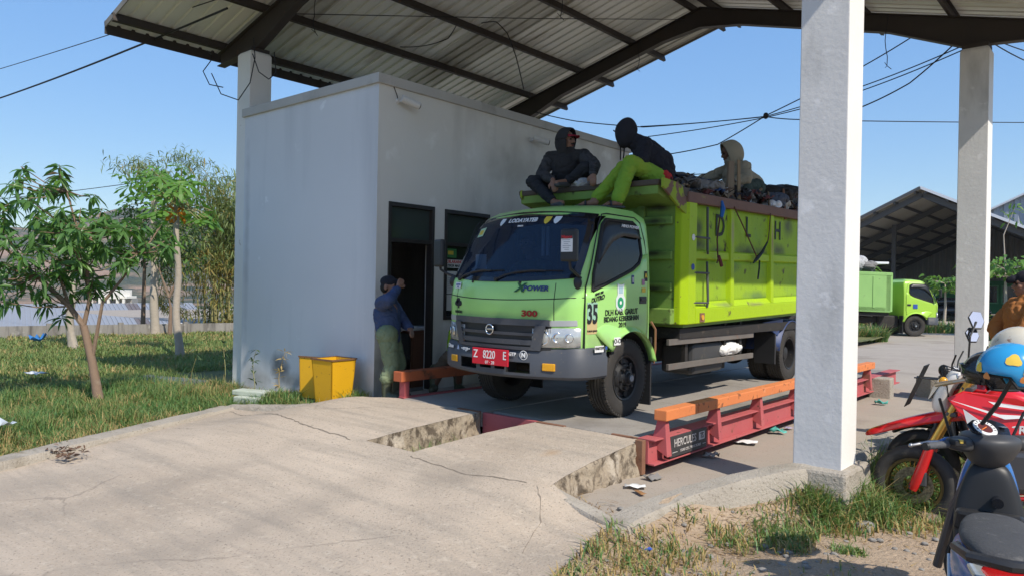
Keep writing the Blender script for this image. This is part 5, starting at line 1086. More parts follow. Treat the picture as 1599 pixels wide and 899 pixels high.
# ---- 5: crouching worker behind the truck, partly seen past the left rail
p = person('crouching worker in lime vest and green boots half hidden behind the truck front', (-6.62, 6.55, .27))
hc = V3((-6.58, 6.75, 1.27)); fd = V3((.7, -.6, -.3)); S, q, M = head(hc, fd)
hipL, hipR = V3((-6.72, 6.80, .66)), V3((-6.58, 6.66, .66)); knL, knR = V3((-6.5, 6.38, .73)), V3((-6.40, 6.50, .74)); ftL, ftR = V3((-6.72, 6.36, .35)), V3((-6.56, 6.62, .35)); shL, shR = V3((-6.72, 6.85, 1.09)), V3((-6.50, 6.62, 1.09)); elL, elR = V3((-6.6, 6.6, .9)), V3((-6.36, 6.46, .92)); wrL, wrR = V3((-6.45, 6.42, .86)), V3((-6.32, 6.42, .82)); ch = (shL+shR)/2; pv = (hipL+hipR)/2
body = S+[C(hc+V3((0, 0, -.07)), .05, ch, .06), C(pv, .13, ch-V3((0, 0, .1)), .14), C(shL, .07, shR, .07), C(shL, .055, elL, .042), C(elL, .042, wrL, .028), C(shR, .055, elR, .042), C(elR, .042, wrR, .028), C(hipL, .085, knL, .058), C(knL, .055, ftL, .036), C(hipR, .085, knR, .058), C(knR, .055, ftR, .036), C(ftL, .04, ftL+V3((.1, -.12, -.03)), .03), C(ftR, .04, ftR+V3((.14, -.06, -.03)), .03)]+hand(wrL, (.5, -.5, -.6), (.4, -.4, .6), (.5, .5, 0), .5)+hand(wrR, (.5, -.5, -.6), (.4, -.4, .6), (-.5, -.5, 0), .5)
blob('body', body, SKIND, p, .0085, 3); face_bits(q, 1., p)
blob('jacket', [C(pv, .155, ch-V3((0, 0, .1)), .17), C(shL, .085, shR, .085), C(ch, .1, hc+V3((0, 0, -.12)), .07), C(shL, .08, elL, .068), C(elL, .066, wrL, .045), C(shR, .08, elR, .068), C(elR, .066, wrR, .045)], NVJK, p, .012, 4, .010)
blob('vest', [C(pv+V3((.02, -.02, .10)), .172, ch-V3((-.01, .01, .12)), .186)], mat('lime_vest', (.36, .62, .03), .7), p, .013, 3, .01)
blob('trousers', [C(hipL, .112, knL, .085), C(knL, .082, ftL+V3((0, 0, .15)), .07), C(hipR, .115, knR, .088), C(knR, .082, ftR+V3((0, 0, .15)), .07), C(hipL, .128, hipR, .128)], mat('brown_work_trousers', (.12, .09, .06), .9), p, .010, 4, .010)
for ft, d in ((ftL, V3((.6, -.8, 0))), (ftR, V3((.9, -.4, 0)))): blob('boot', [C(ft+V3((0, 0, .22)), .066, ft+V3((0, 0, .03)), .056), C(ft+V3((0, 0, -.015)), .055, ft+d*.15+V3((0, 0, -.022)), .046)], BOOT, p, .011, 3)
blob('cap', [('e', hc+M@V3((0, -.012, .05)), V3((.088, .106, .08)), M), C(hc+M@V3((0, .09, .05)), .03, hc+M@V3((0, .12, .04)), .024)], mat('dark_cap', (.010, .011, .018)), p, .01, 3)
# ---- 6: driver behind the windscreen
p = person('driver in a dark shirt sitting behind the tinted windscreen of the truck on the scale', (-5.12, 6.3, 1.45))
hc = V3((-5.12, 6.20, 2.08)); S, q, M = head(hc, (0.1, -1, 0)); ch = V3((-5.12, 6.30, 1.84))
body = S+[C(hc-V3((0, -.02, .07)), .05, ch, .06), C((-5.12, 6.34, 1.5), .14, ch-V3((0, 0, .08)), .15)]
for e in (-1, 1):
    sh, el, wr = ch+V3((e*.19, 0, -.02)), ch+V3((e*.26, -.15, -.20)), V3((-5.12+e*.15, 5.98, 1.76)); kn = V3((-5.12+e*.14, 5.93, 1.42)); body += [C(ch, .07, sh, .06), C(sh, .055, el, .042), C(el, .042, wr, .03), C((-5.12+e*.09, 6.3, 1.45), .08, kn, .06), C(kn, .055, kn+V3((0, -.05, -.11)), .05)]+hand(wr, (-e*.3, -.8, .2), (0, 0, 1), (-e, 0, 0), .8)
blob('body', body, SKIN, p, .009, 3); face_bits(q, 1., p)
blob('shirt', [C((-5.12, 6.34, 1.5), .16, ch-V3((0, 0, .08)), .172)]+[C(ch, .085, ch+V3((e*.19, 0, -.02)), .075) for e in (-1, 1)]+[C(ch+V3((e*.19, 0, -.02)), .072, ch+V3((e*.26, -.15, -.20)), .06) for e in (-1, 1)], mat('grey_green_shirt', (.07, .13, .09), .9), p, .013, 4, .01)
blob('hair', [('e', hc+V3((0, .015, .05)), V3((.084, .10, .075)))], HAIRM, p, .011, 2)

# ================================================================== RUBBISH LOAD
def heap_h(x, y):
    u = (x+4.725)/.93; e = max(0, 1-u*u)**.5
    return 2.60+tz(y)+.30*e*(1-.45*sm((8.1-y)/.9))+.10*fbm(x, y, 2.2)+.05*fbm(x, y, 7)
rows = [[(x, y, heap_h(x, y)) for x in np.linspace(-5.61, -3.84, 46)] for y in np.linspace(7.26, 11.46, 110)]
WASTE = mat('mixed_rubbish', (.06, .055, .05), .9, c2=(.10, .085, .07), vs=6, va=.9, c3=(.30, .29, .28), v3=9, t3=(.60, .66), c4=(.03, .035, .05), v4=4, t4=(.5, .58), c5=(.22, .07, .05), v5=8, t5=(.64, .68), bump=1., bs=20, bdist=.05)
tag(MB().grid(rows).build('rubbish_heap', WASTE, smooth='all'), 'dark heap of mixed rubbish filling the lime truck bed', 'rubbish', kind='stuff')
RM = [mat('rubbish_'+n_, c_, .7, c2=tuple(k*.6 for k in c_), vs=12, va=.8, bump=.6, bs=30, bdist=.02) for n_, c_ in (('black', (.018, .018, .02)), ('slate', (.07, .085, .12)), ('white', (.50, .50, .50)), ('grey', (.22, .21, .2)), ('maroon', (.17, .045, .04)), ('tan', (.28, .2, .12)), ('blue', (.06, .12, .28)), ('brown', (.10, .06, .04)))]
def crumple(b, c, s, mi, n=6):
    """crumpled sheet"""
    c = Vector(c); b.mt(mi); rot = Matrix.Rotation(random.uniform(0, 6.3), 3, 'Z')@Matrix.Rotation(random.uniform(-.6, .6), 3, 'X')
    o = random.uniform(0, 99); rows = []
    for i in range(n):
        rows.append([c+rot@Vector((s*(i/(n-1)-.5), s*.8*(j/(n-1)-.5), s*.32*mnoise.noise(Vector((i*.8+o, j*.8, o)))+s*.12*mnoise.noise(Vector((i*2.1, j*2.1+o, 0))))) for j in range(n)])
    b.grid(rows)
b = MB()
for i in range(620):
    y = random.uniform(7.5, 11.4); x = random.triangular(-5.5, -3.84, -4.0); crumple(b, (x, y, heap_h(x, y)+random.uniform(0, .07)), random.uniform(.08, .32), random.choices(range(8), (4, 5, 3, 5, 2.5, 3, 1.5, 3))[0])
o = b.build('rubbish_scraps', RM, smooth=True, solid=.004); tag(o, 'loose torn bags and scraps covering the rubbish heap', 'rubbish', kind='stuff')
def sack(c, r_, m_, name, label, cat, group=None):
    c = V3(c); o = blob(name, [('e', c, V3(r_)), ('e', c+V3((r_[0]*.4, r_[1]*.3, r_[2]*.35)), V3(r_)*.7), ('e', c+V3((-r_[0]*.35, r_[1]*.35, r_[2]*.1)), V3(r_)*.75)], m_, None, .014, 3, .028, 6); tag(o, label, cat, group); return o
sack((-4.15, 10.35, 2.98), (.40, .35, .14), RM[0], 'rubbish_sack', 'big black rubbish sack lying on the load behind the hooded worker', 'sack')
sack((-3.95, 10.0, 2.84), (.20, .26, .12), RM[1], 'rubbish_sack', 'slate grey rubbish sack spilling over the rusty bed rail', 'sack')
sack((-3.88, 9.82, 2.76), (.12, .2, .08), mat('printed_white_bag', (.62, .62, .63), .6, c3=(.35, .05, .06), v3=9, t3=(.64, .67), c4=(.2, .25, .4), v4=7, t4=(.62, .66)), 'plastic_bag', 'crumpled white printed plastic bag on the bed rail below the slate sack', 'bag')
sack((-3.90, 10.25, 2.80), (.11, .14, .1), mat('dirty_white_bag', (.48, .45, .4), .7, c2=(.33, .29, .24), vs=9), 'plastic_bag', 'dirty cream plastic bag on the bed rail next to the column', 'bag')
sack((-4.02, 9.35, 2.86), (.13, .24, .09), RM[4], 'red_cloth', 'crumpled maroon cloth on the rubbish beside the upright planks', 'cloth')
sack((-4.2, 8.15, 2.83), (.3, .28, .10), RM[3], 'rubbish_sack', 'flat grey sack on the load in front of the upright planks', 'sack')
sack((-4.35, 8.9, 2.90), (.3, .28, .11), mat('tan_sack', (.25, .22, .17), .85, c2=(.17, .15, .12), vs=8), 'rubbish_sack', 'greyish tan sack on the load beside the left hand of the hooded worker', 'sack')
PLK = mat('weathered_plank', (.23, .175, .115), .85, c2=(.14, .105, .07), vs=6, va=.8, stretch=(3, 3, .4), bump=.3, bs=30)
tag(MB().hexa([(-3.93, 8.53, 2.62), (-3.90, 8.53, 2.62), (-3.90, 8.73, 2.62), (-3.93, 8.73, 2.62), (-3.93, 8.56, 3.19), (-3.90, 8.56, 3.19), (-3.90, 8.71, 3.21), (-3.93, 8.71, 3.21)]).build('wooden_plank', PLK, bevel=.004), 'wide weathered plank standing upright at the edge of the rubbish load', 'plank')
tag(MB().bar((-3.87, 8.80, 2.55), (-3.90, 8.83, 3.24), .05, .03, taper=.75).build('wooden_plank', mat('pale_plank', (.34, .25, .15), .85, c2=(.24, .17, .1), vs=8, stretch=(3, 3, .4)), bevel=.003), 'thin pale broken stick standing beside the wide upright plank', 'plank')
for i, (y, h_, l_) in enumerate(((9.62, .20, 'short broken wooden stake tied to the bed rail above the letter L'), (10.15, .30, 'rusty stake standing at the bed rail next to the column'))):
    tag(MB().bar((-3.80, y, 2.6), (-3.82, y-.03, 2.72+h_), .04, .035, taper=.5).build('wooden_stake', PLK if i == 0 else RUST, bevel=.003), l_, 'stake')
b = MB()
for i in range(14):
    y = random.uniform(7.5, 8.6); x = random.uniform(-4.6, -3.9); z = heap_h(x, y)+.06; b.tube([(x+random.uniform(-.3, .3)*t, y+random.uniform(-.1, .35)*t, z+.07*math.sin(t*3)) for t in (0, .35, .7, 1)], .006, 5)
tag(b.build('wire_tangle', WIRE), 'tangle of thin black wires on the load behind the man in lime trousers', 'wires', kind='stuff')
o = blob('plastic_bag', [('e', V3((-3.93, 8.72, .90)), V3((.10, .26, .08))), ('e', V3((-3.95, 8.95, .90)), V3((.07, .12, .06))), ('e', V3((-3.93, 8.55, .88)), V3((.08, .12, .07)))], mat('bright_white_bag', (.75, .74, .7), .6), None, .010, 4, .014, 8); tag(o, 'white plastic bag stuffed behind the lower side guard bar of the truck', 'bag')
# ================================================================== VEGETATION
BARK = mat('tan_bark', (.24, .165, .115), .9, c2=(.17, .115, .08), vs=8, va=.8, bump=.5, bs=30, c4=(.32, .26, .2), v4=4, t4=(.55, .72)); PALEB = mat('pale_bark', (.46, .40, .33), .9, c2=(.33, .28, .22), vs=7, va=.8, bump=.5, bs=25, stretch=(1, 1, 2.5))
MANG = leafmat('mango_leaf', (.075, .17, .045), (.12, .245, .065), .38, .34, 3.); MANGY = leafmat('young_mango_leaf', (.12, .24, .035), (.09, .2, .03), .35, .36); MANGB = leafmat('bronze_mango_leaf', (.085, .06, .035), (.06, .07, .03), .3, .5)
PAPL = leafmat('papaya_leaf', (.095, .22, .035), (.15, .30, .055), .4, .5); PAPY = leafmat('dry_yellow_leaf', (.62, .28, .02), (.45, .17, .02), .3, .7)
BAML = leafmat('bamboo_leaf', (.14, .20, .06), (.20, .25, .085), .35, .55, .7); BAMY = leafmat('yellow_bamboo_leaf', (.33, .28, .075), (.26, .2, .06), .35, .6, .9); BAMS = mat('bamboo_stem', (.20, .21, .08), .6, c2=(.3, .25, .11), vs=3)
DKLF = leafmat('dark_tree_leaf', (.03, .07, .025), (.055, .10, .035), .3, .5); BRLF = leafmat('fresh_leaf', (.09, .19, .035), (.13, .25, .05), .4, .5)
def arr_leaves(P, D, L, Wd, droop=.35, up=None, nseg=3):
    """numpy: folded lance-shaped leaves; P base, D direction, L length, Wd width -> verts, tris"""
    n = len(P); D = D/np.linalg.norm(D, axis=1, keepdims=True); Z = np.tile([0, 0, 1.], (n, 1))
    S = np.cross(D, Z); S /= np.linalg.norm(S, axis=1, keepdims=True)+1e-6; a = RNG.uniform(-.9, .9, (n, 1)); U = np.cross(S, D); S = S*np.cos(a)+U*np.sin(a); N = np.cross(S, D)
    L = L[:, None]; Wd = Wd[:, None]; dz = np.array([0, 0, -1.])
    c0 = P; c1 = P+D*L*.38+dz*L*droop*.10; c2 = P+D*L*.72+dz*L*droop*.36; c3 = P+D*L+dz*L*droop*.75
    fold = N*Wd*.18
    V = np.stack([c0, c1-S*Wd*.5+fold, c1, c1+S*Wd*.5+fold, c2-S*Wd*.42+fold, c2, c2+S*Wd*.42+fold, c3], 1).reshape(-1, 3)
    base = np.array([[0, 2, 1], [0, 3, 2], [1, 2, 5], [1, 5, 4], [2, 3, 6], [2, 6, 5], [4, 5, 7], [5, 6, 7]])
    F = (np.arange(n)[:, None, None]*8+base[None]).reshape(-1, 3); return V, F, 8
def leaf_cloud(name, P, D, L, Wd, mats, mi, parent, droop=.35):
    V, F, k = arr_leaves(P, D, L, Wd, droop); o = link(name, tris_mesh(name, V, F, mats, np.repeat(mi, 8)), parent); o['kind'] = 'stuff'; return o
# ---- mango tree near the kerb
mt = thing('mango_tree', 'young mango tree with glossy drooping leaves behind the left kerb', 'tree', (-10.27, 3.79, 0))
nodes = {0: (-10.27, 3.79, -.03), 1: (-10.40, 3.74, .55), 2: (-10.53, 3.68, 1.0), 3: (-10.66, 3.55, 1.25), 4: (-10.98, 3.28, 1.62), 5: (-11.35, 3.0, 2.0), 6: (-11.65, 2.7, 2.35), 7: (-10.50, 3.74, 1.35), 8: (-10.52, 3.70, 1.75), 9: (-10.62, 3.62, 2.25), 10: (-10.74, 3.52, 2.75), 11: (-10.36, 3.84, 1.30), 12: (-10.20, 4.02, 1.62), 13: (-10.06, 4.16, 1.95), 14: (-10.85, 3.5, 1.6), 15: (-11.1, 3.4, 2.1), 16: (-10.75, 3.75, 1.7), 17: (-10.85, 3.85, 2.15), 18: (-10.1, 3.9, 2.25)}
nd = {k: V3(v) for k, v in nodes.items()}
MB().tube([nd[0], nd[1].lerp(nd[0], .5)+V3((.015, 0, 0)), nd[1], nd[2]], [.068, .058, .052, .046], 12).build('trunk', BARK, mt, smooth=True)
for ch_, rs in (((2, 3, 4, 5, 6), (.042, .036, .028, .020, .012)), ((2, 7, 8, 9, 10), (.032, .027, .022, .016, .01)), ((1, 11, 12, 13, 18), (.026, .021, .018, .014, .009)), ((3, 14, 15), (.022, .016, .01)), ((7, 16, 17), (.02, .015, .009))):
    MB().tube([nd[i] for i in ch_], list(rs), 8).build('branch', BARK, mt, smooth=True)
cands = [nd[i] for i in range(3, 19)]; tips = []
rr = random.Random(11)
while len(tips) < 150:
    u = V3((rr.gauss(0, .5), rr.gauss(0, .5), rr.gauss(0, .5)))
    if u.length > 1: continue
    right = V3((.758, .652, 0)); dep = V3((-.652, .758, 0)); p = V3((-10.72, 3.48, 2.15))+right*u.x*1.55+dep*u.y*1.05+V3((0, 0, 1))*u.z*1.08
    sx_ = (p-V3((-10.72, 3.48, 2.15))).dot(right)
    if sx_ > .3 and p.z > 2.45: p.z = 2.45-rr.uniform(0, .5)
    if sx_ > .55 and p.z < 1.75: continue
    if sx_ > -.1 and p.z < 1.45: continue
    if all((p-t).length > .13 for t in tips): tips.append(p)
tips += [V3((-10.80, 3.46, 2.98)), V3((-11.85, 2.6, 2.75)), V3((-10.02, 4.16, 2.28)), V3((-9.96, 4.22, 2.1)), V3((-10.15, 4.05, 2.0)), V3((-10.0, 4.1, 1.95)), V3((-11.0, 3.2, 1.42)), V3((-11.15, 3.0, 1.35)), V3((-10.85, 3.3, 1.3)), V3((-10.45, 3.75, 1.62)), V3((-11.3, 2.95, 1.6)), V3((-11.6, 2.75, 1.75))]
lv = []
for i, t in enumerate(tips):
    a = min(cands, key=lambda c: (c-t).length+max(0, c.z-t.z)); mid = a.lerp(t, .5)+V3((0, 0, -.04))
    MB().tube([a, mid, t], [.010, .008, .005], 5).build('twig', BARK, mt)
    ax = ((t-a).normalized()+V3((0, 0, .8))).normalized(); n_ = rr.randint(11, 15)
    for k in range(n_):
        ph = k*2.4+rr.uniform(-.3, .3); el = rr.uniform(-.75, .55) if i != 150 else rr.uniform(.0, .35); u, w = frame_of(ax)
        d = (u*math.cos(ph)+w*math.sin(ph))*math.cos(el)+ax*math.sin(el)*.8+V3((0, 0, -.15)); lv.append((t-ax*rr.uniform(0, .10), d.normalized(), rr.uniform(.12, .23), 2 if i == 150 else (1 if rr.random() < .16 and k > n_-6 else 0)))
lv.sort(key=lambda q: q[0].length)
protos = []
for v in range(8):
    me_v, me_f, _ = arr_leaves(np.zeros((1, 3)), np.array([[1., 0, 0]]), np.array([1.]), np.array([.23+.02*(v % 3)]), .15+.13*(v % 4))
    for m_ in (MANG, MANGY, MANGB):
        protos.append(tris_mesh('leaf', me_v, me_f, [m_]))
for i, (p_, d, L, mi) in enumerate(lv[:300]):
    o = link('leaf', protos[(i % 8)*3+mi], mt); z = V3((0, 0, 1)); s_ = d.cross(z).normalized(); a = rr.uniform(-.6, .6); n_ = s_.cross(d); s2 = s_*math.cos(a)+n_*math.sin(a); n2 = s2.cross(d)
    M = Matrix((d*L, -s2*L, n2*L)).transposed().to_4x4() if False else Matrix((d*L, n2.cross(d)*L, n2*L)).transposed().to_4x4(); M.translation = p_-WT[mt]; o.matrix_local = M
rest = lv[300:]
leaf_cloud('foliage', np.array([q[0] for q in rest]), np.array([q[1] for q in rest]), np.array([q[2] for q in rest]), np.array([q[2]*.24 for q in rest]), [MANG, MANGY, MANGB], np.array([q[3] for q in rest]), mt, .45)
# ---- papaya trees
def palmate(c, d, s, m_, par, name='leaf'):
    """papaya leaf: lobed blade at c facing up, d outwards"""
    d = V3(d).normalized(); s_ = d.cross(V3((0, 0, 1))).normalized(); n_ = s_.cross(d); n_ = (n_+d*.35).normalized(); d = s_.cross(n_)*-1 if False else (d-n_*d.dot(n_)).normalized(); s_ = d.cross(n_); b = MB()
    for k in range(7):
        a = R(-135+45*k)+rr.uniform(-.1, .1); L = s*(1-.28*abs(k-3)/3)*rr.uniform(.85, 1.1); dr = d*math.cos(a)+s_*math.sin(a); pr = d*-math.sin(a)+s_*math.cos(a); w = s*.10
        b.add([c, c+dr*L*.35+pr*w*.55-n_*s*.02, c+dr*L*.35-pr*w*.55-n_*s*.02, c+dr*L*.65+pr*w*.9-n_*s*.08, c+dr*L*.65-pr*w*.9-n_*s*.08, c+dr*L-n_*s*.24, c+dr*L*.78+pr*w*1.5-n_*s*.16, c+dr*L*.78-pr*w*1.5-n_*s*.16],
              [(0, 2, 1), (1, 2, 4, 3), (3, 4, 5), (3, 5, 6), (4, 7, 5)])
    return b.build(name, m_, par, flip=False)
def papaya(base, top, r0, label, n=16, s=.46, pet=.55, seed=1, yellow=3):
    q = random.Random(seed); base, top = V3(base), V3(top); t = thing('papaya_tree', label, 'tree', base, group='papaya trees on the grass')
    pts = [base.lerp(top, i/14)+V3((.03*math.sin(i*.7+seed), .03*math.cos(i*.9), 0)) for i in range(15)]
    MB().tube(pts, [r0*(1.25 if i == 0 else 1-.38*i/14)*(1+.05*(i % 2)) for i in range(15)], 12).build('trunk', PALEB, t, smooth=True)
    for k in range(n):
        a = k*2.4+seed; el = q.uniform(-.55, 1.25) if k < n-yellow else -1.25; c0 = top-V3((0, 0, q.uniform(0, .18))); d = V3((math.cos(a)*math.cos(el), math.sin(a)*math.cos(el), math.sin(el))); L = pet*q.uniform(.75, 1.25) if k < n-yellow else .28
        c1 = c0+d*L; pe = MB().tube([c0, c0.lerp(c1, .6)+V3((0, 0, .05)), c1], [.014, .010, .007], 5).build('petiole', BAMS, t); palmate(c1, V3((d.x+q.uniform(-.4, .4), d.y+q.uniform(-.4, .4), q.uniform(-.75, .35) if k < n-yellow else -1.6)), s*q.uniform(.7, 1.15)*(1 if k < n-yellow else .7), PAPL if k < n-yellow else PAPY, t)
    return t
papaya((-16.05, 7.51, -.05), (-16.12, 7.45, 3.40), .085, 'papaya tree with yellow dying leaves under its crown on a pale straight trunk', 38, .42, .66, 1, 3)
papaya((-22.86, 9.98, -.08), (-23.0, 9.9, 4.1), .13, 'taller thick trunked papaya tree behind the one with yellow leaves', 26, .50, .85, 5, 0)
papaya((-19.5, 6.56, -.08), (-19.55, 6.5, 2.6), .10, 'papaya tree with a white trunk base hidden behind the mango leaves', 14, .5, .5, 9, 0)
def leafy_tree(name, label, base, forks, blobs, leafm, L, n, bark=BARK, r=.06, seed=3, group=None, droop=.3):
    """forks: polylines of branches, blobs: (centre, radii) clumps of leaves"""
    q = np.random.default_rng(seed); t = thing(name, label, 'tree' if 'tree' in name else 'shrub', base, group=group)
    for i, f in enumerate(forks): MB().tube(f, [r*(1-.8*k/(len(f)-1))*(1 if i == 0 else .6) for k in range(len(f))], 8).build('trunk' if i == 0 else 'branch', bark, t, smooth=True)
    P = []; D = []
    for c, rad in blobs:
        k = int(n*np.prod(rad)**.66/sum(np.prod(b_[1])**.66 for b_ in blobs)); u = q.normal(size=(k, 3)); u /= np.linalg.norm(u, axis=1, keepdims=True); rr_ = q.uniform(.25, 1.05, (k, 1))**.6
        lump = np.array([mnoise.noise(V3((a*2.2+c[0], b_*2.2, e*2.2))) for a, b_, e in u])[:, None]
        keep = (q.uniform(-.5, .8, k) < lump[:, 0]+.35); P.append((np.array(c)+u*rr_*(1+.3*lump)*np.array(rad))[keep]); D.append((u*.7+q.normal(size=(k, 3))*.6+np.array([0, 0, -.15]))[keep])
    P = np.vstack(P); D = np.vstack(D); Ls = q.uniform(.6, 1.3, len(P))*L
    V, F, k = arr_leaves(P, D, Ls, Ls*.4, droop); o = link('crown', tris_mesh('crown', V, F, leafm, np.repeat(q.integers(0, len(leafm), len(P)), 8)), t); o['kind'] = 'stuff'; return t
leafy_tree('forked_tree', 'slender forked tree between the papaya trunks before the concrete fence', (-22.1, 10.08, -.05), [[(-22.1, 10.08, -.1), (-22.1, 10.1, .8), (-22.12, 10.05, 1.1)], [(-22.12, 10.05, 1.1), (-22.2, 9.9, 1.6), (-22.4, 9.7, 2.4)], [(-22.12, 10.05, 1.1), (-22.0, 10.25, 1.7), (-21.9, 10.4, 2.6)]],
           [((-22.3, 9.9, 2.6), (.7, .7, .5)), ((-21.9, 10.3, 3.1), (.8, .8, .6)), ((-21.9, 10.5, 2.2), (.5, .5, .3))], [BRLF, DKLF, BAML], .15, 1500, BARK, .075, 3)
leafy_tree('dark_tree', 'dark leaved tree standing behind the tall papaya crown', (-25.2, 10.6, -.4), [[(-25.2, 10.6, -.5), (-25.15, 10.6, 2), (-25.1, 10.5, 3.4)]], [((-24.9, 10.2, 3.2), (.8, .8, .9)), ((-24.8, 11.1, 2.9), (1.0, 1.0, 1.2)), ((-25.3, 10.4, 3.8), (.5, .5, .4))], [DKLF], .16, 2200, BARK, .09, 5)
leafy_tree('round_shrub', 'dull green bushy shrub beyond the right end of the concrete fence', (-29.5, 16.4, -1.2), [[(-29.5, 16.4, -1.6), (-29.5, 16.4, -.4)]], [((-29.5, 16.4, -.2), (2.0, 2.0, 1.1)), ((-28.4, 17.6, -.1), (1.3, 1.3, .9))], [DKLF, BAML], .16, 4200, BARK, .08, 8)
# ---- bamboo clump with arching stems
bt = thing('bamboo_clump', 'tall arching bamboo clump with yellowing leaves at the left of the office', 'bamboo', (-24.9, 12.9, -.5))
q = np.random.default_rng(21); P = []; D = []; MI = []
right = np.array([.758, .652, 0]); dep = np.array([-.652, .758, 0]); b0 = np.array([-24.9, 12.9, -.6])
for i in range(34):
    if i < 6: lean, H, dy = q.uniform(-4.3, -2.4), q.uniform(6.9, 7.6), q.uniform(-.5, .5)
    else: lean, H, dy = q.uniform(-1.5, 3.2), q.uniform(4.6, 6.3), q.uniform(-1.2, 1.2)
    st = b0+right*q.uniform(-.5, 1.2)+dep*q.uniform(-.6, .6); pts = []
    for k in range(13):
        t = k/12; pts.append(st+right*lean*t**2.2*.95+dep*dy*t**2+np.array([0, 0, H*(1.18*t-.18*t**3*(1+abs(lean)*.22))]))
    o = MB().tube([tuple(p) for p in pts], [.035*(1-.85*k/12) for k in range(13)], 6).build('bamboo_stem', BAMS, bt, smooth=True)
    n_ = 420 if i < 6 else 450
    for j in range(n_):
        t = q.uniform(.30, 1.0)**(.65 if i < 6 else .8); k = min(11, int(t*12)); f = t*12-k; c = pts[k]*(1-f)+pts[k+1]*f; sp = .22+.55*(1-t)*(1 if i > 5 else .35); c = c+q.normal(size=3)*sp*np.array([1, 1, .7]); P.append(c); D.append(q.normal(size=3)*.7+np.array([0, 0, -.45])); MI.append(1 if (q.random() < (.55 if c[2] < 2.2 else .10)) else 0)
for j in range(5200):
    u = q.normal(size=3); u /= np.linalg.norm(u); c = np.array([-24.6, 12.7, 1.5])+right*u[0]*2.1+dep*u[1]*1.2+np.array([0, 0, u[2]*1.3]); 
    if mnoise.noise(V3(c*1.1)) < -.12: continue
    P.append(c); D.append(q.normal(size=3)*.7+np.array([0, 0, -.45])); MI.append(1 if q.random() < .6 else 0)
P = np.array(P); D = np.array(D); Ls = q.uniform(.13, .30, len(P)); leaf_cloud('foliage', P, D, Ls, Ls*.14, [BAML, BAMY], np.array(MI), bt, .5)
# ---- grass
GR = [leafmat('lush_grass', (.085, .19, .05), (.13, .25, .075), .3, .5), leafmat('mid_grass', (.17, .23, .06), (.22, .27, .09), .3, .6), leafmat('dry_grass', (.50, .39, .17), (.38, .27, .11), .3, .7)]
def blades(name, X, Y, Z, H, Wd, mi, label, kind='stuff', cat='grass', lean=1.0):
    n = len(X); a = RNG.uniform(0, 2*np.pi, n); ln = RNG.uniform(.1, 1., n)*lean*H; S = np.stack([np.cos(a), np.sin(a), np.zeros(n)], 1)*Wd[:, None]*.5; T = np.stack([-np.sin(a), np.cos(a), np.zeros(n)], 1)
    T = T*RNG.choice([-1, 1], n)[:, None]; P = np.stack([X, Y, Z], 1); zz = np.array([0, 0, 1.]); m_ = P+zz*(H*.55)[:, None]+T*(ln*.38)[:, None]; tp = P+zz*(H*RNG.uniform(.45, 1, n))[:, None]+T*ln[:, None]*1.2
    V = np.stack([P-S, P+S, m_-S*.75, m_+S*.75, tp], 1).reshape(-1, 3); base = np.array([[0, 1, 3], [0, 3, 2], [2, 3, 4]]); F = (np.arange(n)[:, None, None]*5+base[None]).reshape(-1, 3)
    o = link(name, tris_mesh(name, V, F, GR, np.repeat(mi, 3))); tag(o, label, cat, kind=kind); return o
def npn(x, y, s): return np.array([mnoise.fractal(V3((a*s, b_*s, 1.3)), 1, 2, 3) for a, b_ in zip(x, y)])
def zone(n, xr, yr, keepf, hf, hfun, wb, dryf):
    x = RNG.uniform(*xr, n); y = RNG.uniform(*yr, n); k = keepf(x, y); x, y = x[k], y[k]; nz_ = npn(x, y, .7); nf = npn(x, y, 3.)
    H = hfun(x, y, nz_, nf)*RNG.uniform(.55, 1.3, len(x)); z = np.array([hf(a, c) for a, c in zip(x, y)])-.01; mi = dryf(x, y, nz_, nf); return x, y, z, H, np.full(len(x), wb)*RNG.uniform(.6, 1.3, len(x)), mi
rl = lambda y: np.interp(y, [a for a, c in ROAD_L], [c for a, c in ROAD_L])
keep_field = lambda x, y: (x < np.where(y < 5.0, rl(y)-.14, -7.0)) & (y < 5.62+30*(x < -10.5)) & ~((x > -7.9) & (x < -7.3) & (y > 5.1))
def dry1(x, y, nz_, nf):
    r_ = RNG.random(len(x)); d = np.hypot(x+10.3, y-5.3); pd = .05+.30*(nz_ > .12)+.45*np.exp(-((x+10.2)/.9)**2-((y-5.2)/.35)**2)+.14*(np.abs(x-rl(y)+.22) < .12)*(y < 4.6); pm = .30+.45*(x < -12)+.3*(nf > .1); return np.where(r_ < pd, 2, np.where(RNG.random(len(x)) < pm, 1, 0))
hn = lambda x, y, nz_, nf: np.clip((.17+.11*nf-.06*nz_)*np.where(x < -12.2, .45, 1), .04, .36)*np.where((x > -10) & (y > 4.6), .85, 1)
A = zone(80000, (-13.5, -6.9), (.2, 5.65), keep_field, fld_h, hn, .0085, dry1); B_ = zone(46000, (-19, -13), (1.5, 13), keep_field, fld_h, lambda x, y, a, c: np.clip(.13+.06*c, .05, .25), .018, dry1); D_ = zone(34000, (-26.5, -19), (2.5, 17), keep_field, fld_h, lambda x, y, a, c: np.clip(.12+.06*c, .05, .25), .026, dry1)
A = [np.concatenate(q_) for q_ in zip(A, B_, D_)]; blades('field_grass', *A, 'green and straw coloured grass covering the field left of the road')
print('grass', len(A[0]))
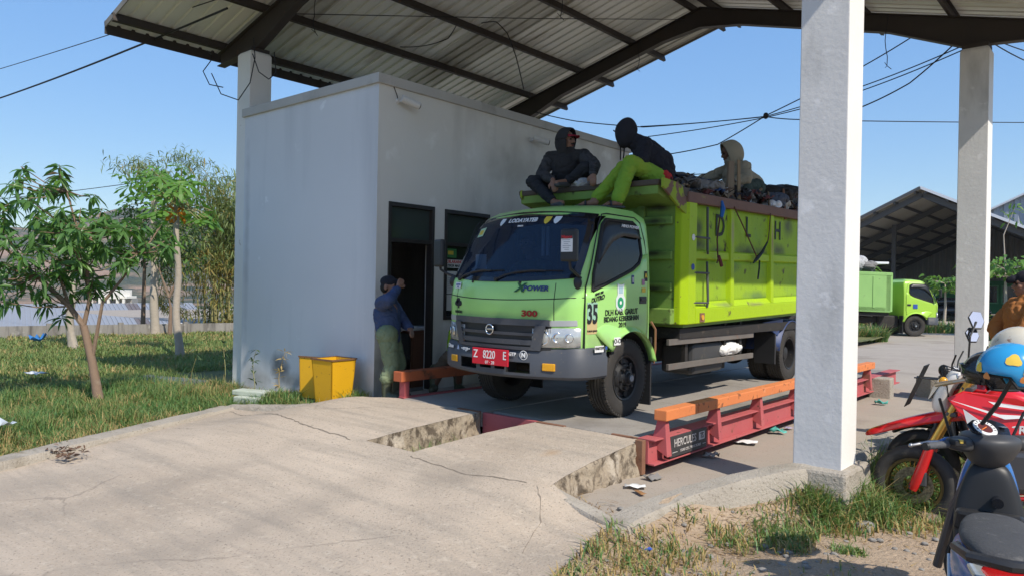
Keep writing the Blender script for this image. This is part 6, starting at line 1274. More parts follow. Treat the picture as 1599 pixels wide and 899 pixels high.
# pit grass and right hand verge
x = RNG.uniform(-5.1, -4.5, 1100); y = RNG.uniform(4.3, 5.1, 1100); k = ((x+4.80)/.28)**2+((y-4.75)/.38)**2 < 1; x, y = x[k], y[k]; blades('pit_grass', x, y, np.full(len(x), -.06), RNG.uniform(.10, .27, len(x)), np.full(len(x), .01), RNG.choice([0, 1], len(x)), 'green grass growing in the pit between the two ramps')
kk = lambda y: np.interp(y, [a for a, c, e in KERB], [c for a, c, e in KERB]); rrr = lambda y: np.interp(y, [a for a, c in ROAD_R], [c for a, c in ROAD_R])
edge = lambda y: np.where(y < 4.45, rrr(y), kk(y)+.13)
def keep_v(x, y):
    d = x-edge(y); n1 = npn(x, y, 1.6); return (d > .01) & (RNG.random(len(x)) < np.clip(1.0-d/(.15+.62*np.clip((y-5.0)/1.0, 0, 1))+n1*1.5, 0, 1)) & (y > 1.5)
dry2 = lambda x, y, nz_, nf: np.where(RNG.random(len(x)) < np.clip(.16+.28*(y < 4.6)+.35*nf, .05, .8), 2, np.where(RNG.random(len(x)) < .45, 1, 0))
A = zone(26000, (-2.9, -.6), (1.8, 8.8), keep_v, dirt_h, lambda x, y, a, c: np.clip((.085+.07*c)*np.where(y > 5.4, 1.7, 1), .03, .33), .011, dry2)
def clump(cx_, cy_, r_, n, h_, pd): 
    a = RNG.uniform(0, 6.28, n); d = RNG.uniform(0, 1, n)**.7*r_; x = cx_+np.cos(a)*d; y = cy_+np.sin(a)*d; z = np.array([dirt_h(a_, c) for a_, c in zip(x, y)])-.01; return x, y, z, RNG.uniform(.4, 1.2, n)*h_, np.full(n, .010), np.where(RNG.random(n) < pd, 2, RNG.choice([0, 1], n))
CL = [A]+[clump(*c) for c in ((-1.83, 5.02, .22, 420, .12, .2), (-1.72, 4.80, .16, 200, .10, .5), (-1.42, 4.98, .12, 200, .07, .05), (-2.05, 4.7, .2, 220, .12, .5), (-2.25, 4.2, .25, 300, .10, .6), (-2.3, 3.8, .25, 300, .11, .5), (-2.15, 3.3, .3, 350, .11, .45), (-1.72, 5.52, .2, 520, .2, .15), (-1.50, 5.8, .2, 420, .26, .1), (-1.55, 6.3, .4, 900, .24, .15), (-1.5, 7.0, .5, 900, .25, .2), (-1.35, 5.85, .3, 380, .12, .5), (-1.15, 6.05, .25, 300, .09, .75), (-1.7, 5.5, .3, 500, .14, .4), (-1.5, 6.8, .3, 500, .3, .1), (-1.9, 4.0, .35, 160, .07, .7), (-1.3, 4.4, .3, 90, .06, .6))]
A = [np.concatenate(q_) for q_ in zip(*CL)]; blades('verge_grass', *A, 'patchy green and dry grass along the right kerb and dirt edge')
# straw lying on the dirt
n = 2600; y = RNG.uniform(2.6, 7.2, n); x = edge(y)+np.abs(RNG.normal(0, .42, n)); a = RNG.uniform(0, 6.28, n); L = RNG.uniform(.03, .13, n); z = np.array([dirt_h(i, j) for i, j in zip(x, y)])+.006
d = np.stack([np.cos(a), np.sin(a), RNG.uniform(-.1, .2, n)], 1)*L[:, None]; s_ = np.stack([-np.sin(a), np.cos(a), np.zeros(n)], 1)*.0035; P = np.stack([x, y, z], 1); V = np.stack([P-s_, P+s_, P+d+s_*.5], 1).reshape(-1, 3); F = np.arange(n*3).reshape(-1, 3)
o = link('dry_straw', tris_mesh('dry_straw', V, F, [GR[2], mat('brown_straw', (.22, .13, .06), .9)], RNG.integers(0, 2, n))); tag(o, 'loose dry straw scattered on the dirt', 'straw', kind='stuff')
# pebbles and grit
def rock(c, r_, m_, seed):
    b = MB().ball((0, 0, 0), 1, 12, 8); b.v = [tuple(V3(p)*(1+.35*mnoise.noise(V3(p)*1.7+V3((seed*3.1, 0, 0))))) for p in b.v]; b.v = [(c[0]+p[0]*r_[0], c[1]+p[1]*r_[1], c[2]+p[2]*r_[2]) for p in b.v]; return b
STONE = mat('grey_stone', (.30, .28, .25), .9, c2=(.2, .185, .165), vs=12, va=.8, bump=.5, bs=40)
b = MB()
for i in range(420):
    y = random.uniform(2.2, 7); x = float(edge(np.array([y]))[0])+random.uniform(.02, 2.2); s_ = random.uniform(.006, .022); r_ = rock((x, y, dirt_h(x, y)+s_*.3), (s_*1.3, s_, s_*.7), STONE, i); k = len(b.v); b.v += r_.v; b.f += [tuple(j+k for j in f) for f in r_.f]; b.m += [0]*len(r_.f)
tag(b.build('pebbles', STONE, smooth=True), 'small pebbles scattered over the dirt', 'pebbles', kind='stuff')
for i, (c, r_, l_) in enumerate((((-1.49, 5.59, -.05), (.075, .07, .06), 'squarish grey stone on the dirt in front of the red motorcycle wheel'), ((-1.22, 6.16, -.06), (.105, .085, .065), 'rounded brown stone touching the front wheel of the red motorcycle'), ((-2.17, 5.0, -.03), (.05, .04, .028), 'dark stone on the dirt close to the kerb'), ((-1.86, 4.75, -.05), (.03, .025, .02), 'small pale stone beside a grass tuft on the dirt'), ((-1.65, 4.5, -.06), (.04, .03, .022), 'flat tan stone on the open dirt'), ((-1.05, 6.3, -.08), (.06, .05, .035), 'pale flat stone by the rear of the big brown stone'))):
    tag(rock(c, r_, STONE, i+50).build('stone', mat('dark_stone', (.09, .085, .08), .9) if i == 2 else (mat('brown_stone', (.27, .21, .16), .9, c2=(.2, .15, .11), vs=9, bump=.4) if i == 1 else STONE), smooth='all'), l_, 'stone', 'stones on the dirt')
# tall weeds by the office wall
b_x = []; 
for i, (x, y, h_, l_) in enumerate(((-9.95, 5.30, .75, 'tall thin weed at the left corner of the office wall'), (-9.35, 5.42, .6, 'thin dark weed in front of the office wall'), (-8.62, 5.38, .62, 'dry bent weed stem beside the tilted yellow bin'), (-10.45, 5.1, .55, 'leafy weed at the foot of the left column'))):
    t = thing('weed', l_, 'weed', (x, y, .1)); q_ = random.Random(i); pts = [V3((x+.05*math.sin(k*.8+i), y+.02*k*.3, .08+h_*k/7)) for k in range(8)]; MB().tube(pts, [.007*(1-.6*k/7) for k in range(8)], 5).build('stem', BAMS if i != 2 else GR[2], t)
    n = 26; P = np.array([pts[q_.randint(2, 7)] for k in range(n)]); D = RNG.normal(size=(n, 3))+np.array([0, 0, .4]); leaf_cloud('leaves', P, D, RNG.uniform(.06, .14, n), np.full(n, .02), [DKLF if i != 2 else GR[2]], np.zeros(n, int), t)
# ================================================================== LEFT BACKGROUND
fn = thing('concrete_fence', 'low stained concrete panel fence along the far edge of the field', 'fence', (-23, 8, 0))
FENM = mat('stained_concrete', (.30, .28, .255), .9, c2=(.20, .185, .165), vs=2.2, va=.8, c4=(.11, .10, .09), v4=3, t4=(.5, .7), st4=(2, 2, .2), c3=(.4, .38, .35), v3=2.5, t3=(.58, .7))
f0, f1 = V3((-24.6, 2.0, 0)), V3((-21.7, 16.2, 0)); nfp = 8; dv = (f1-f0)/nfp
for i in range(nfp):
    a = f0+dv*i; c = f0+dv*(i+1); dd = dv.normalized(); MB().bar(a+dd*.07+V3((0, 0, -.3)), c-dd*.07+V3((0, 0, -.3)), .05, 1.16, up=(0, 0, 1)).build('fence_panel', FENM, fn); MB().box(a+V3((0, 0, -.28)), (.14, .14, 1.24), math.atan2(dv.y, dv.x)).build('fence_post', FENM, fn)
sh = thing('long_shed', 'long low shed with pale blue grey metal roof beyond the concrete fence', 'shed', (-58, 20, -4))
e0, e1 = V3((-51.2, 6.5, -1.59)), V3((-56.23, 28.92, -1.64)); g0, g1 = V3((-59.7, 8.8, -.29)), V3((-63.67, 30.96, -.34)); RFM = mat('blue_grey_metal_roof', (.30, .315, .34), .6, .1, c2=(.27, .285, .31), vs=.3, va=.8)
NR = 22
for i in range(NR):
    a, c = i/NR, (i+1)/NR; P = [e0.lerp(e1, a), e0.lerp(e1, c), g0.lerp(g1, c), g0.lerp(g1, a)]; o_ = V3((0, 0, .05)); b = MB().hexa([p-o_ for p in P]+P)
    for k in (.02, .35, .68): b.bar(P[0].lerp(P[1], k)+V3((0, 0, .03)), P[3].lerp(P[2], k)+V3((0, 0, .03)), .12, .05)
    b.build('roof_sheet', mat('skylight_sheet', (.16, .13, .115), .5) if i == 16 else RFM, sh)
back = (g0-e0)*.9; back.z = -(g0-e0).z; MB().add([g0, g1, g1+back, g0+back], [(0, 1, 2, 3)]).build('back_roof', RFM, sh, solid=.05)
MB().bar(e0+V3((.1, 0, -.16)), e1+V3((.1, 0, -.16)), .06, .42).build('eave_fascia', mat('white_fascia', (.8, .8, .8), .5), sh)
w = V3((-.8, 0, 0)); MB().hexa([e0+w+V3((0, 0, -3.4)), e1+w+V3((0, 0, -3.4)), g1+V3((0, 0, -4.6)), g0+V3((0, 0, -4.6)), e0+w+V3((0, 0, -.1)), e1+w+V3((0, 0, -.1)), g1+V3((0, 0, -.15)), g0+V3((0, 0, -.15))]).build('wall', WALL, sh)
wbd = thing('white_building', 'small white flat roofed building with dark openings beyond the long shed', 'building', (-96, 36, -4)); WB = mat('cream_wall', (.78, .74, .66), .8)
ux = V3((-94.31+97.64, 37.59-34.73, 0)).normalized(); vx = V3((-ux.y, ux.x, 0)); o0 = V3((-97.64, 34.73, 0)); pt = lambda a, d_, z: o0+ux*a+vx*d_+V3((0, 0, z))
def wbx(a0, a1, d0, d1, z0, z1, name='wall', m_=WB): return MB().hexa([pt(a0, d0, z0), pt(a1, d0, z0), pt(a1, d1, z0), pt(a0, d1, z0), pt(a0, d0, z1), pt(a1, d0, z1), pt(a1, d1, z1), pt(a0, d1, z1)]).build(name, m_, wbd)
wbx(.9, 3.6, 0, 3, -.75, .32); wbx(.0, .95, .3, 2.6, -.6, .25, 'wing'); wbx(3.6, 4.4, .2, 2.6, -.68, -.40, 'wing')
for a in (.02, 1.05, 2.1, 3.2, 3.95): wbx(a, a+.24, .02, .3, -2.2, -.75, 'pillar')
wbx(0, 4.4, 1.5, 3, -4.5, -.74, 'back_wall', mat('dim_wall', (.3, .29, .27), .8)); wbx(0, 4.4, 0, 3, -4.6, -1.5, 'base_wall')
# ---- yellow bins
YEL = mat('yellow_bin_paint', (.72, .40, .012), .5, c2=(.62, .33, .012), vs=2, va=.7, c3=(.3, .15, .04), v3=6, t3=(.66, .76), c5=(.2, .09, .03), v5=22, t5=(.68, .75)); YELD = mat('rusty_bin_inside', (.16, .08, .035), .8)
def bin_(c, s0, s1, h_, rz, tilt, label):
    t = thing('yellow_bin', label, 'bin', c, rz, 'yellow bins against the office wall', local=True); t.rotation_euler = (tilt, 0, rz)
    for k in range(4):
        a = R(90*k); M = Matrix.Rotation(a, 3, 'Z'); q4 = [M@V3(p) for p in ((-s0/2, -s0/2, 0), (s0/2, -s0/2, 0), (s1/2, -s1/2, h_), (-s1/2, -s1/2, h_))]; inn = [p+M@V3((0, .012, 0)) for p in q4]
        MB().add(q4+inn, [(0, 1, 2, 3), (7, 6, 5, 4), (3, 2, 6, 7), (0, 4, 5, 1), (1, 5, 6, 2), (0, 3, 7, 4)]).build('side_panel', YEL, t); MB().bar(M@V3((-s1/2-.006, -s1/2, h_)), M@V3((s1/2+.006, -s1/2, h_)), .022, .018).build('rim_bar', YELD, t)
    MB().span((-s0/2+.012, -s0/2+.012, .02), (s0/2-.012, s0/2-.012, .03)).build('floor_plate', YELD, t); MB().span((-s1*.42, -s1*.42, h_*.55), (s1*.42, s1*.42, h_*.6)).build('bin_contents', mat('bin_waste', (.06, .05, .04), .9), t)
bin_((-7.36, 5.32, .17), .29, .37, .545, R(4), 0, 'yellow tapered metal bin standing upright at the office corner'); bin_((-7.88, 5.42, .18), .26, .34, .50, R(14), R(-7), 'second yellow metal bin leaning behind the upright bin')
# ---- rubble, litter, leaf piles
bl = MB().box((-8.82, 5.12, .17), (.52, .2, .07), .35, ).build('paving_slab', mat('mossy_white_block', (.52, .53, .49), .9, c2=(.36, .42, .3), vs=7, va=.8, bump=.5), bevel=.015); tag(bl, 'mossy white concrete slab lying on another one in the grass', 'slab', 'white slabs in the grass by the office')
tag(MB().box((-8.74, 5.04, .09), (.40, .2, .10), .3).build('paving_slab', mat('mossy_white_block', (.5, .5, .48)), bevel=.015), 'shorter white concrete block under the mossy slab in the grass', 'slab', 'white slabs in the grass by the office')
tag(MB().box((-11.6, 5.22, .035), (1.3, .55, .09), .25).build('drain_slab', mat('dark_blue_grey_slab', (.14, .155, .18), .5, c2=(.10, .11, .13), vs=3), bevel=.02), 'flat blue grey concrete slab lying in the grass left of the office', 'slab')  # flat slab in a dark blue grey tone
def litter(c, s_, rz, m_, label, cat='litter', h_=.35):
    rows = []; o_ = random.uniform(0, 50)
    for i in range(6): rows.append([V3(c)+Matrix.Rotation(rz, 3, 'Z')@V3((s_[0]*(i/5-.5), s_[1]*(j/4-.5), .006+h_*min(s_)*abs(mnoise.noise(V3((i*.7+o_, j*.7, o_)))))) for j in range(5)])
    tag(MB().grid(rows).build('litter', m_, smooth=True, solid=.002), label, cat)
TEAL = mat('teal_plastic', (.10, .42, .36), .4); BLUL = mat('blue_wrapper', (.05, .13, .6), .35)
litter((-3.04, 7.18, .085), (.22, .15), .3, PAPER, 'white paper scrap on the slab beside the pink girder'); litter((-3.02, 7.95, .085), (.17, .12), .8, TEAL, 'crumpled teal plastic scrap by the pink girder next to the white paper', h_=.9); litter((-2.98, 8.75, .085), (.16, .12), .2, mat('pale_teal_plastic', (.25, .4, .38), .4), 'pale teal plastic cup half hidden by the near column', h_=.9)
litter((-3.02, 8.3, .085), (.1, .08), 1.2, mat('lilac_wrapper', (.4, .36, .5), .5), 'small lilac wrapper at the foot of the pink girder'); litter((-3.02, 6.35, .085), (.14, .09), .1, mat('dirty_white_bag', (.48, .45, .4)), 'dirty white wrapper under the sign panel', h_=.8)
litter((-2.97, 4.95, .085), (.16, .09), .6, PAPER, 'torn white paper at the foot of the ramp wall'); litter((-2.86, 4.83, .085), (.13, .045), -.5, mat('brown_cardboard', (.3, .15, .06), .8), 'brown cardboard strip beside the torn paper under the ramp'); litter((-2.78, 11.1, .085), (.16, .12), .4, TEAL, 'teal plastic scrap beyond the column past the guard rail', h_=.9); litter((-3.0, 5.28, .085), (.15, .1), 1.4, mat('grey_litter', (.2, .19, .18), .8), 'grey rag by the rusty corner of the ramp', h_=.8)
litter((-2.36, 4.07, -.03), (.085, .055), .4, BLUL, 'bright blue wrapper in the grass at the road edge', h_=.8); litter((-2.42, 3.72, -.0), (.04, .03), .4, PAPER, 'tiny white scrap in the grass near the road edge'); litter((-1.95, 5.35, .0), (.05, .1), .2, PAPER, 'white scrap hanging in the grass at the kerb', h_=.9)
litter((-13.2, 3.95, .10), (.36, .2), .2, PAPER, 'white sheet of paper lying in the field grass', h_=.5); litter((-8.45, 2.2, .16), (.25, .2), .5, mat('pale_blue_bag', (.55, .62, .72), .5), 'pale blue white plastic bag in the grass at the left picture edge', h_=.9); litter((-19.9, 5.96, .12), (.36, .3), .2, mat('blue_cloth', (.03, .16, .42), .8), 'blue cloth bundle on the far grass under the mango leaves', h_=1.2)
n = 90; P = np.stack([RNG.normal(-7.22, .10, n), RNG.normal(2.42, .06, n), RNG.uniform(.04, .10, n)], 1); D = RNG.normal(size=(n, 3)); D[:, 2] = RNG.uniform(-.1, .5, n); V, F, k = arr_leaves(P, D, RNG.uniform(.03, .07, n), RNG.uniform(.015, .03, n), .1); o = link('dry_leaves', tris_mesh('dry_leaves', V, F, [mat('dead_brown_leaf', (.12, .07, .045), .9), mat('dead_grey_leaf', (.2, .15, .12), .9)], np.repeat(RNG.integers(0, 2, n), 8))); tag(o, 'small heap of dead brown leaves on the road beside the left kerb', 'leaves', kind='stuff')
# ================================================================== MOTORCYCLES
REDP2 = mat('red_plastic', (.62, .012, .016), .28, coat=.4, spec=.5); GOLD = mat('gold_anodised', (.62, .40, .10), .3, .8); WHP = mat('white_graphic', (.72, .72, .70), .4); MSIL = mat('brushed_alloy', (.46, .46, .47), .35, .9); MGRY = mat('gunmetal', (.09, .09, .095), .4, .5)
SEATM = mat('black_seat_vinyl', (.022, .022, .024), .65, c2=(.04, .04, .042), vs=20, bump=.3, bs=80); DASHM = mat('dash_plastic', (.045, .046, .05), .5, c2=(.06, .06, .062), vs=6); SBLK = mat('glossy_black_plastic', (.012, .013, .016), .22, coat=.3); SBLU = mat('blue_trim_paint', (.02, .14, .42), .3, coat=.4); MIRR = mat('mirror_glass', (.86, .88, .9), .04, 1.); RLENS = mat('red_tail_lens', (.45, .012, .012), .15, coat=.5); GRIPM = mat('grey_rubber_grip', (.085, .088, .095), .7, bump=.5, bs=90)
def loft(rings, name, m_, par, sub=2, cap=True, smooth='all'):
    """closed rings of equal length joined into one surface"""
    b = MB(); n = len(rings[0]); V = [p for r_ in rings for p in r_]; F = [(i*n+k, i*n+(k+1) % n, (i+1)*n+(k+1) % n, (i+1)*n+k) for i in range(len(rings)-1) for k in range(n)]
    if cap: F += [tuple(range(n))[::-1], tuple(range((len(rings)-1)*n, len(rings)*n))]
    return b.add(V, F).build(name, m_, par, smooth=smooth, sub=sub)
def rrect(c, u, v, a, b_, k=.55):
    c, u, v = V3(c), V3(u), V3(v); return [c+u*a*x+v*b_*y for x, y in ((1, -k), (1, k), (k, 1), (-k, 1), (-1, k), (-1, -k), (-k, -1), (k, -1))]
def spoked(t, c, R_, w_, rimm, spm, steer_rot=None, nsp=28):
    """spoked wheel, axle along local y"""
    c = V3(c); ax = (0, 1, 0); prof = [(w_*math.cos(a)*.5, R_-w_*.42+w_*.42*math.sin(a)) for a in [R(-20+220*i/12) for i in range(13)]]
    ty = MB().lathe([(x, r_) for x, r_ in prof]+[(-w_*.38, R_-w_*.8), (w_*.38, R_-w_*.8)], c, ax, 44, closed=True).build('tyre', mat('worn_bike_tyre', (.03, .029, .028), .75, c2=(.055, .05, .045), vs=8, va=.8, c3=(.10, .085, .065), v3=14), t, smooth='all')
    MB().lathe([(-w_*.36, R_-w_*.78), (-w_*.36, R_-w_*.98), (-w_*.1, R_-w_*1.05), (w_*.1, R_-w_*1.05), (w_*.36, R_-w_*.98), (w_*.36, R_-w_*.78)], c, ax, 40, closed=True).build('rim', rimm, t, smooth=True)
    MB().lathe([(-.05, .0), (-.05, .035), (-.03, .03), (.03, .03), (.05, .035), (.05, 0)], c, ax, 18).build('hub', MGRY, t, smooth=True)
    b = MB()
    for k in range(nsp):
        a = 2*math.pi*k/nsp; s_ = .035 if k % 2 else -.035; d = .35*(1 if k % 4 < 2 else -1); b.cyl(c+V3((.03*math.cos(a+d*2), s_, .03*math.sin(a+d*2))), c+V3(((R_-w_)*math.cos(a), s_*.2, (R_-w_)*math.sin(a))), .0042, n=5)
    tag(b.build('spokes', spm, t), kind='stuff')
    b = MB().lathe([(-.003, .072), (.003, .072), (.003, .135), (-.003, .135)], c+V3((0, .06, 0)), ax, 36, closed=True)
    b.build('brake_disc', mat('drilled_disc', (.30, .27, .20), .35, .8, c2=(.10, .09, .07), vs=70, va=.3), t); return ty
# ---- dirt bike (local: x forward, y left, z up; origin under the front axle)
hx = V3((-.97, -.175, 0)).normalized(); dk = thing('dirt_bike', 'red and white motard motorcycle with gold handlebar parked beside the kerb', 'motorcycle', (-1.31, 6.19, -.115), math.atan2(hx.y, hx.x), local=True)
ss = R(-8)       # bars turned to the rider's left
fr = lambda x, y, z: (lambda dx, dy: (-.40+dx*math.cos(ss)-dy*math.sin(ss), dx*math.sin(ss)+dy*math.cos(ss), z))(x+.40, y)   # steer about the head
wf = thing('front_wheel', None, None, (0, 0, 0)); wf.parent = dk; wf.location = fr(0, 0, .295); wf.rotation_euler = (0, 0, ss); WT[wf] = V3((0, 0, 0)); wf.empty_display_size = .05
spoked(wf, (0, 0, 0), .290, .115, mat('black_gold_rim', (.11, .08, .03), .4, .6), GOLD)
wr_ = thing('rear_wheel', None, None, (0, 0, 0)); wr_.parent = dk; wr_.location = (-1.36, 0, .30); WT[wr_] = V3((0, 0, 0)); spoked(wr_, (0, 0, 0), .295, .125, mat('black_gold_rim', (.10, .075, .03)), GOLD)
for y in (-.095, .095):
    MB().tube([fr(.0, y, .27), fr(-.03, y, .34), fr(-.11, y, .60)], [.030, .040, .034], 12).build('fork_guard', REDP2, dk, smooth=True); MB().tube([fr(-.10, y, .58), fr(-.355, y, 1.12)], .026, 12).build('fork_tube', GOLD, dk, smooth=True)
    MB().cyl(fr(0, y*1.25, .29), fr(0, y*.7, .29), .022, n=10).build('axle_end', MGRY, dk, smooth=True)
MB().box(fr(-.06, .10, .36), (.07, .035, .11), ss).build('brake_caliper', MGRY, dk, bevel=.01)
for z, x in ((1.05, -.34), (.86, -.245)): MB().box(fr(x, 0, z), (.07, .24, .035), ss).build('triple_clamp', MGRY, dk, bevel=.008)
# high front fender
rings = []
for i in range(9):
    t = i/8; x = -.42+.78*t; z = .93+.03*math.sin(t*3.1)-.29*t; w_ = .045+.035*math.sin(min(1, t*1.4)*2.2) if t < .95 else .03
    dp = .115*(1-.7*t)+.012; rings.append([fr(x, -w_, z-dp), fr(x, -w_*.8, z-.012), fr(x, 0, z+.022), fr(x, w_*.8, z-.012), fr(x, w_, z-dp), fr(x, w_*.6, z-.03), fr(x, 0, z-.006), fr(x, -w_*.6, z-.03)])
loft(rings, 'front_fender', REDP2, dk, 1)
# headlight mask, number plate
rings = []
for z, x, w_ in ((.84, -.12, .04), (.92, -.10, .075), (1.02, -.13, .10), (1.12, -.19, .105), (1.19, -.24, .09)): rings.append([fr(x-.09, -w_, z), fr(x-.03, -w_*.95, z), fr(x, -w_*.5, z), fr(x+.01, 0, z), fr(x, w_*.5, z), fr(x-.03, w_*.95, z), fr(x-.09, w_, z), fr(x-.12, 0, z)])
mk = loft(rings, 'headlight_mask', WHP, dk, 1); MB().hexa([fr(-.105, -.06, .95), fr(-.09, .06, .95), fr(-.085, .06, .95), fr(-.095, -.06, .95), fr(-.16, -.065, 1.06), fr(-.16, .065, 1.06), fr(-.125, .065, 1.06), fr(-.125, -.065, 1.06)]).build('headlight', CLRG, mk)
P = [fr(.06, -.10, .88), fr(.06, .10, .88), fr(-.07, .10, 1.20), fr(-.07, -.10, 1.20)]; MB().hexa([V3(p) for p in P[:2]]+[V3(p)+V3((.008, 0, 0)) for p in (P[1], P[0])]+[V3(P[3]), V3(P[2]), V3(P[2])+V3((.008, 0, 0)), V3(P[3])+V3((.008, 0, 0))]).build('number_plate', BLKPL, dk, bevel=.004)
for y in (-.05, .05): MB().cyl(fr(-.15, y, 1.1), fr(.01, y, 1.1), .006, n=6).build('plate_stay', MGRY, dk)
# handlebar, grips, guards, levers, mirrors
hb = [fr(-.42, -.40, 1.165), fr(-.40, -.26, 1.18), fr(-.37, -.12, 1.13), fr(-.37, .12, 1.13), fr(-.40, .26, 1.18), fr(-.42, .40, 1.165)]
MB().tube(hb, .0145, 10).build('handlebar', mat('bronze_bar', (.50, .36, .17), .3, .85), dk, smooth=True); MB().cyl(fr(-.37, -.11, 1.175), fr(-.37, .11, 1.175), .022, n=12).build('bar_pad', BLKPL, dk, smooth=True)
for s_ in (-1, 1):
    MB().cyl(fr(-.41, s_*.28, 1.175), fr(-.425, s_*.415, 1.163), .019, n=12).build('grip', BLKPL, dk, smooth=True); MB().box(fr(-.40, s_*.235, 1.18), (.05, .055, .05), ss).build('switch_box', BLKPL, dk, bevel=.01); MB().box(fr(-.40, s_*.255, 1.203), (.035, .03, .012), ss).build('switch', REDP2, dk, bevel=.004)
    MB().tube([fr(-.36, s_*.23, 1.17), fr(-.30, s_*.30, 1.165), fr(-.32, s_*.42, 1.155)], [.008, .007, .006], 6).build('lever', MSIL, dk, smooth=True)
    MB().tube([fr(-.35, s_*.17, 1.13), fr(-.22, s_*.24, 1.10), fr(-.18, s_*.34, 1.09), fr(-.30, s_*.435, 1.13), fr(-.42, s_*.43, 1.163)], [.010, .014, .016, .014, .010], 8).build('hand_guard', mat('champagne_guard', (.36, .31, .24), .35, .7), dk, smooth=True)
MB().tube([fr(-.39, -.22, 1.19), fr(-.32, -.10, 1.26), fr(-.33, -.07, 1.42), fr(-.36, -.14, 1.53)], .008, 6).build('mirror_stem', BLKPL, dk)
def mirror_head(par, c, nrm, up, a, b_, name='mirror'):
    nrm = V3(nrm).normalized(); u = V3(up).cross(nrm).normalized(); v = nrm.cross(u); c = V3(c); poly = [c+u*a*x+v*b_*y for x, y in ((-.8, -1), (.3, -1), (1, -.2), (.9, .9), (-.2, 1), (-1, .3))]
    o = MB().prism([p-nrm*.014 for p in poly], nrm*.013).build(name, BLKPL, par, bevel=.004); MB().prism([c+(p-c)*.9 for p in poly], nrm*.002).build('mirror_glass', MIRR, o)
iv = lambda d: Matrix.Rotation(-math.atan2(hx.y, hx.x), 3, 'Z')@V3(d)
vr = iv((.6, -.75, .55)); mirror_head(dk, fr(-.36, -.16, 1.545), vr, (0, 0, 1), .055, .075); mirror_head(dk, fr(-.34, -.12, 1.435), vr, (0, 0, 1), .048, .062)
b = MB()
for k in range(5): b.tube([fr(-.38, .2-.1*k, 1.16), fr(-.20+.02*k, .16-.08*k, 1.22-.03*k), fr(-.22, .05-.02*k, .95)], .0055, 5)
tag(b.build('cables', WIRE, dk), kind='stuff'); MB().box(fr(-.30, 0, 1.20), (.04, .11, .06), ss).build('speedometer', BLKPL, dk, bevel=.01); MB().ball(fr(-.15, -.17, 1.15), (.035, .035, .045), 12, 8).build('indicator', BLKPL, dk, smooth=True); MB().ball(fr(-.20, .17, 1.10), (.03, .03, .035), 12, 8).build('indicator', AMB, dk, smooth=True)
# tank shrouds, tank, seat, tail
for s_ in (-1, 1):
    poly = [(-.20, .985, .16), (-.30, 1.04, .13), (-.62, 1.02, .12), (-.86, .93, .10), (-.80, .80, .09), (-.58, .74, .15), (-.40, .62, .15), (-.34, .64, .15), (-.34, .80, .17)]
    MB().prism([(x, s_*y, z) for x, z, y in poly], (0, -s_*.02, 0)).build('shroud', REDP2, dk, bevel=.008)
    for q4 in ([(-.22, .975, .172), (-.52, .90, .155), (-.80, .905, .114), (-.55, .87, .158)], [(-.30, .92, .174), (-.37, .66, .165), (-.43, .66, .165), (-.40, .85, .172)], [(-.45, .985, .155), (-.72, .96, .128), (-.78, .935, .12), (-.50, .955, .155)]):
        MB().prism([(x, s_*(y+.001), z) for x, z, y in q4], (0, s_*.002, 0)).build('graphic', WHP, dk)
    text('CRF', 'lettering', WHP, (-.64, s_*.142, .80), (-s_, 0, .12), (0, 0, 1), .075, dk, bold=.002, shear=.2)
loft([rrect((x, 0, z), (0, 1, 0), (0, 0, 1), w_, h_) for x, z, w_, h_ in ((-.42, .97, .08, .07), (-.55, 1.0, .115, .09), (-.72, .96, .10, .075), (-.84, .91, .07, .05))], 'fuel_tank', REDP2, dk, 2)
loft([rrect((x, 0, z), (0, 1, 0), (0, 0, 1), w_, h_) for x, z, w_, h_ in ((-.74, .955, .06, .03), (-.90, .915, .085, .045), (-1.15, .91, .10, .05), (-1.45, .94, .085, .045))], 'seat', SEATM, dk, 2)
loft([rrect((x, 0, z), (0, 1, 0), (0, 0, 1), w_, h_) for x, z, w_, h_ in ((-1.2, .86, .10, .04), (-1.5, .89, .10, .035), (-1.8, .86, .07, .02))], 'rear_fender', REDP2, dk, 2)
MB().box((-.66, 0, .50), (.34, .24, .30)).build('engine', MGRY, dk, bevel=.04); MB().cyl((-.56, 0, .62), (-.48, 0, .84), .085, .075, 16).build('cylinder', MGRY, dk, smooth=True)
b = MB()
for k in range(5): b.box((-.545+.022*k, 0, .64+.04*k), (.2, .22, .008), rot=Matrix.Rotation(-.35, 3, 'Y'))
tag(b.build('cooling_fins', MGRY, dk), kind='stuff')
FRM = mat('red_frame_tube', (.40, .012, .012), .45)
for y in (-.09, .09): MB().tube([(-.36, y*.5, 1.0), (-.62, y, .88), (-.95, y, .62), (-.95, y, .36), (-.6, y, .31), (-.42, y, .45), (-.37, y*.5, .9)], .017, 8).build('frame_tube', FRM, dk, smooth=True); MB().bar((-.92, y*1.2, .40), (-1.38, y*1.2, .30), .03, .06).build('swingarm', MSIL, dk, bevel=.006)
MB().tube([(-.46, -.06, .60), (-.40, -.12, .45), (-.6, -.15, .38), (-.95, -.15, .52), (-1.45, -.15, .74)], [.02, .022, .022, .03, .045], 10).build('exhaust', MSIL, dk, smooth=True)
MB().tube([(-.85, .12, .34), (-.95, .34, .02)], .011, 8).build('side_stand', MGRY, dk)
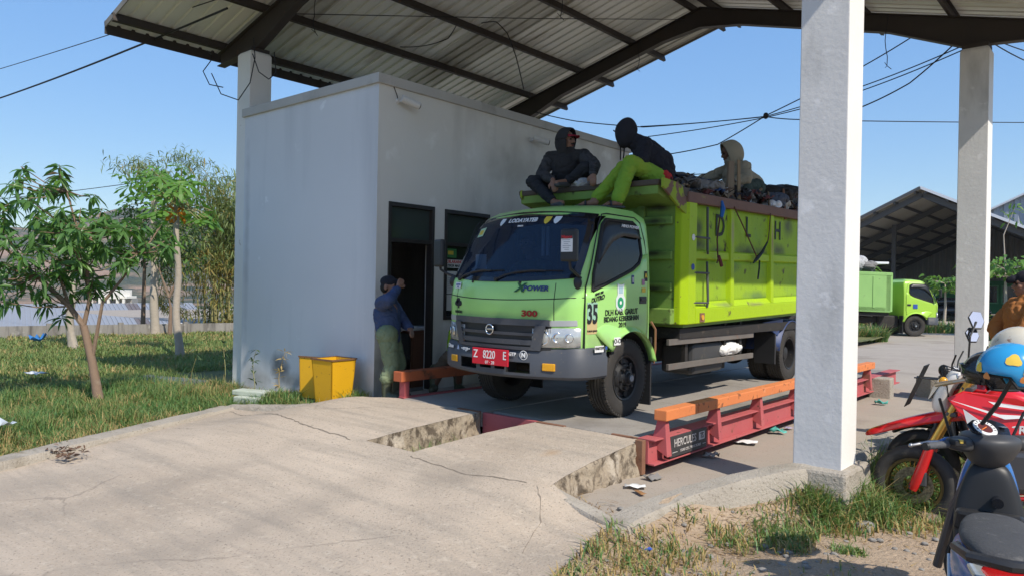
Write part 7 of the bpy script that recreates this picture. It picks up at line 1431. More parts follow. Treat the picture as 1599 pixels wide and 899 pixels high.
# ---- scooter builder (origin under the rear axle, x forward)
def scooter(loc, rz, label, trim, steer):
    t = thing('scooter', label, 'scooter', loc, rz, local=True); X = 1.24
    for nm, x, a in (('rear_wheel', 0, 0), ('front_wheel', X, steer)):
        w_ = thing(nm, None, None, (0, 0, 0)); w_.parent = t; w_.location = (x, 0, .275); w_.rotation_euler = (0, 0, a); WT[w_] = V3((0, 0, 0))
        MB().lathe([(-.045, .20), (-.05, .235), (-.03, .268), (0, .276), (.03, .268), (.05, .235), (.045, .20)], (0, 0, 0), (0, 1, 0), 36).build('tyre', TYRE, w_, smooth='all'); b = MB().lathe([(-.04, .20), (-.03, .175), (.03, .175), (.04, .20)], (0, 0, 0), (0, 1, 0), 30)
        for k in range(5): b.bar((.03*math.cos(k*1.257), 0, .03*math.sin(k*1.257)), (.19*math.cos(k*1.257), 0, .19*math.sin(k*1.257)), .05, .03, up=(0, 1, 0))
        b.cyl((0, -.05, 0), (0, .05, 0), .045, n=14).build('rim', RIMB, w_, smooth=True)
    loft([rrect((x, 0, z), (0, 1, 0), (.25, 0, 1), w_, h_) for x, z, w_, h_ in ((X+.24, .50, .05, .03), (X+.1, .62, .085, .04), (X-.12, .60, .085, .05))], 'front_fender', trim, t, 2)
    c_, s_ = math.cos(steer), math.sin(steer); sx0 = X-.26; st = lambda x, y, z: (sx0+(x-sx0)*c_-y*s_, (x-sx0)*s_+y*c_, z)
    MB().tube([st(X, .07, .28), st(X-.10, .06, .62), st(X-.24, 0, .98)], .022, 8).build('fork', MGRY, t, smooth=True)
    # leg shield: outer nose and inner panel
    loft([rrect((x, 0, z), (0, 1, 0), (.9, 0, .4), w_, h_) for z, x, w_, h_ in ((.34, X-.30, .11, .06), (.50, X-.20, .145, .08), (.68, X-.16, .15, .085), (.84, X-.17, .11, .075), (.93, X-.20, .07, .05))], 'nose_panel', trim, t, 2)
    loft([rrect((x, 0, z), (0, 1, 0), (1, 0, .2), w_, h_) for z, x, w_, h_ in ((.33, X-.40, .125, .05), (.50, X-.33, .155, .05), (.66, X-.30, .155, .045), (.80, X-.28, .11, .05), (.90, X-.27, .075, .045))], 'inner_panel', mat('inner_plastic', (.020, .020, .021), .45), t, 2)
    MB().hexa([(X-.385, -.155, .56), (X-.375, .155, .56), (X-.33, .155, .56), (X-.33, -.155, .56), (X-.40, -.14, .665), (X-.40, .14, .665), (X-.32, .14, .665), (X-.32, -.14, .665)]).build('glove_box', BLKPL, t, bevel=.02); MB().cyl((X-.40, -.03, .72), (X-.335, -.03, .72), .024, n=16).build('ignition', SBLK, t, smooth=True)
    MB().box((X-.58, 0, .30), (.42, .30, .05)).build('floor_board', BLKPL, t, bevel=.015)
    # bar cover, dash
    loft([[V3(st(X-.24+dx*k, y*k, .97+dz)) for dx, y in ((.16, 0), (.10, .10), (-.02, .16), (-.13, .11), (-.16, 0), (-.13, -.11), (-.02, -.16), (.10, -.10))] for k, dz in ((.45, -.12), (.85, -.03), (1.0, .025), (.86, .065))], 'bar_cover', DASHM, t, 2)
    for y in (-1, 1):
        loft([rrect(st(x, y*yy, z), (c_, s_, 0), (0, 0, 1), w_, h_) for x, yy, z, w_, h_ in ((X-.25, .10, .975, .07, .045), (X-.27, .20, .985, .05, .034), (X-.285, .25, .988, .032, .026))], 'bar_arm', DASHM, t, 2); MB().tube([st(X-.19, y*.12, .985), st(X-.225, y*.21, .992), st(X-.245, y*.252, .992)], [.016, .016, .010], 8).build('trim_strip', trim, t, smooth=True)
        MB().cyl(st(X-.285, y*.25, .985), st(X-.305, y*.375, .98), .0185, .017, 14).build('grip', GRIPM, t, smooth=True); MB().cyl(st(X-.305, y*.375, .98), st(X-.307, y*.388, .98), .021, .019, 14).build('bar_end', BLKPL, t, smooth=True)
        MB().tube([st(X-.23, y*.235, .985), st(X-.205, y*.29, .98), st(X-.225, y*.40, .968)], [.010, .008, .007], 8).build('lever', MSIL, t, smooth=True); MB().ball(st(X-.225, y*.402, .968), .011, 8, 6).build('lever_knob', MSIL, t, smooth=True)
        MB().box(st(X-.315, y*.222, 1.0), (.05, .06, .03), steer).build('switch_box', BLKPL, t, bevel=.006); MB().box(st(X-.335, y*.222, 1.008), (.02, .018, .018), steer).build('switch', mat('yellow_switch', (.6, .42, .08), .5) if y > 0 else MSIL, t, bevel=.003)
        MB().tube([st(X-.21, y*.17, 1.0), st(X-.22, y*.22, 1.12), st(X-.25, y*.27, 1.20)], .007, 6).build('mirror_stem', BLKPL, t)
    nrm = V3((-.55*c_, -.55*s_, .84)).normalized(); dc = V3(st(X-.25, .0, 1.045)); side = V3((-s_, c_, 0)); upv_ = nrm.cross(side)*-1
    da = MB().prism([dc+side*a*.105-upv_*b_*.062 for a, b_ in ((-1, .1), (-.8, .8), (-.2, 1), (.5, .95), (1, .3), (1, -.5), (.5, -1), (-.5, -1), (-.95, -.5))], nrm*.012).build('dash_panel', SBLK, t, bevel=.004)
    gc = dc+side*.025+nrm*.013; ringm = MB().lathe([(0, .034), (.003, .036), (.003, .054), (0, .056)], gc, nrm, 28).build('speedometer_ring', WHP, da); MB().lathe([(.0, .001), (.001, .034)], gc, nrm, 24).build('speedometer_face', mat('dark_red_dial', (.10, .018, .015), .5), da); tt = (side*.6+upv_*-.3).normalized(); MB().bar(gc+nrm*.004-tt*.01, gc+nrm*.004+tt*.032, .004, .002, up=tuple(nrm)).build('needle', mat('orange_needle', (.8, .2, .03), .5), da)
    b = MB()
    for k in range(11):
        a = R(-30+24*k); d = side*math.cos(a)+upv_*math.sin(a); b.bar(gc+nrm*.0045+d*.040, gc+nrm*.0045+d*.050, .004, .0008, up=tuple(nrm))
    tag(b.build('dial_marks', BLKP, da), kind='stuff'); MB().box(dc-side*.07+nrm*.013+upv_*.01, (.05, .03, .003), steer).build('display', MSIL, da)
    # seat, tail, body
    loft([rrect((x, 0, z), (0, 1, 0), (0, 0, 1), w_, h_, .5) for x, z, w_, h_ in ((X-.62, .70, .07, .03), (X-.74, .715, .125, .042), (X-.92, .72, .145, .045), (X-1.12, .735, .15, .045), (X-1.32, .755, .12, .04), (X-1.46, .76, .08, .025))], 'seat', mat('worn_seat', (.05, .05, .052), .8, c2=(.075, .074, .072), vs=9, va=.8, c3=(.12, .115, .11), v3=14, bump=.35, bs=70), t, 2)
    for y in (-1, 1):
        loft([rrect((x, y*yy, z), (0, 1, 0), (0, 0, 1), w_, h_, .6) for x, yy, z, w_, h_ in ((X-.62, .10, .52, .04, .13), (X-.85, .13, .56, .045, .11), (X-1.15, .13, .61, .045, .09), (X-1.48, .08, .68, .03, .05))], 'side_panel', trim, t, 2); MB().box((X-1.10, y*.175, .53), (.5, .012, .05), rot=Matrix.Rotation(-.12, 3, 'Y')).build('side_stripe', WHP if trim != REDP2 else SBLK, t, bevel=.004)
    MB().box((X-.62, 0, .50), (.08, .24, .34)).build('seat_front_panel', BLKPL, t, bevel=.02); MB().box((X-.9, 0, .42), (.56, .17, .3)).build('underseat_box', BLKPL, t, bevel=.02)
    MB().tube([(X-1.22, .15, .735), (X-1.36, .165, .765), (X-1.53, .12, .785), (X-1.57, 0, .787), (X-1.53, -.12, .785), (X-1.36, -.165, .765), (X-1.22, -.15, .735)], [.012, .016, .02, .022, .02, .016, .012], 8).build('grab_rail', BLKPL, t, smooth=True)
    loft([rrect((x, 0, z), (0, 1, 0), (0, 0, 1), w_, h_, .6) for x, z, w_, h_ in ((X-1.36, .695, .12, .045), (X-1.50, .69, .105, .045), (X-1.585, .685, .07, .03))], 'tail_lamp', RLENS, t, 2)
    for y in (-1, 1): MB().hexa([(X-1.40, y*.11, .655), (X-1.57, y*.085, .655), (X-1.57, y*.05, .65), (X-1.40, y*.06, .65), (X-1.40, y*.13, .725), (X-1.57, y*.10, .715), (X-1.57, y*.06, .72), (X-1.40, y*.07, .73)]).build('rear_indicator', CLRG, t, bevel=.01)
    MB().hexa([(X-1.52, -.07, .58), (X-1.52, .07, .58), (X-1.60, .07, .42), (X-1.60, -.07, .42), (X-1.50, -.07, .58), (X-1.50, .07, .58), (X-1.585, .07, .42), (X-1.585, -.07, .42)]).build('mud_flap', BLKPL, t); MB().cyl((X-1.0, -.16, .35), (X-1.45, -.17, .42), .05, n=14).build('muffler', MGRY, t, smooth=True); MB().box((X-1.05, .1, .30), (.5, .1, .15)).build('drive_case', MGRY, t, bevel=.03)
    return t
S1 = scooter((-.40, 3.36, -.10), math.atan2(.982, -.186), 'black scooter with blue trim in the right foreground seen from behind', SBLU, R(38))
scooter((-.18, 7.12, -.06), R(190), 'dark scooter parked beyond the red motorcycle with its dash above the golden bar', SBLK, R(-6))
scooter((-.06, 7.80, -.05), R(188), 'farther red scooter parked beyond the dark scooter below the standing man', REDP2, R(4))
# ---- helmets hung on the scooter bars
def helmet(c, yaw, m_, label, s=1., paint=None, visor=False):
    t = thing('helmet', label, 'helmet', c, yaw, 'helmets on the parked scooters', local=True); rows = []
    for i in range(15):
        th = R(4+118*i/14); r_ = []
        for k in range(33):
            ph = 2*math.pi*k/32; x, y, z = math.sin(th)*math.cos(ph), math.sin(th)*math.sin(ph), math.cos(th); cut = 0
            if x > .1 and z < -.05: z = max(z, -.05-.1*(1-x))
            r_.append((x*.142*s, y*.118*s, z*.132*s))
        rows.append(r_)
    MB().grid(rows).build('shell', m_, t, smooth='all', solid=.012); MB().tube([(math.cos(2*math.pi*k/24)*.125*s, math.sin(2*math.pi*k/24)*.104*s, (-.066 if math.cos(2*math.pi*k/24) < .1 else -.018)*s) for k in range(25)], .008*s, 6).build('rim_trim', BLACK, t, smooth=True)
    if visor: MB().grid([[(.150*s*math.cos(a)*(1-.1*k), .126*s*math.sin(a), (.055-.05*k)*s) for a in [R(-75+150*i/12) for i in range(13)]] for k in (0, 1, 2)]).build('visor', SBLK, t, smooth='all', solid=.003)
    return t
HBL = mat('sky_blue_helmet', (.03, .30, .58), .2, coat=.5); 
h1 = helmet((-.475, 4.115, 1.262), R(200), HBL, 'sky blue helmet with yellow patches hanging on the foreground scooter bars', 1.0)
YPT = mat('yellow_helmet_patch', (.78, .52, .06), .25, coat=.5); OPT = mat('orange_helmet_patch', (.62, .22, .05), .25, coat=.5)
def patch(par, cdir, r_, m_, s=1., sq=1.):
    d = V3(cdir).normalized(); u, w = frame_of(d); P = [d]+[(d+(u*math.cos(2*math.pi*k/18)*r_+w*math.sin(2*math.pi*k/18)*r_*sq)*(1+.18*math.sin(k*1.1))).normalized() for k in range(18)]
    mid = [((P[0]*.5+p*.5)).normalized() for p in P[1:]]; e = lambda p: (p.x*.1445*s, p.y*.1205*s, p.z*.1345*s); MB().add([e(P[0])]+[e(p) for p in mid]+[e(p) for p in P[1:]], [(0, 1+k, 1+(k+1) % 18) for k in range(18)]+[(1+k, 19+k, 19+(k+1) % 18, 1+(k+1) % 18) for k in range(18)]).build('painted_patch', m_, par, smooth='all')
hr = Matrix.Rotation(-R(200), 3, 'Z')
for d, r_, m_ in (((.65, -.6, .1), .34, YPT), ((.2, -.9, .45), .22, YPT), ((.75, -.3, .6), .26, YPT), ((.5, -.8, -.18), .16, OPT), ((-.75, -.55, .1), .17, YPT), ((-.5, -.75, -.15), .12, OPT)): patch(h1, hr@V3(d), r_, m_)
helmet((-.49, 4.52, 1.325), R(150), mat('cream_helmet', (.62, .56, .44), .3, coat=.4, c3=(.3, .17, .1), v3=16, t3=(.64, .7)), 'cream helmet with brown marks resting behind the sky blue helmet', 1.0); helmet((-.60, 4.46, 1.205), R(190), SBLK, 'glossy black helmet half hidden left of the sky blue helmet', .95, visor=True)
MB2 = MB().tube([(-.60, 4.20, .99), (-.53, 4.15, 1.10), (-.475, 4.13, 1.22), (-.48, 4.32, 1.26), (-.49, 4.5, 1.26), (-.6, 4.46, 1.15)], .010, 6)
tag(MB2.build('helmet_strap', BLKPL), 'black helmet strap hooked over the scooter mirror stem', 'strap')
# ---- man in orange brown shirt at the right edge
p = person('man in orange brown shirt and dark cap standing at the right picture edge', (-.87, 8.49, .07))
hc = V3((-.88, 8.47, 1.725)); fd = V3((-.95, -.30, -.05)); S, q, M = head(hc, fd); dz = .07
hipL, hipR = V3((-.80, 8.38, 1.02)), V3((-.90, 8.56, 1.02)); knL, knR = V3((-.84, 8.36, .56)), V3((-.94, 8.58, .56)); ftL, ftR = V3((-.80, 8.36, .15)), V3((-.90, 8.60, .15)); shL, shR = V3((-.76, 8.30, 1.51)), V3((-.98, 8.64, 1.51)); elL, elR = V3((-.86, 8.14, 1.25)), V3((-1.13, 8.60, 1.29)); wrL, wrR = V3((-.93, 8.34, 1.08)), V3((-1.06, 8.46, 1.07)); ch = (shL+shR)/2; pv = (hipL+hipR)/2
body = S+[C(hc-V3((0, 0, .07)), .052, ch, .06), C(pv, .13, ch-V3((0, 0, .1)), .15), C(shL, .07, shR, .07), C(shL, .055, elL, .042), C(elL, .042, wrL, .028), C(shR, .055, elR, .042), C(elR, .042, wrR, .028), C(hipL, .085, knL, .058), C(knL, .055, ftL, .036), C(hipR, .085, knR, .058), C(knR, .055, ftR, .036), C(ftL, .04, ftL+V3((-.17, -.05, -.04)), .03), C(ftR, .04, ftR+V3((-.17, -.05, -.04)), .03)]+hand(wrL, (.3, .6, -.5), (-.6, -.3, -.2), (-.5, .5, 0), .6)+hand(wrR, (.4, -.5, -.6), (-.7, .3, 0), (-.4, -.6, 0), .6)
blob('body', body, SKIN, p, .009, 3); face_bits(q, 1., p)
blob('shirt', [C(pv-V3((0, 0, .02)), .16, ch-V3((0, 0, .1)), .19), C(shL, .088, shR, .088), C(ch, .1, hc-V3((0, 0, .13)), .065), C(shL, .088, elL, .075), C(elL, .072, wrL+(elL-wrL)*.12, .052), C(shR, .088, elR, .075), C(elR, .072, wrR+(elR-wrR)*.12, .052)], mat('orange_brown_shirt', (.42, .165, .045), .85, c2=(.35, .13, .035), vs=5, bump=.5, bs=14, bdist=.02), p, .011, 4, .011)
blob('trousers', [C(hipL, .115, knL, .085), C(knL, .085, ftL, .07), C(hipR, .115, knR, .085), C(knR, .085, ftR, .07), C(hipL, .13, hipR, .13)], mat('black_jeans', (.012, .013, .017)), p, .012, 4, .010)
for ft in (ftL, ftR): blob('shoe', [C(ft-V3((-.02, 0, .05)), .045, ft+V3((-.17, -.05, -.055)), .038)], BLKPL, p, .012, 2)
blob('cap', [('e', hc+M@V3((0, -.012, .05)), V3((.086, .104, .08)), M), C(hc+M@V3((0, .10, .045)), .04, hc+M@V3((0, .13, .035)), .03)], mat('dark_cap', (.010, .011, .018)), p, .01, 3)
# ================================================================== RIGHT BACKGROUND
rows = [[(x, y, .055+.01*fbm(x, y, .3)) for x in np.linspace(-45, 30, 50)] for y in np.linspace(27.4, 50, 20)]
tag(MB().grid(rows).build('yard', SLABC, smooth='all'), kind='structure')
# far trucks: the same build as the near one
keep = {'cab_body', 'windscreen', 'windscreen_border', 'door_window', 'window_seal', 'door', 'door_gap', 'fender_flare', 'bumper', 'grille', 'headlight', 'chassis_rail', 'wheel', 'side_guard_rail', 'bed_side', 'bed_floor', 'bed_front_panel', 'corner_post', 'side_sill', 'side_ledge', 'top_rail', 'bed_rear_gate', 'fuel_tank', 'bed_subframe', 'cab_seat', 'dashboard', 'mirror', 'front_post', 'engine_block', 'step_cover', 'rain_visor', 'mud_flap', 'guard_post'}
GRN2 = mat('pale_green_bed', (.27, .48, .15), .55, c2=(.22, .41, .13), vs=2, va=.7, c3=(.1, .09, .06), v3=5, t3=(.66, .75)); CAB2 = mat('far_cab_paint', (.36, .60, .06), .35, coat=.4)
def far_truck(loc, rz, label):
    t = thing('garbage_truck', label, 'truck', loc, rz, 'trucks parked in the yard', local=True)
    for ch in [c for c in tk.children if c.name.split('.')[0] in keep]:
        c = copy_tree(ch, t); n_ = c.name.split('.')[0]
        if n_ in ('bed_side', 'bed_front_panel', 'corner_post', 'side_sill', 'side_ledge', 'top_rail', 'bed_rear_gate'): c.data = c.data.copy(); c.data.materials[0] = GRN2
        if n_ in ('cab_body', 'door', 'fender_flare'): c.data = c.data.copy(); c.data.materials[0] = CAB2
    for y in (-.6, .6, 1.8):
        MB().box((-.985, y, 1.6), (.02, .08, 1.15)).build('side_rib', GRN2, t, bevel=.005)
    MB().box((-.862, -2.2, 1.10), (.006, .16, .16)).build('crest_emblem', BLUP, t); return t
far_truck((-8.72, 29.57, .06), R(130.7), 'distant green dump truck parked facing right beyond the scale'); far_truck((-10.3, 33.4, .06), R(130.7), 'second distant green truck whose cab roof shows above the first one')
for i, (u, z, rd, m_, l_) in enumerate(((-.55, 2.80, (.42, .5, .32), RM[2], 'white rubbish sack on top of the distant truck bed'), (.2, 2.76, (.5, .5, .28), RM[7], 'brown rubbish sack on the distant truck bed beside the white one'), (-1.0, 2.72, (.36, .4, .2), RM[3], 'grey brown rubbish lump at the front of the distant truck bed'), (1.2, 2.74, (.6, .5, .25), RM[5], 'tan rubbish sack towards the rear of the distant truck bed'))):
    c = V3((-8.92, 29.4, 0))+V3((-.758, -.652, 0))*u; sack((c.x, c.y, z-.1), rd, m_, 'rubbish_sack', l_, 'sack', 'sacks on the distant truck')
# big open hall
hl_ = thing('storage_hall', 'large open gabled steel hall with dark ribbed roof behind the distant trucks', 'hall', (-10.6, 62, 0))
HY0, HY1, HX, HZ, HS, HWD = 50.25, 78., -10.6, 8.05, .495, 9.6; hz = lambda x: HZ-HS*abs(x-HX)
HSU = mat('hall_roof_underside', (.52, .50, .45), .6, .05, c2=(.40, .38, .34), vs=.3, va=.8); HST = mat('hall_steel', (.09, .092, .095), .6); HTOP = mat('white_roof_edge', (.75, .76, .78), .5)
for s_ in (-1, 1):
    for k in range(14):
        ya, yb = HY0+(HY1-HY0)*k/14, HY0+(HY1-HY0)*(k+1)/14; b = MB(); prof = []
        for j in range(6):
            u = ya+(yb-ya)*j/6; d = (yb-ya)/6; prof += [(u, 0), (u+d*.55, 0), (u+d*.66, .05), (u+d*.88, .05)]
        prof.append((yb, 0)); b.grid([[(HX+s_*HWD*t, y, hz(HX+s_*HWD*t)+h) for y, h in prof] for t in (0, 1)]).build('roof_sheet', HSU, hl_, solid=.01)
    for k in range(9):
        x = HX+s_*(.3+k*1.15); MB().box((x, (HY0+HY1)/2, hz(x)-.10), (.09, HY1-HY0, .18)).build('purlin', HST, hl_)
    for k in range(5):
        y = HY0+.6+k*6.6; MB().bar((HX, y, HZ-.34), (HX+s_*(HWD-.6), y, hz(HX+HWD-.6)-.34), .16, .34).build('rafter', HST, hl_); MB().span((HX+s_*(HWD-.9)-.14, y-.14, 0), (HX+s_*(HWD-.9)+.14, y+.14, hz(HX+HWD-.9)-.3)).build('hall_post', HST, hl_)
    MB().bar((HX+s_*.0, HY0-.06, HZ+.03), (HX+s_*HWD, HY0-.06, hz(HX+HWD)+.03), .06, .16).build('barge_trim', HTOP if s_ > 0 else HST, hl_)
for i in range(6):
    x = HX+4.2-i*1.6 if False else HX-5+2.2*i
    if i in (1, 3): MB().span((x-.13, 56, 0), (x+.13, 56.26, hz(x)-.3)).build('hall_post', HST, hl_)
CORR = mat('grey_corrugated_wall', (.36, .37, .37), .6, .05, c2=(.29, .30, .30), vs=.6); GW = mat('green_painted_wall', (.07, .30, .14), .7, c2=(.09, .34, .16), vs=1)
b = MB(); prof = []
x = HX-HWD+.5
while x < HX+HWD-.5: prof += [(x, 0), (x+.18, 0), (x+.24, .06), (x+.40, .06)]; x += .46
b.grid([[(px_, HY1-.3-h, 2.9+(hz(px_)-2.95)*t) for px_, h in prof] for t in (0, 1)]).build('gable_wall', CORR, hl_, solid=.01); MB().span((HX-HWD+.5, HY1-.5, 0), (HX+HWD-.5, HY1-.38, 2.9)).build('lower_wall', GW, hl_)
for x in (-11.6, -9.8, -7.2): fr_ = MB().span((x, HY1-.56, .9), (x+1.6, HY1-.505, 2.5)).build('window', mat('pale_green_frame', (.2, .5, .28), .6), hl_, bevel=.01); MB().span((x+.12, HY1-.575, 1.02), (x+1.48, HY1-.565, 2.38)).build('pane', DGL, fr_)
# second shed behind
s2 = thing('steel_shed', 'pale corrugated shed with white roof edge rising behind the hall at the right', 'shed', (-8, 100, 0)); cw = mat('pale_corrugated_wall', (.40, .43, .47), .5, .2, c2=(.34, .37, .41), vs=.3)
zt = lambda x: 12.4-.5*abs(x+9.9); prof = []; x = -19.
while x < -1: prof += [(x, 0), (x+.35, 0), (x+.45, .15), (x+.8, .15)]; x += .95
MB().grid([[(px_, 95-h, zt(px_)*t) for px_, h in prof] for t in (0, 1)]).build('gable_wall', cw, s2, solid=.02)
for s_ in (-1, 1): MB().hexa([(-9.9, 94.4, 12.4), (-9.9+s_*9.6, 94.4, 7.6), (-9.9+s_*9.6, 120, 7.6), (-9.9, 120, 12.4), (-9.9, 94.4, 12.6), (-9.9+s_*9.6, 94.4, 7.8), (-9.9+s_*9.6, 120, 7.8), (-9.9, 120, 12.6)]).build('roof', HTOP, s2)
# small white shelter roof behind the distant truck
cn = thing('shelter', 'small shelter with a flat white roof on dark posts behind the distant truck bed', 'shelter', (-9.4, 33.5, 0)); MB().box((-9.35, 33.2, 2.86), (1.9, 1.6, .09), R(40)).build('roof', HTOP, cn, bevel=.01)
for x, y in ((-9.9, 32.6), (-8.75, 33.4), (-9.9, 33.6), (-8.7, 32.9)): MB().cyl((x, y, 0), (x, y, 2.8), .07, n=8).build('post', HST, cn)
# small trees and a parked car in front of the hall
def spread_tree(name, label, base, h_, r_, layers, seed, leafm=BRLF, L=.3, n=420):
    q = np.random.default_rng(seed); t = thing(name, label, 'tree', base); b0_ = V3(base); MB().tube([b0_, b0_+V3((.05, 0, h_*.5)), b0_+V3((0, .05, h_))], [.08, .055, .03], 8).build('trunk', PALEB, t, smooth=True); P = []; D = []
    for z, rr_ in layers:
        for k in range(7): a = k*.9+z; MB().tube([b0_+V3((0, 0, z-.15)), b0_+V3((rr_*.8*math.cos(a), rr_*.8*math.sin(a), z))], [.02, .008], 5).build('branch', PALEB, t)
        a = q.uniform(0, 6.28, n); d = rr_*q.uniform(.1, 1, n)**.6; P.append(np.stack([base[0]+d*np.cos(a), base[1]+d*np.sin(a), base[2]+z+q.normal(0, .10, n)+.08*d], 1)); D.append(np.stack([np.cos(a), np.sin(a), q.uniform(-.5, .3, n)], 1))
    P = np.vstack(P); D = np.vstack(D); Ls = q.uniform(.6, 1.2, len(P))*L; o = leaf_cloud('crown', P, D, Ls, Ls*.45, [leafm, PAPL], q.integers(0, 2, len(P)), t, .5); return t
spread_tree('young_tree', 'young layered tree with flat light green crown at the right before the hall', (-4.13, 33.38, .02), 2.9, 1.6, ((2.75, 1.5), (2.45, 1.0)), 4, n=230); spread_tree('young_tree', 'small papaya like sapling beside the cab of the distant truck', (-7.6, 41.5, .02), 2.2, 1., ((2.3, .95), (1.9, .7)), 6, n=130); spread_tree('young_tree', 'pale leafed sapling sticking up behind the bed of the distant truck', (-10.0, 35.5, .02), 2.6, 1., ((2.5, .9), (2.2, .6)), 8, n=110)
tl = thing('thin_shoot', 'thin bare shoot with a few leaves rising above the layered young tree', 'tree', (-4.13, 33.5, 2.8)); MB().tube([(-4.13, 33.5, 2.7), (-4.2, 33.5, 3.9), (-3.9, 33.7, 4.9)], [.03, .02, .01], 6).build('stem', PALEB, tl); leaf_cloud('leaves', np.array([[-4.0, 33.6, 4.7], [-3.9, 33.7, 4.9], [-4.05, 33.6, 4.5], [-3.8, 33.7, 5.0]]*5)+RNG.normal(size=(20, 3))*.14, RNG.normal(size=(20, 3)), np.full(20, .25), np.full(20, .1), [BRLF], np.zeros(20, int), tl)
cr = thing('parked_car', 'dark parked car in the shade of the hall near the second column', 'car', (-9.3, 53, .05)); CARM = mat('dark_car_paint', (.02, .022, .028), .25, coat=.5)
for nm, rr_, m_ in (('body', [(-2.1, .55, .8, .22), (-1.9, .62, .86, .3), (0, .66, .88, .34), (1.8, .62, .86, .3), (2.1, .55, .8, .2)], CARM), ('cabin', [(-1.5, 1.0, .7, .1), (-1.0, 1.2, .72, .26), (.3, 1.22, .72, .28), (1.0, 1.0, .7, .1)], DGL)): loft([rrect((-9.3+x*.85, 53+x*.5, z), (-.5, .85, 0), (0, 0, 1), w_, h_) for x, z, w_, h_ in rr_], nm, m_, cr, 2)
for sx_ in (-1.3, 1.3):
    for sy in (-.8, .8): c = V3((-9.3+sx_*.85-.5*sy, 53+sx_*.5+.85*sy, .36)); MB().cyl(c-V3((-.5, .85, 0))*.1, c+V3((-.5, .85, 0))*.1, .32, n=18).build('wheel', TYRE, cr, smooth=True)
# grass strips in the yard
def strip(n, f, H, wb): 
    x, y = f(n); z = np.full(len(x), .06); return x, y, z, RNG.uniform(.5, 1.2, len(x))*H, np.full(len(x), wb), RNG.choice([0, 0, 1, 2], len(x))
def el(cx_, cy_, a, b_, rot=.7): 
    def f(n): t = RNG.uniform(0, 6.28, n); d = RNG.uniform(0, 1, n)**.5; u, w = a*d*np.cos(t), b_*d*np.sin(t); return cx_+u*np.cos(rot)-w*np.sin(rot), cy_+u*np.sin(rot)+w*np.cos(rot)
    return f
A = [strip(2600, el(-7.3, 25.6, 1.1, .7), .55, .035), strip(3800, el(-4.5, 36.5, 5.5, .9), .5, .05), strip(1600, el(-2.4, 31.5, 2.2, 1.0), .75, .045), strip(1400, el(-10.5, 37.5, 4, .8), .45, .05)]
A = [np.concatenate(q_) for q_ in zip(*A)]; blades('yard_grass', *A, 'green grass strips along the far side of the yard')
leafy_tree('round_shrub', 'bushy green shrubs at the right edge of the yard behind the standing man', (-2.6, 33, 0), [[(-2.6, 33, 0), (-2.6, 33, .5)]], [((-3.1, 32.4, .6), (1.3, .9, .75)), ((-1.6, 33.6, .7), (1.5, 1., .8))], [BRLF, DKLF], .16, 3600, BARK, .05, 14)
# ================================================================== WIRES
def wire(pts, sag, r_, label, n=18):
    P = []
    for a, c in zip(pts, pts[1:]):
        a, c = V3(a), V3(c); P += [a.lerp(c, i/n)-V3((0, 0, sag*4*(i/n)*(1-i/n))) for i in range(n)]
    P.append(V3(pts[-1])); tag(MB().tube(P, r_, 5).build('overhead_wire', WIRE), label, 'wire', 'overhead wires')

wire([(-45, 5.4, 9.5), (-27.71, 5.20, 7.11), (-9.75, 5.07, 5.51)], .05, .008, 'thin overhead wire slanting up from the left sky to the canopy corner'); wire([(-44, 4.4, 6.6), (-25.18, 4.73, 5.78), (-9.40, 4.98, 5.26)], .12, .016, 'thicker twisted overhead cable slanting up below the thin wire at the left'); wire([(-60, 6, 5.2), (-39.55, 18.76, 7.29)], .3, .02, 'distant wire in the sky between the mango and papaya crowns')
wire([(-11.20, 5.62, 5.2), (-11.02, 5.60, 5.1), (-11.01, 5.58, 5.00), (-11.21, 5.56, 4.87), (-11.00, 5.56, 4.63), (-10.62, 5.58, 4.53)], 0, .008, 'loose wire looping left of the left canopy column', 4); wire([(-10.94, 5.56, 4.79), (-10.64, 5.56, 4.43), (-10.20, 5.60, 4.28), (-9.88, 5.60, 4.48), (-9.79, 5.62, 4.83), (-9.98, 5.70, 5.17)], 0, .008, 'black wire sagging across the top of the left canopy column', 4); wire([(-9.86, 5.62, 4.9), (-9.75, 5.66, 4.63), (-9.88, 5.90, 4.60), (-9.77, 5.95, 4.68), (-9.83, 5.95, 5.0)], 0, .008, 'short wire loop hanging right of the left canopy column', 4)
wire([(-9.38, 5.90, 5.45), (-7.47, 9.20, 5.90), (-6.30, 11.90, 6.40)], .0, .007, 'straight thin wire running under the canopy roof'); wire([(-8.52, 9.00, 6.0), (-8.19, 9.00, 5.95), (-7.94, 9.00, 5.71), (-7.74, 9.00, 5.28), (-7.57, 9.00, 4.74)], -.01, .009, 'curved black cable dropping from the canopy roof above the office', 6); wire([(-9.41, 8.00, 5.52), (-8.78, 8.00, 5.42), (-8.28, 8.00, 5.43), (-8.10, 8.00, 5.6)], .01, .008, 'short slack wire hooked below a canopy purlin', 6)
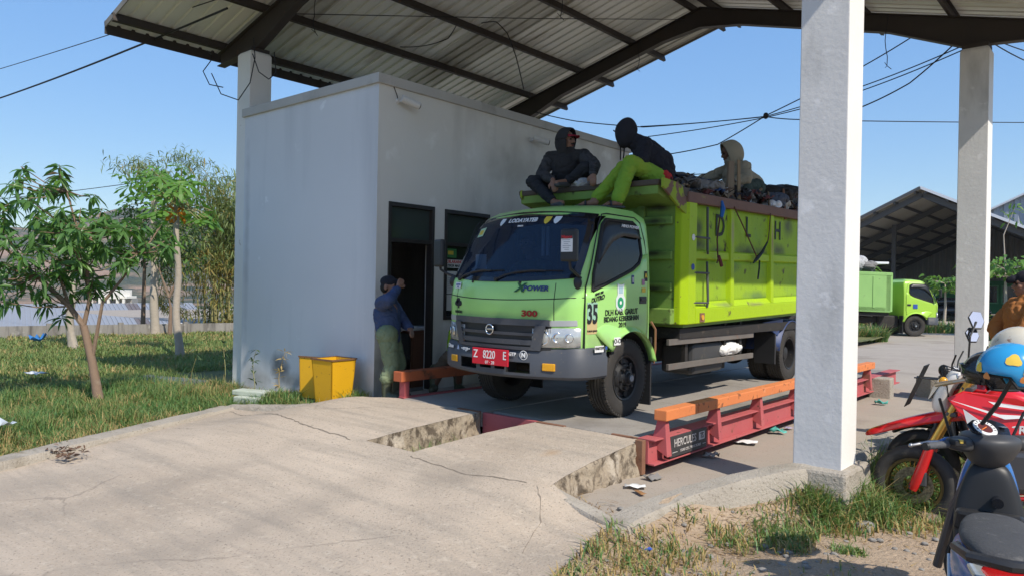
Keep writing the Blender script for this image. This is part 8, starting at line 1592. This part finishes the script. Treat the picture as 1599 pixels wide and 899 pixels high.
wire([(-9.61, 11.79, 5.2), (-8.55, 11.78, 4.87), (-7.29, 12.21, 4.67), (-5.34, 13.22, 4.79), (-4.90, 13.60, 4.75), (-4.21, 14.85, 4.86), (-1.16, 22.75, 5.85)], 0.01, .010, 'level wire crossing the sky behind the riders and both right columns', 8); wire([(-7.04, 11.36, 3.99), (-6.52, 11.81, 4.02), (-5.91, 12.47, 4.23), (-5.22, 12.93, 4.74), (-3.77, 13.2, 5.37), (-2.94, 13.2, 5.75)], .01, .010, 'wire rising steeply from the office roof past the hooded worker', 8)
wire([(-7.33, 12.17, 4.68), (-5.26, 13.03, 4.75), (-3.68, 12.94, 4.99), (-2.05, 12.1, 5.14)], .02, .009, 'upper of two wires running to the top of the back right column', 8); wire([(-7.22, 12.26, 4.49), (-5.26, 13.03, 4.73), (-3.68, 12.94, 4.92), (-2.05, 12.1, 5.08)], .02, .009, 'lower of two wires running to the top of the back right column', 8); wire([(-4.68, 13.13, 4.43), (-3.61, 12.73, 4.60), (-2.86, 12.71, 4.88), (-2.06, 12.15, 5.3)], .02, .011, 'sagging wire below the pair reaching the back right column', 8); wire([(-1.70, 12.1, 5.12), (-1.28, 16.06, 5.56), (-.4, 26, 7)], .05, .009, 'wire leaving the back right column to the right picture edge', 8); wire([(-1.71, 13.2, 5.40), (-1.03, 16.28, 5.76), (-.1, 26, 7.4)], .05, .009, 'wire leaving the back roof edge at the top right corner', 8)
wire([(-6.95, 10.94, 4.34), (-6.98, 10.91, 4.08), (-6.98, 11.06, 4.06), (-6.98, 11.01, 3.72)], 0, .014, 'black cable bundle hanging at the far end of the office wall', 4); wire([(-6.95, 10.66, 4.30), (-6.97, 10.93, 4.24), (-6.98, 10.94, 3.84)], 0, .012, 'second black cable beside the bundle at the far end of the office wall', 4)
tag(MB().ball((-5.26, 13.03, 4.76), (.05, .05, .06), 8, 6).build('wire_clamp', WIRE), 'small clamp where the overhead wires cross behind the truck', 'clamp')
bpy.data.scenes.remove(TMP)
HAZE = True
if HAZE:
    hm = bpy.data.materials.new('haze_air'); hm.use_nodes = True; n_ = hm.node_tree.nodes; n_.remove(n_['Principled BSDF']); pv_ = n_.new('ShaderNodeVolumePrincipled'); pv_.inputs['Color'].default_value = (.72, .82, .95, 1); pv_.inputs['Density'].default_value = .0002; hm.node_tree.links.new(pv_.outputs[0], n_['Material Output'].inputs['Volume'])
    tag(MB().span((-5300, -5300, -40), (5300, 5300, 140)).build('haze', hm), kind='stuff')
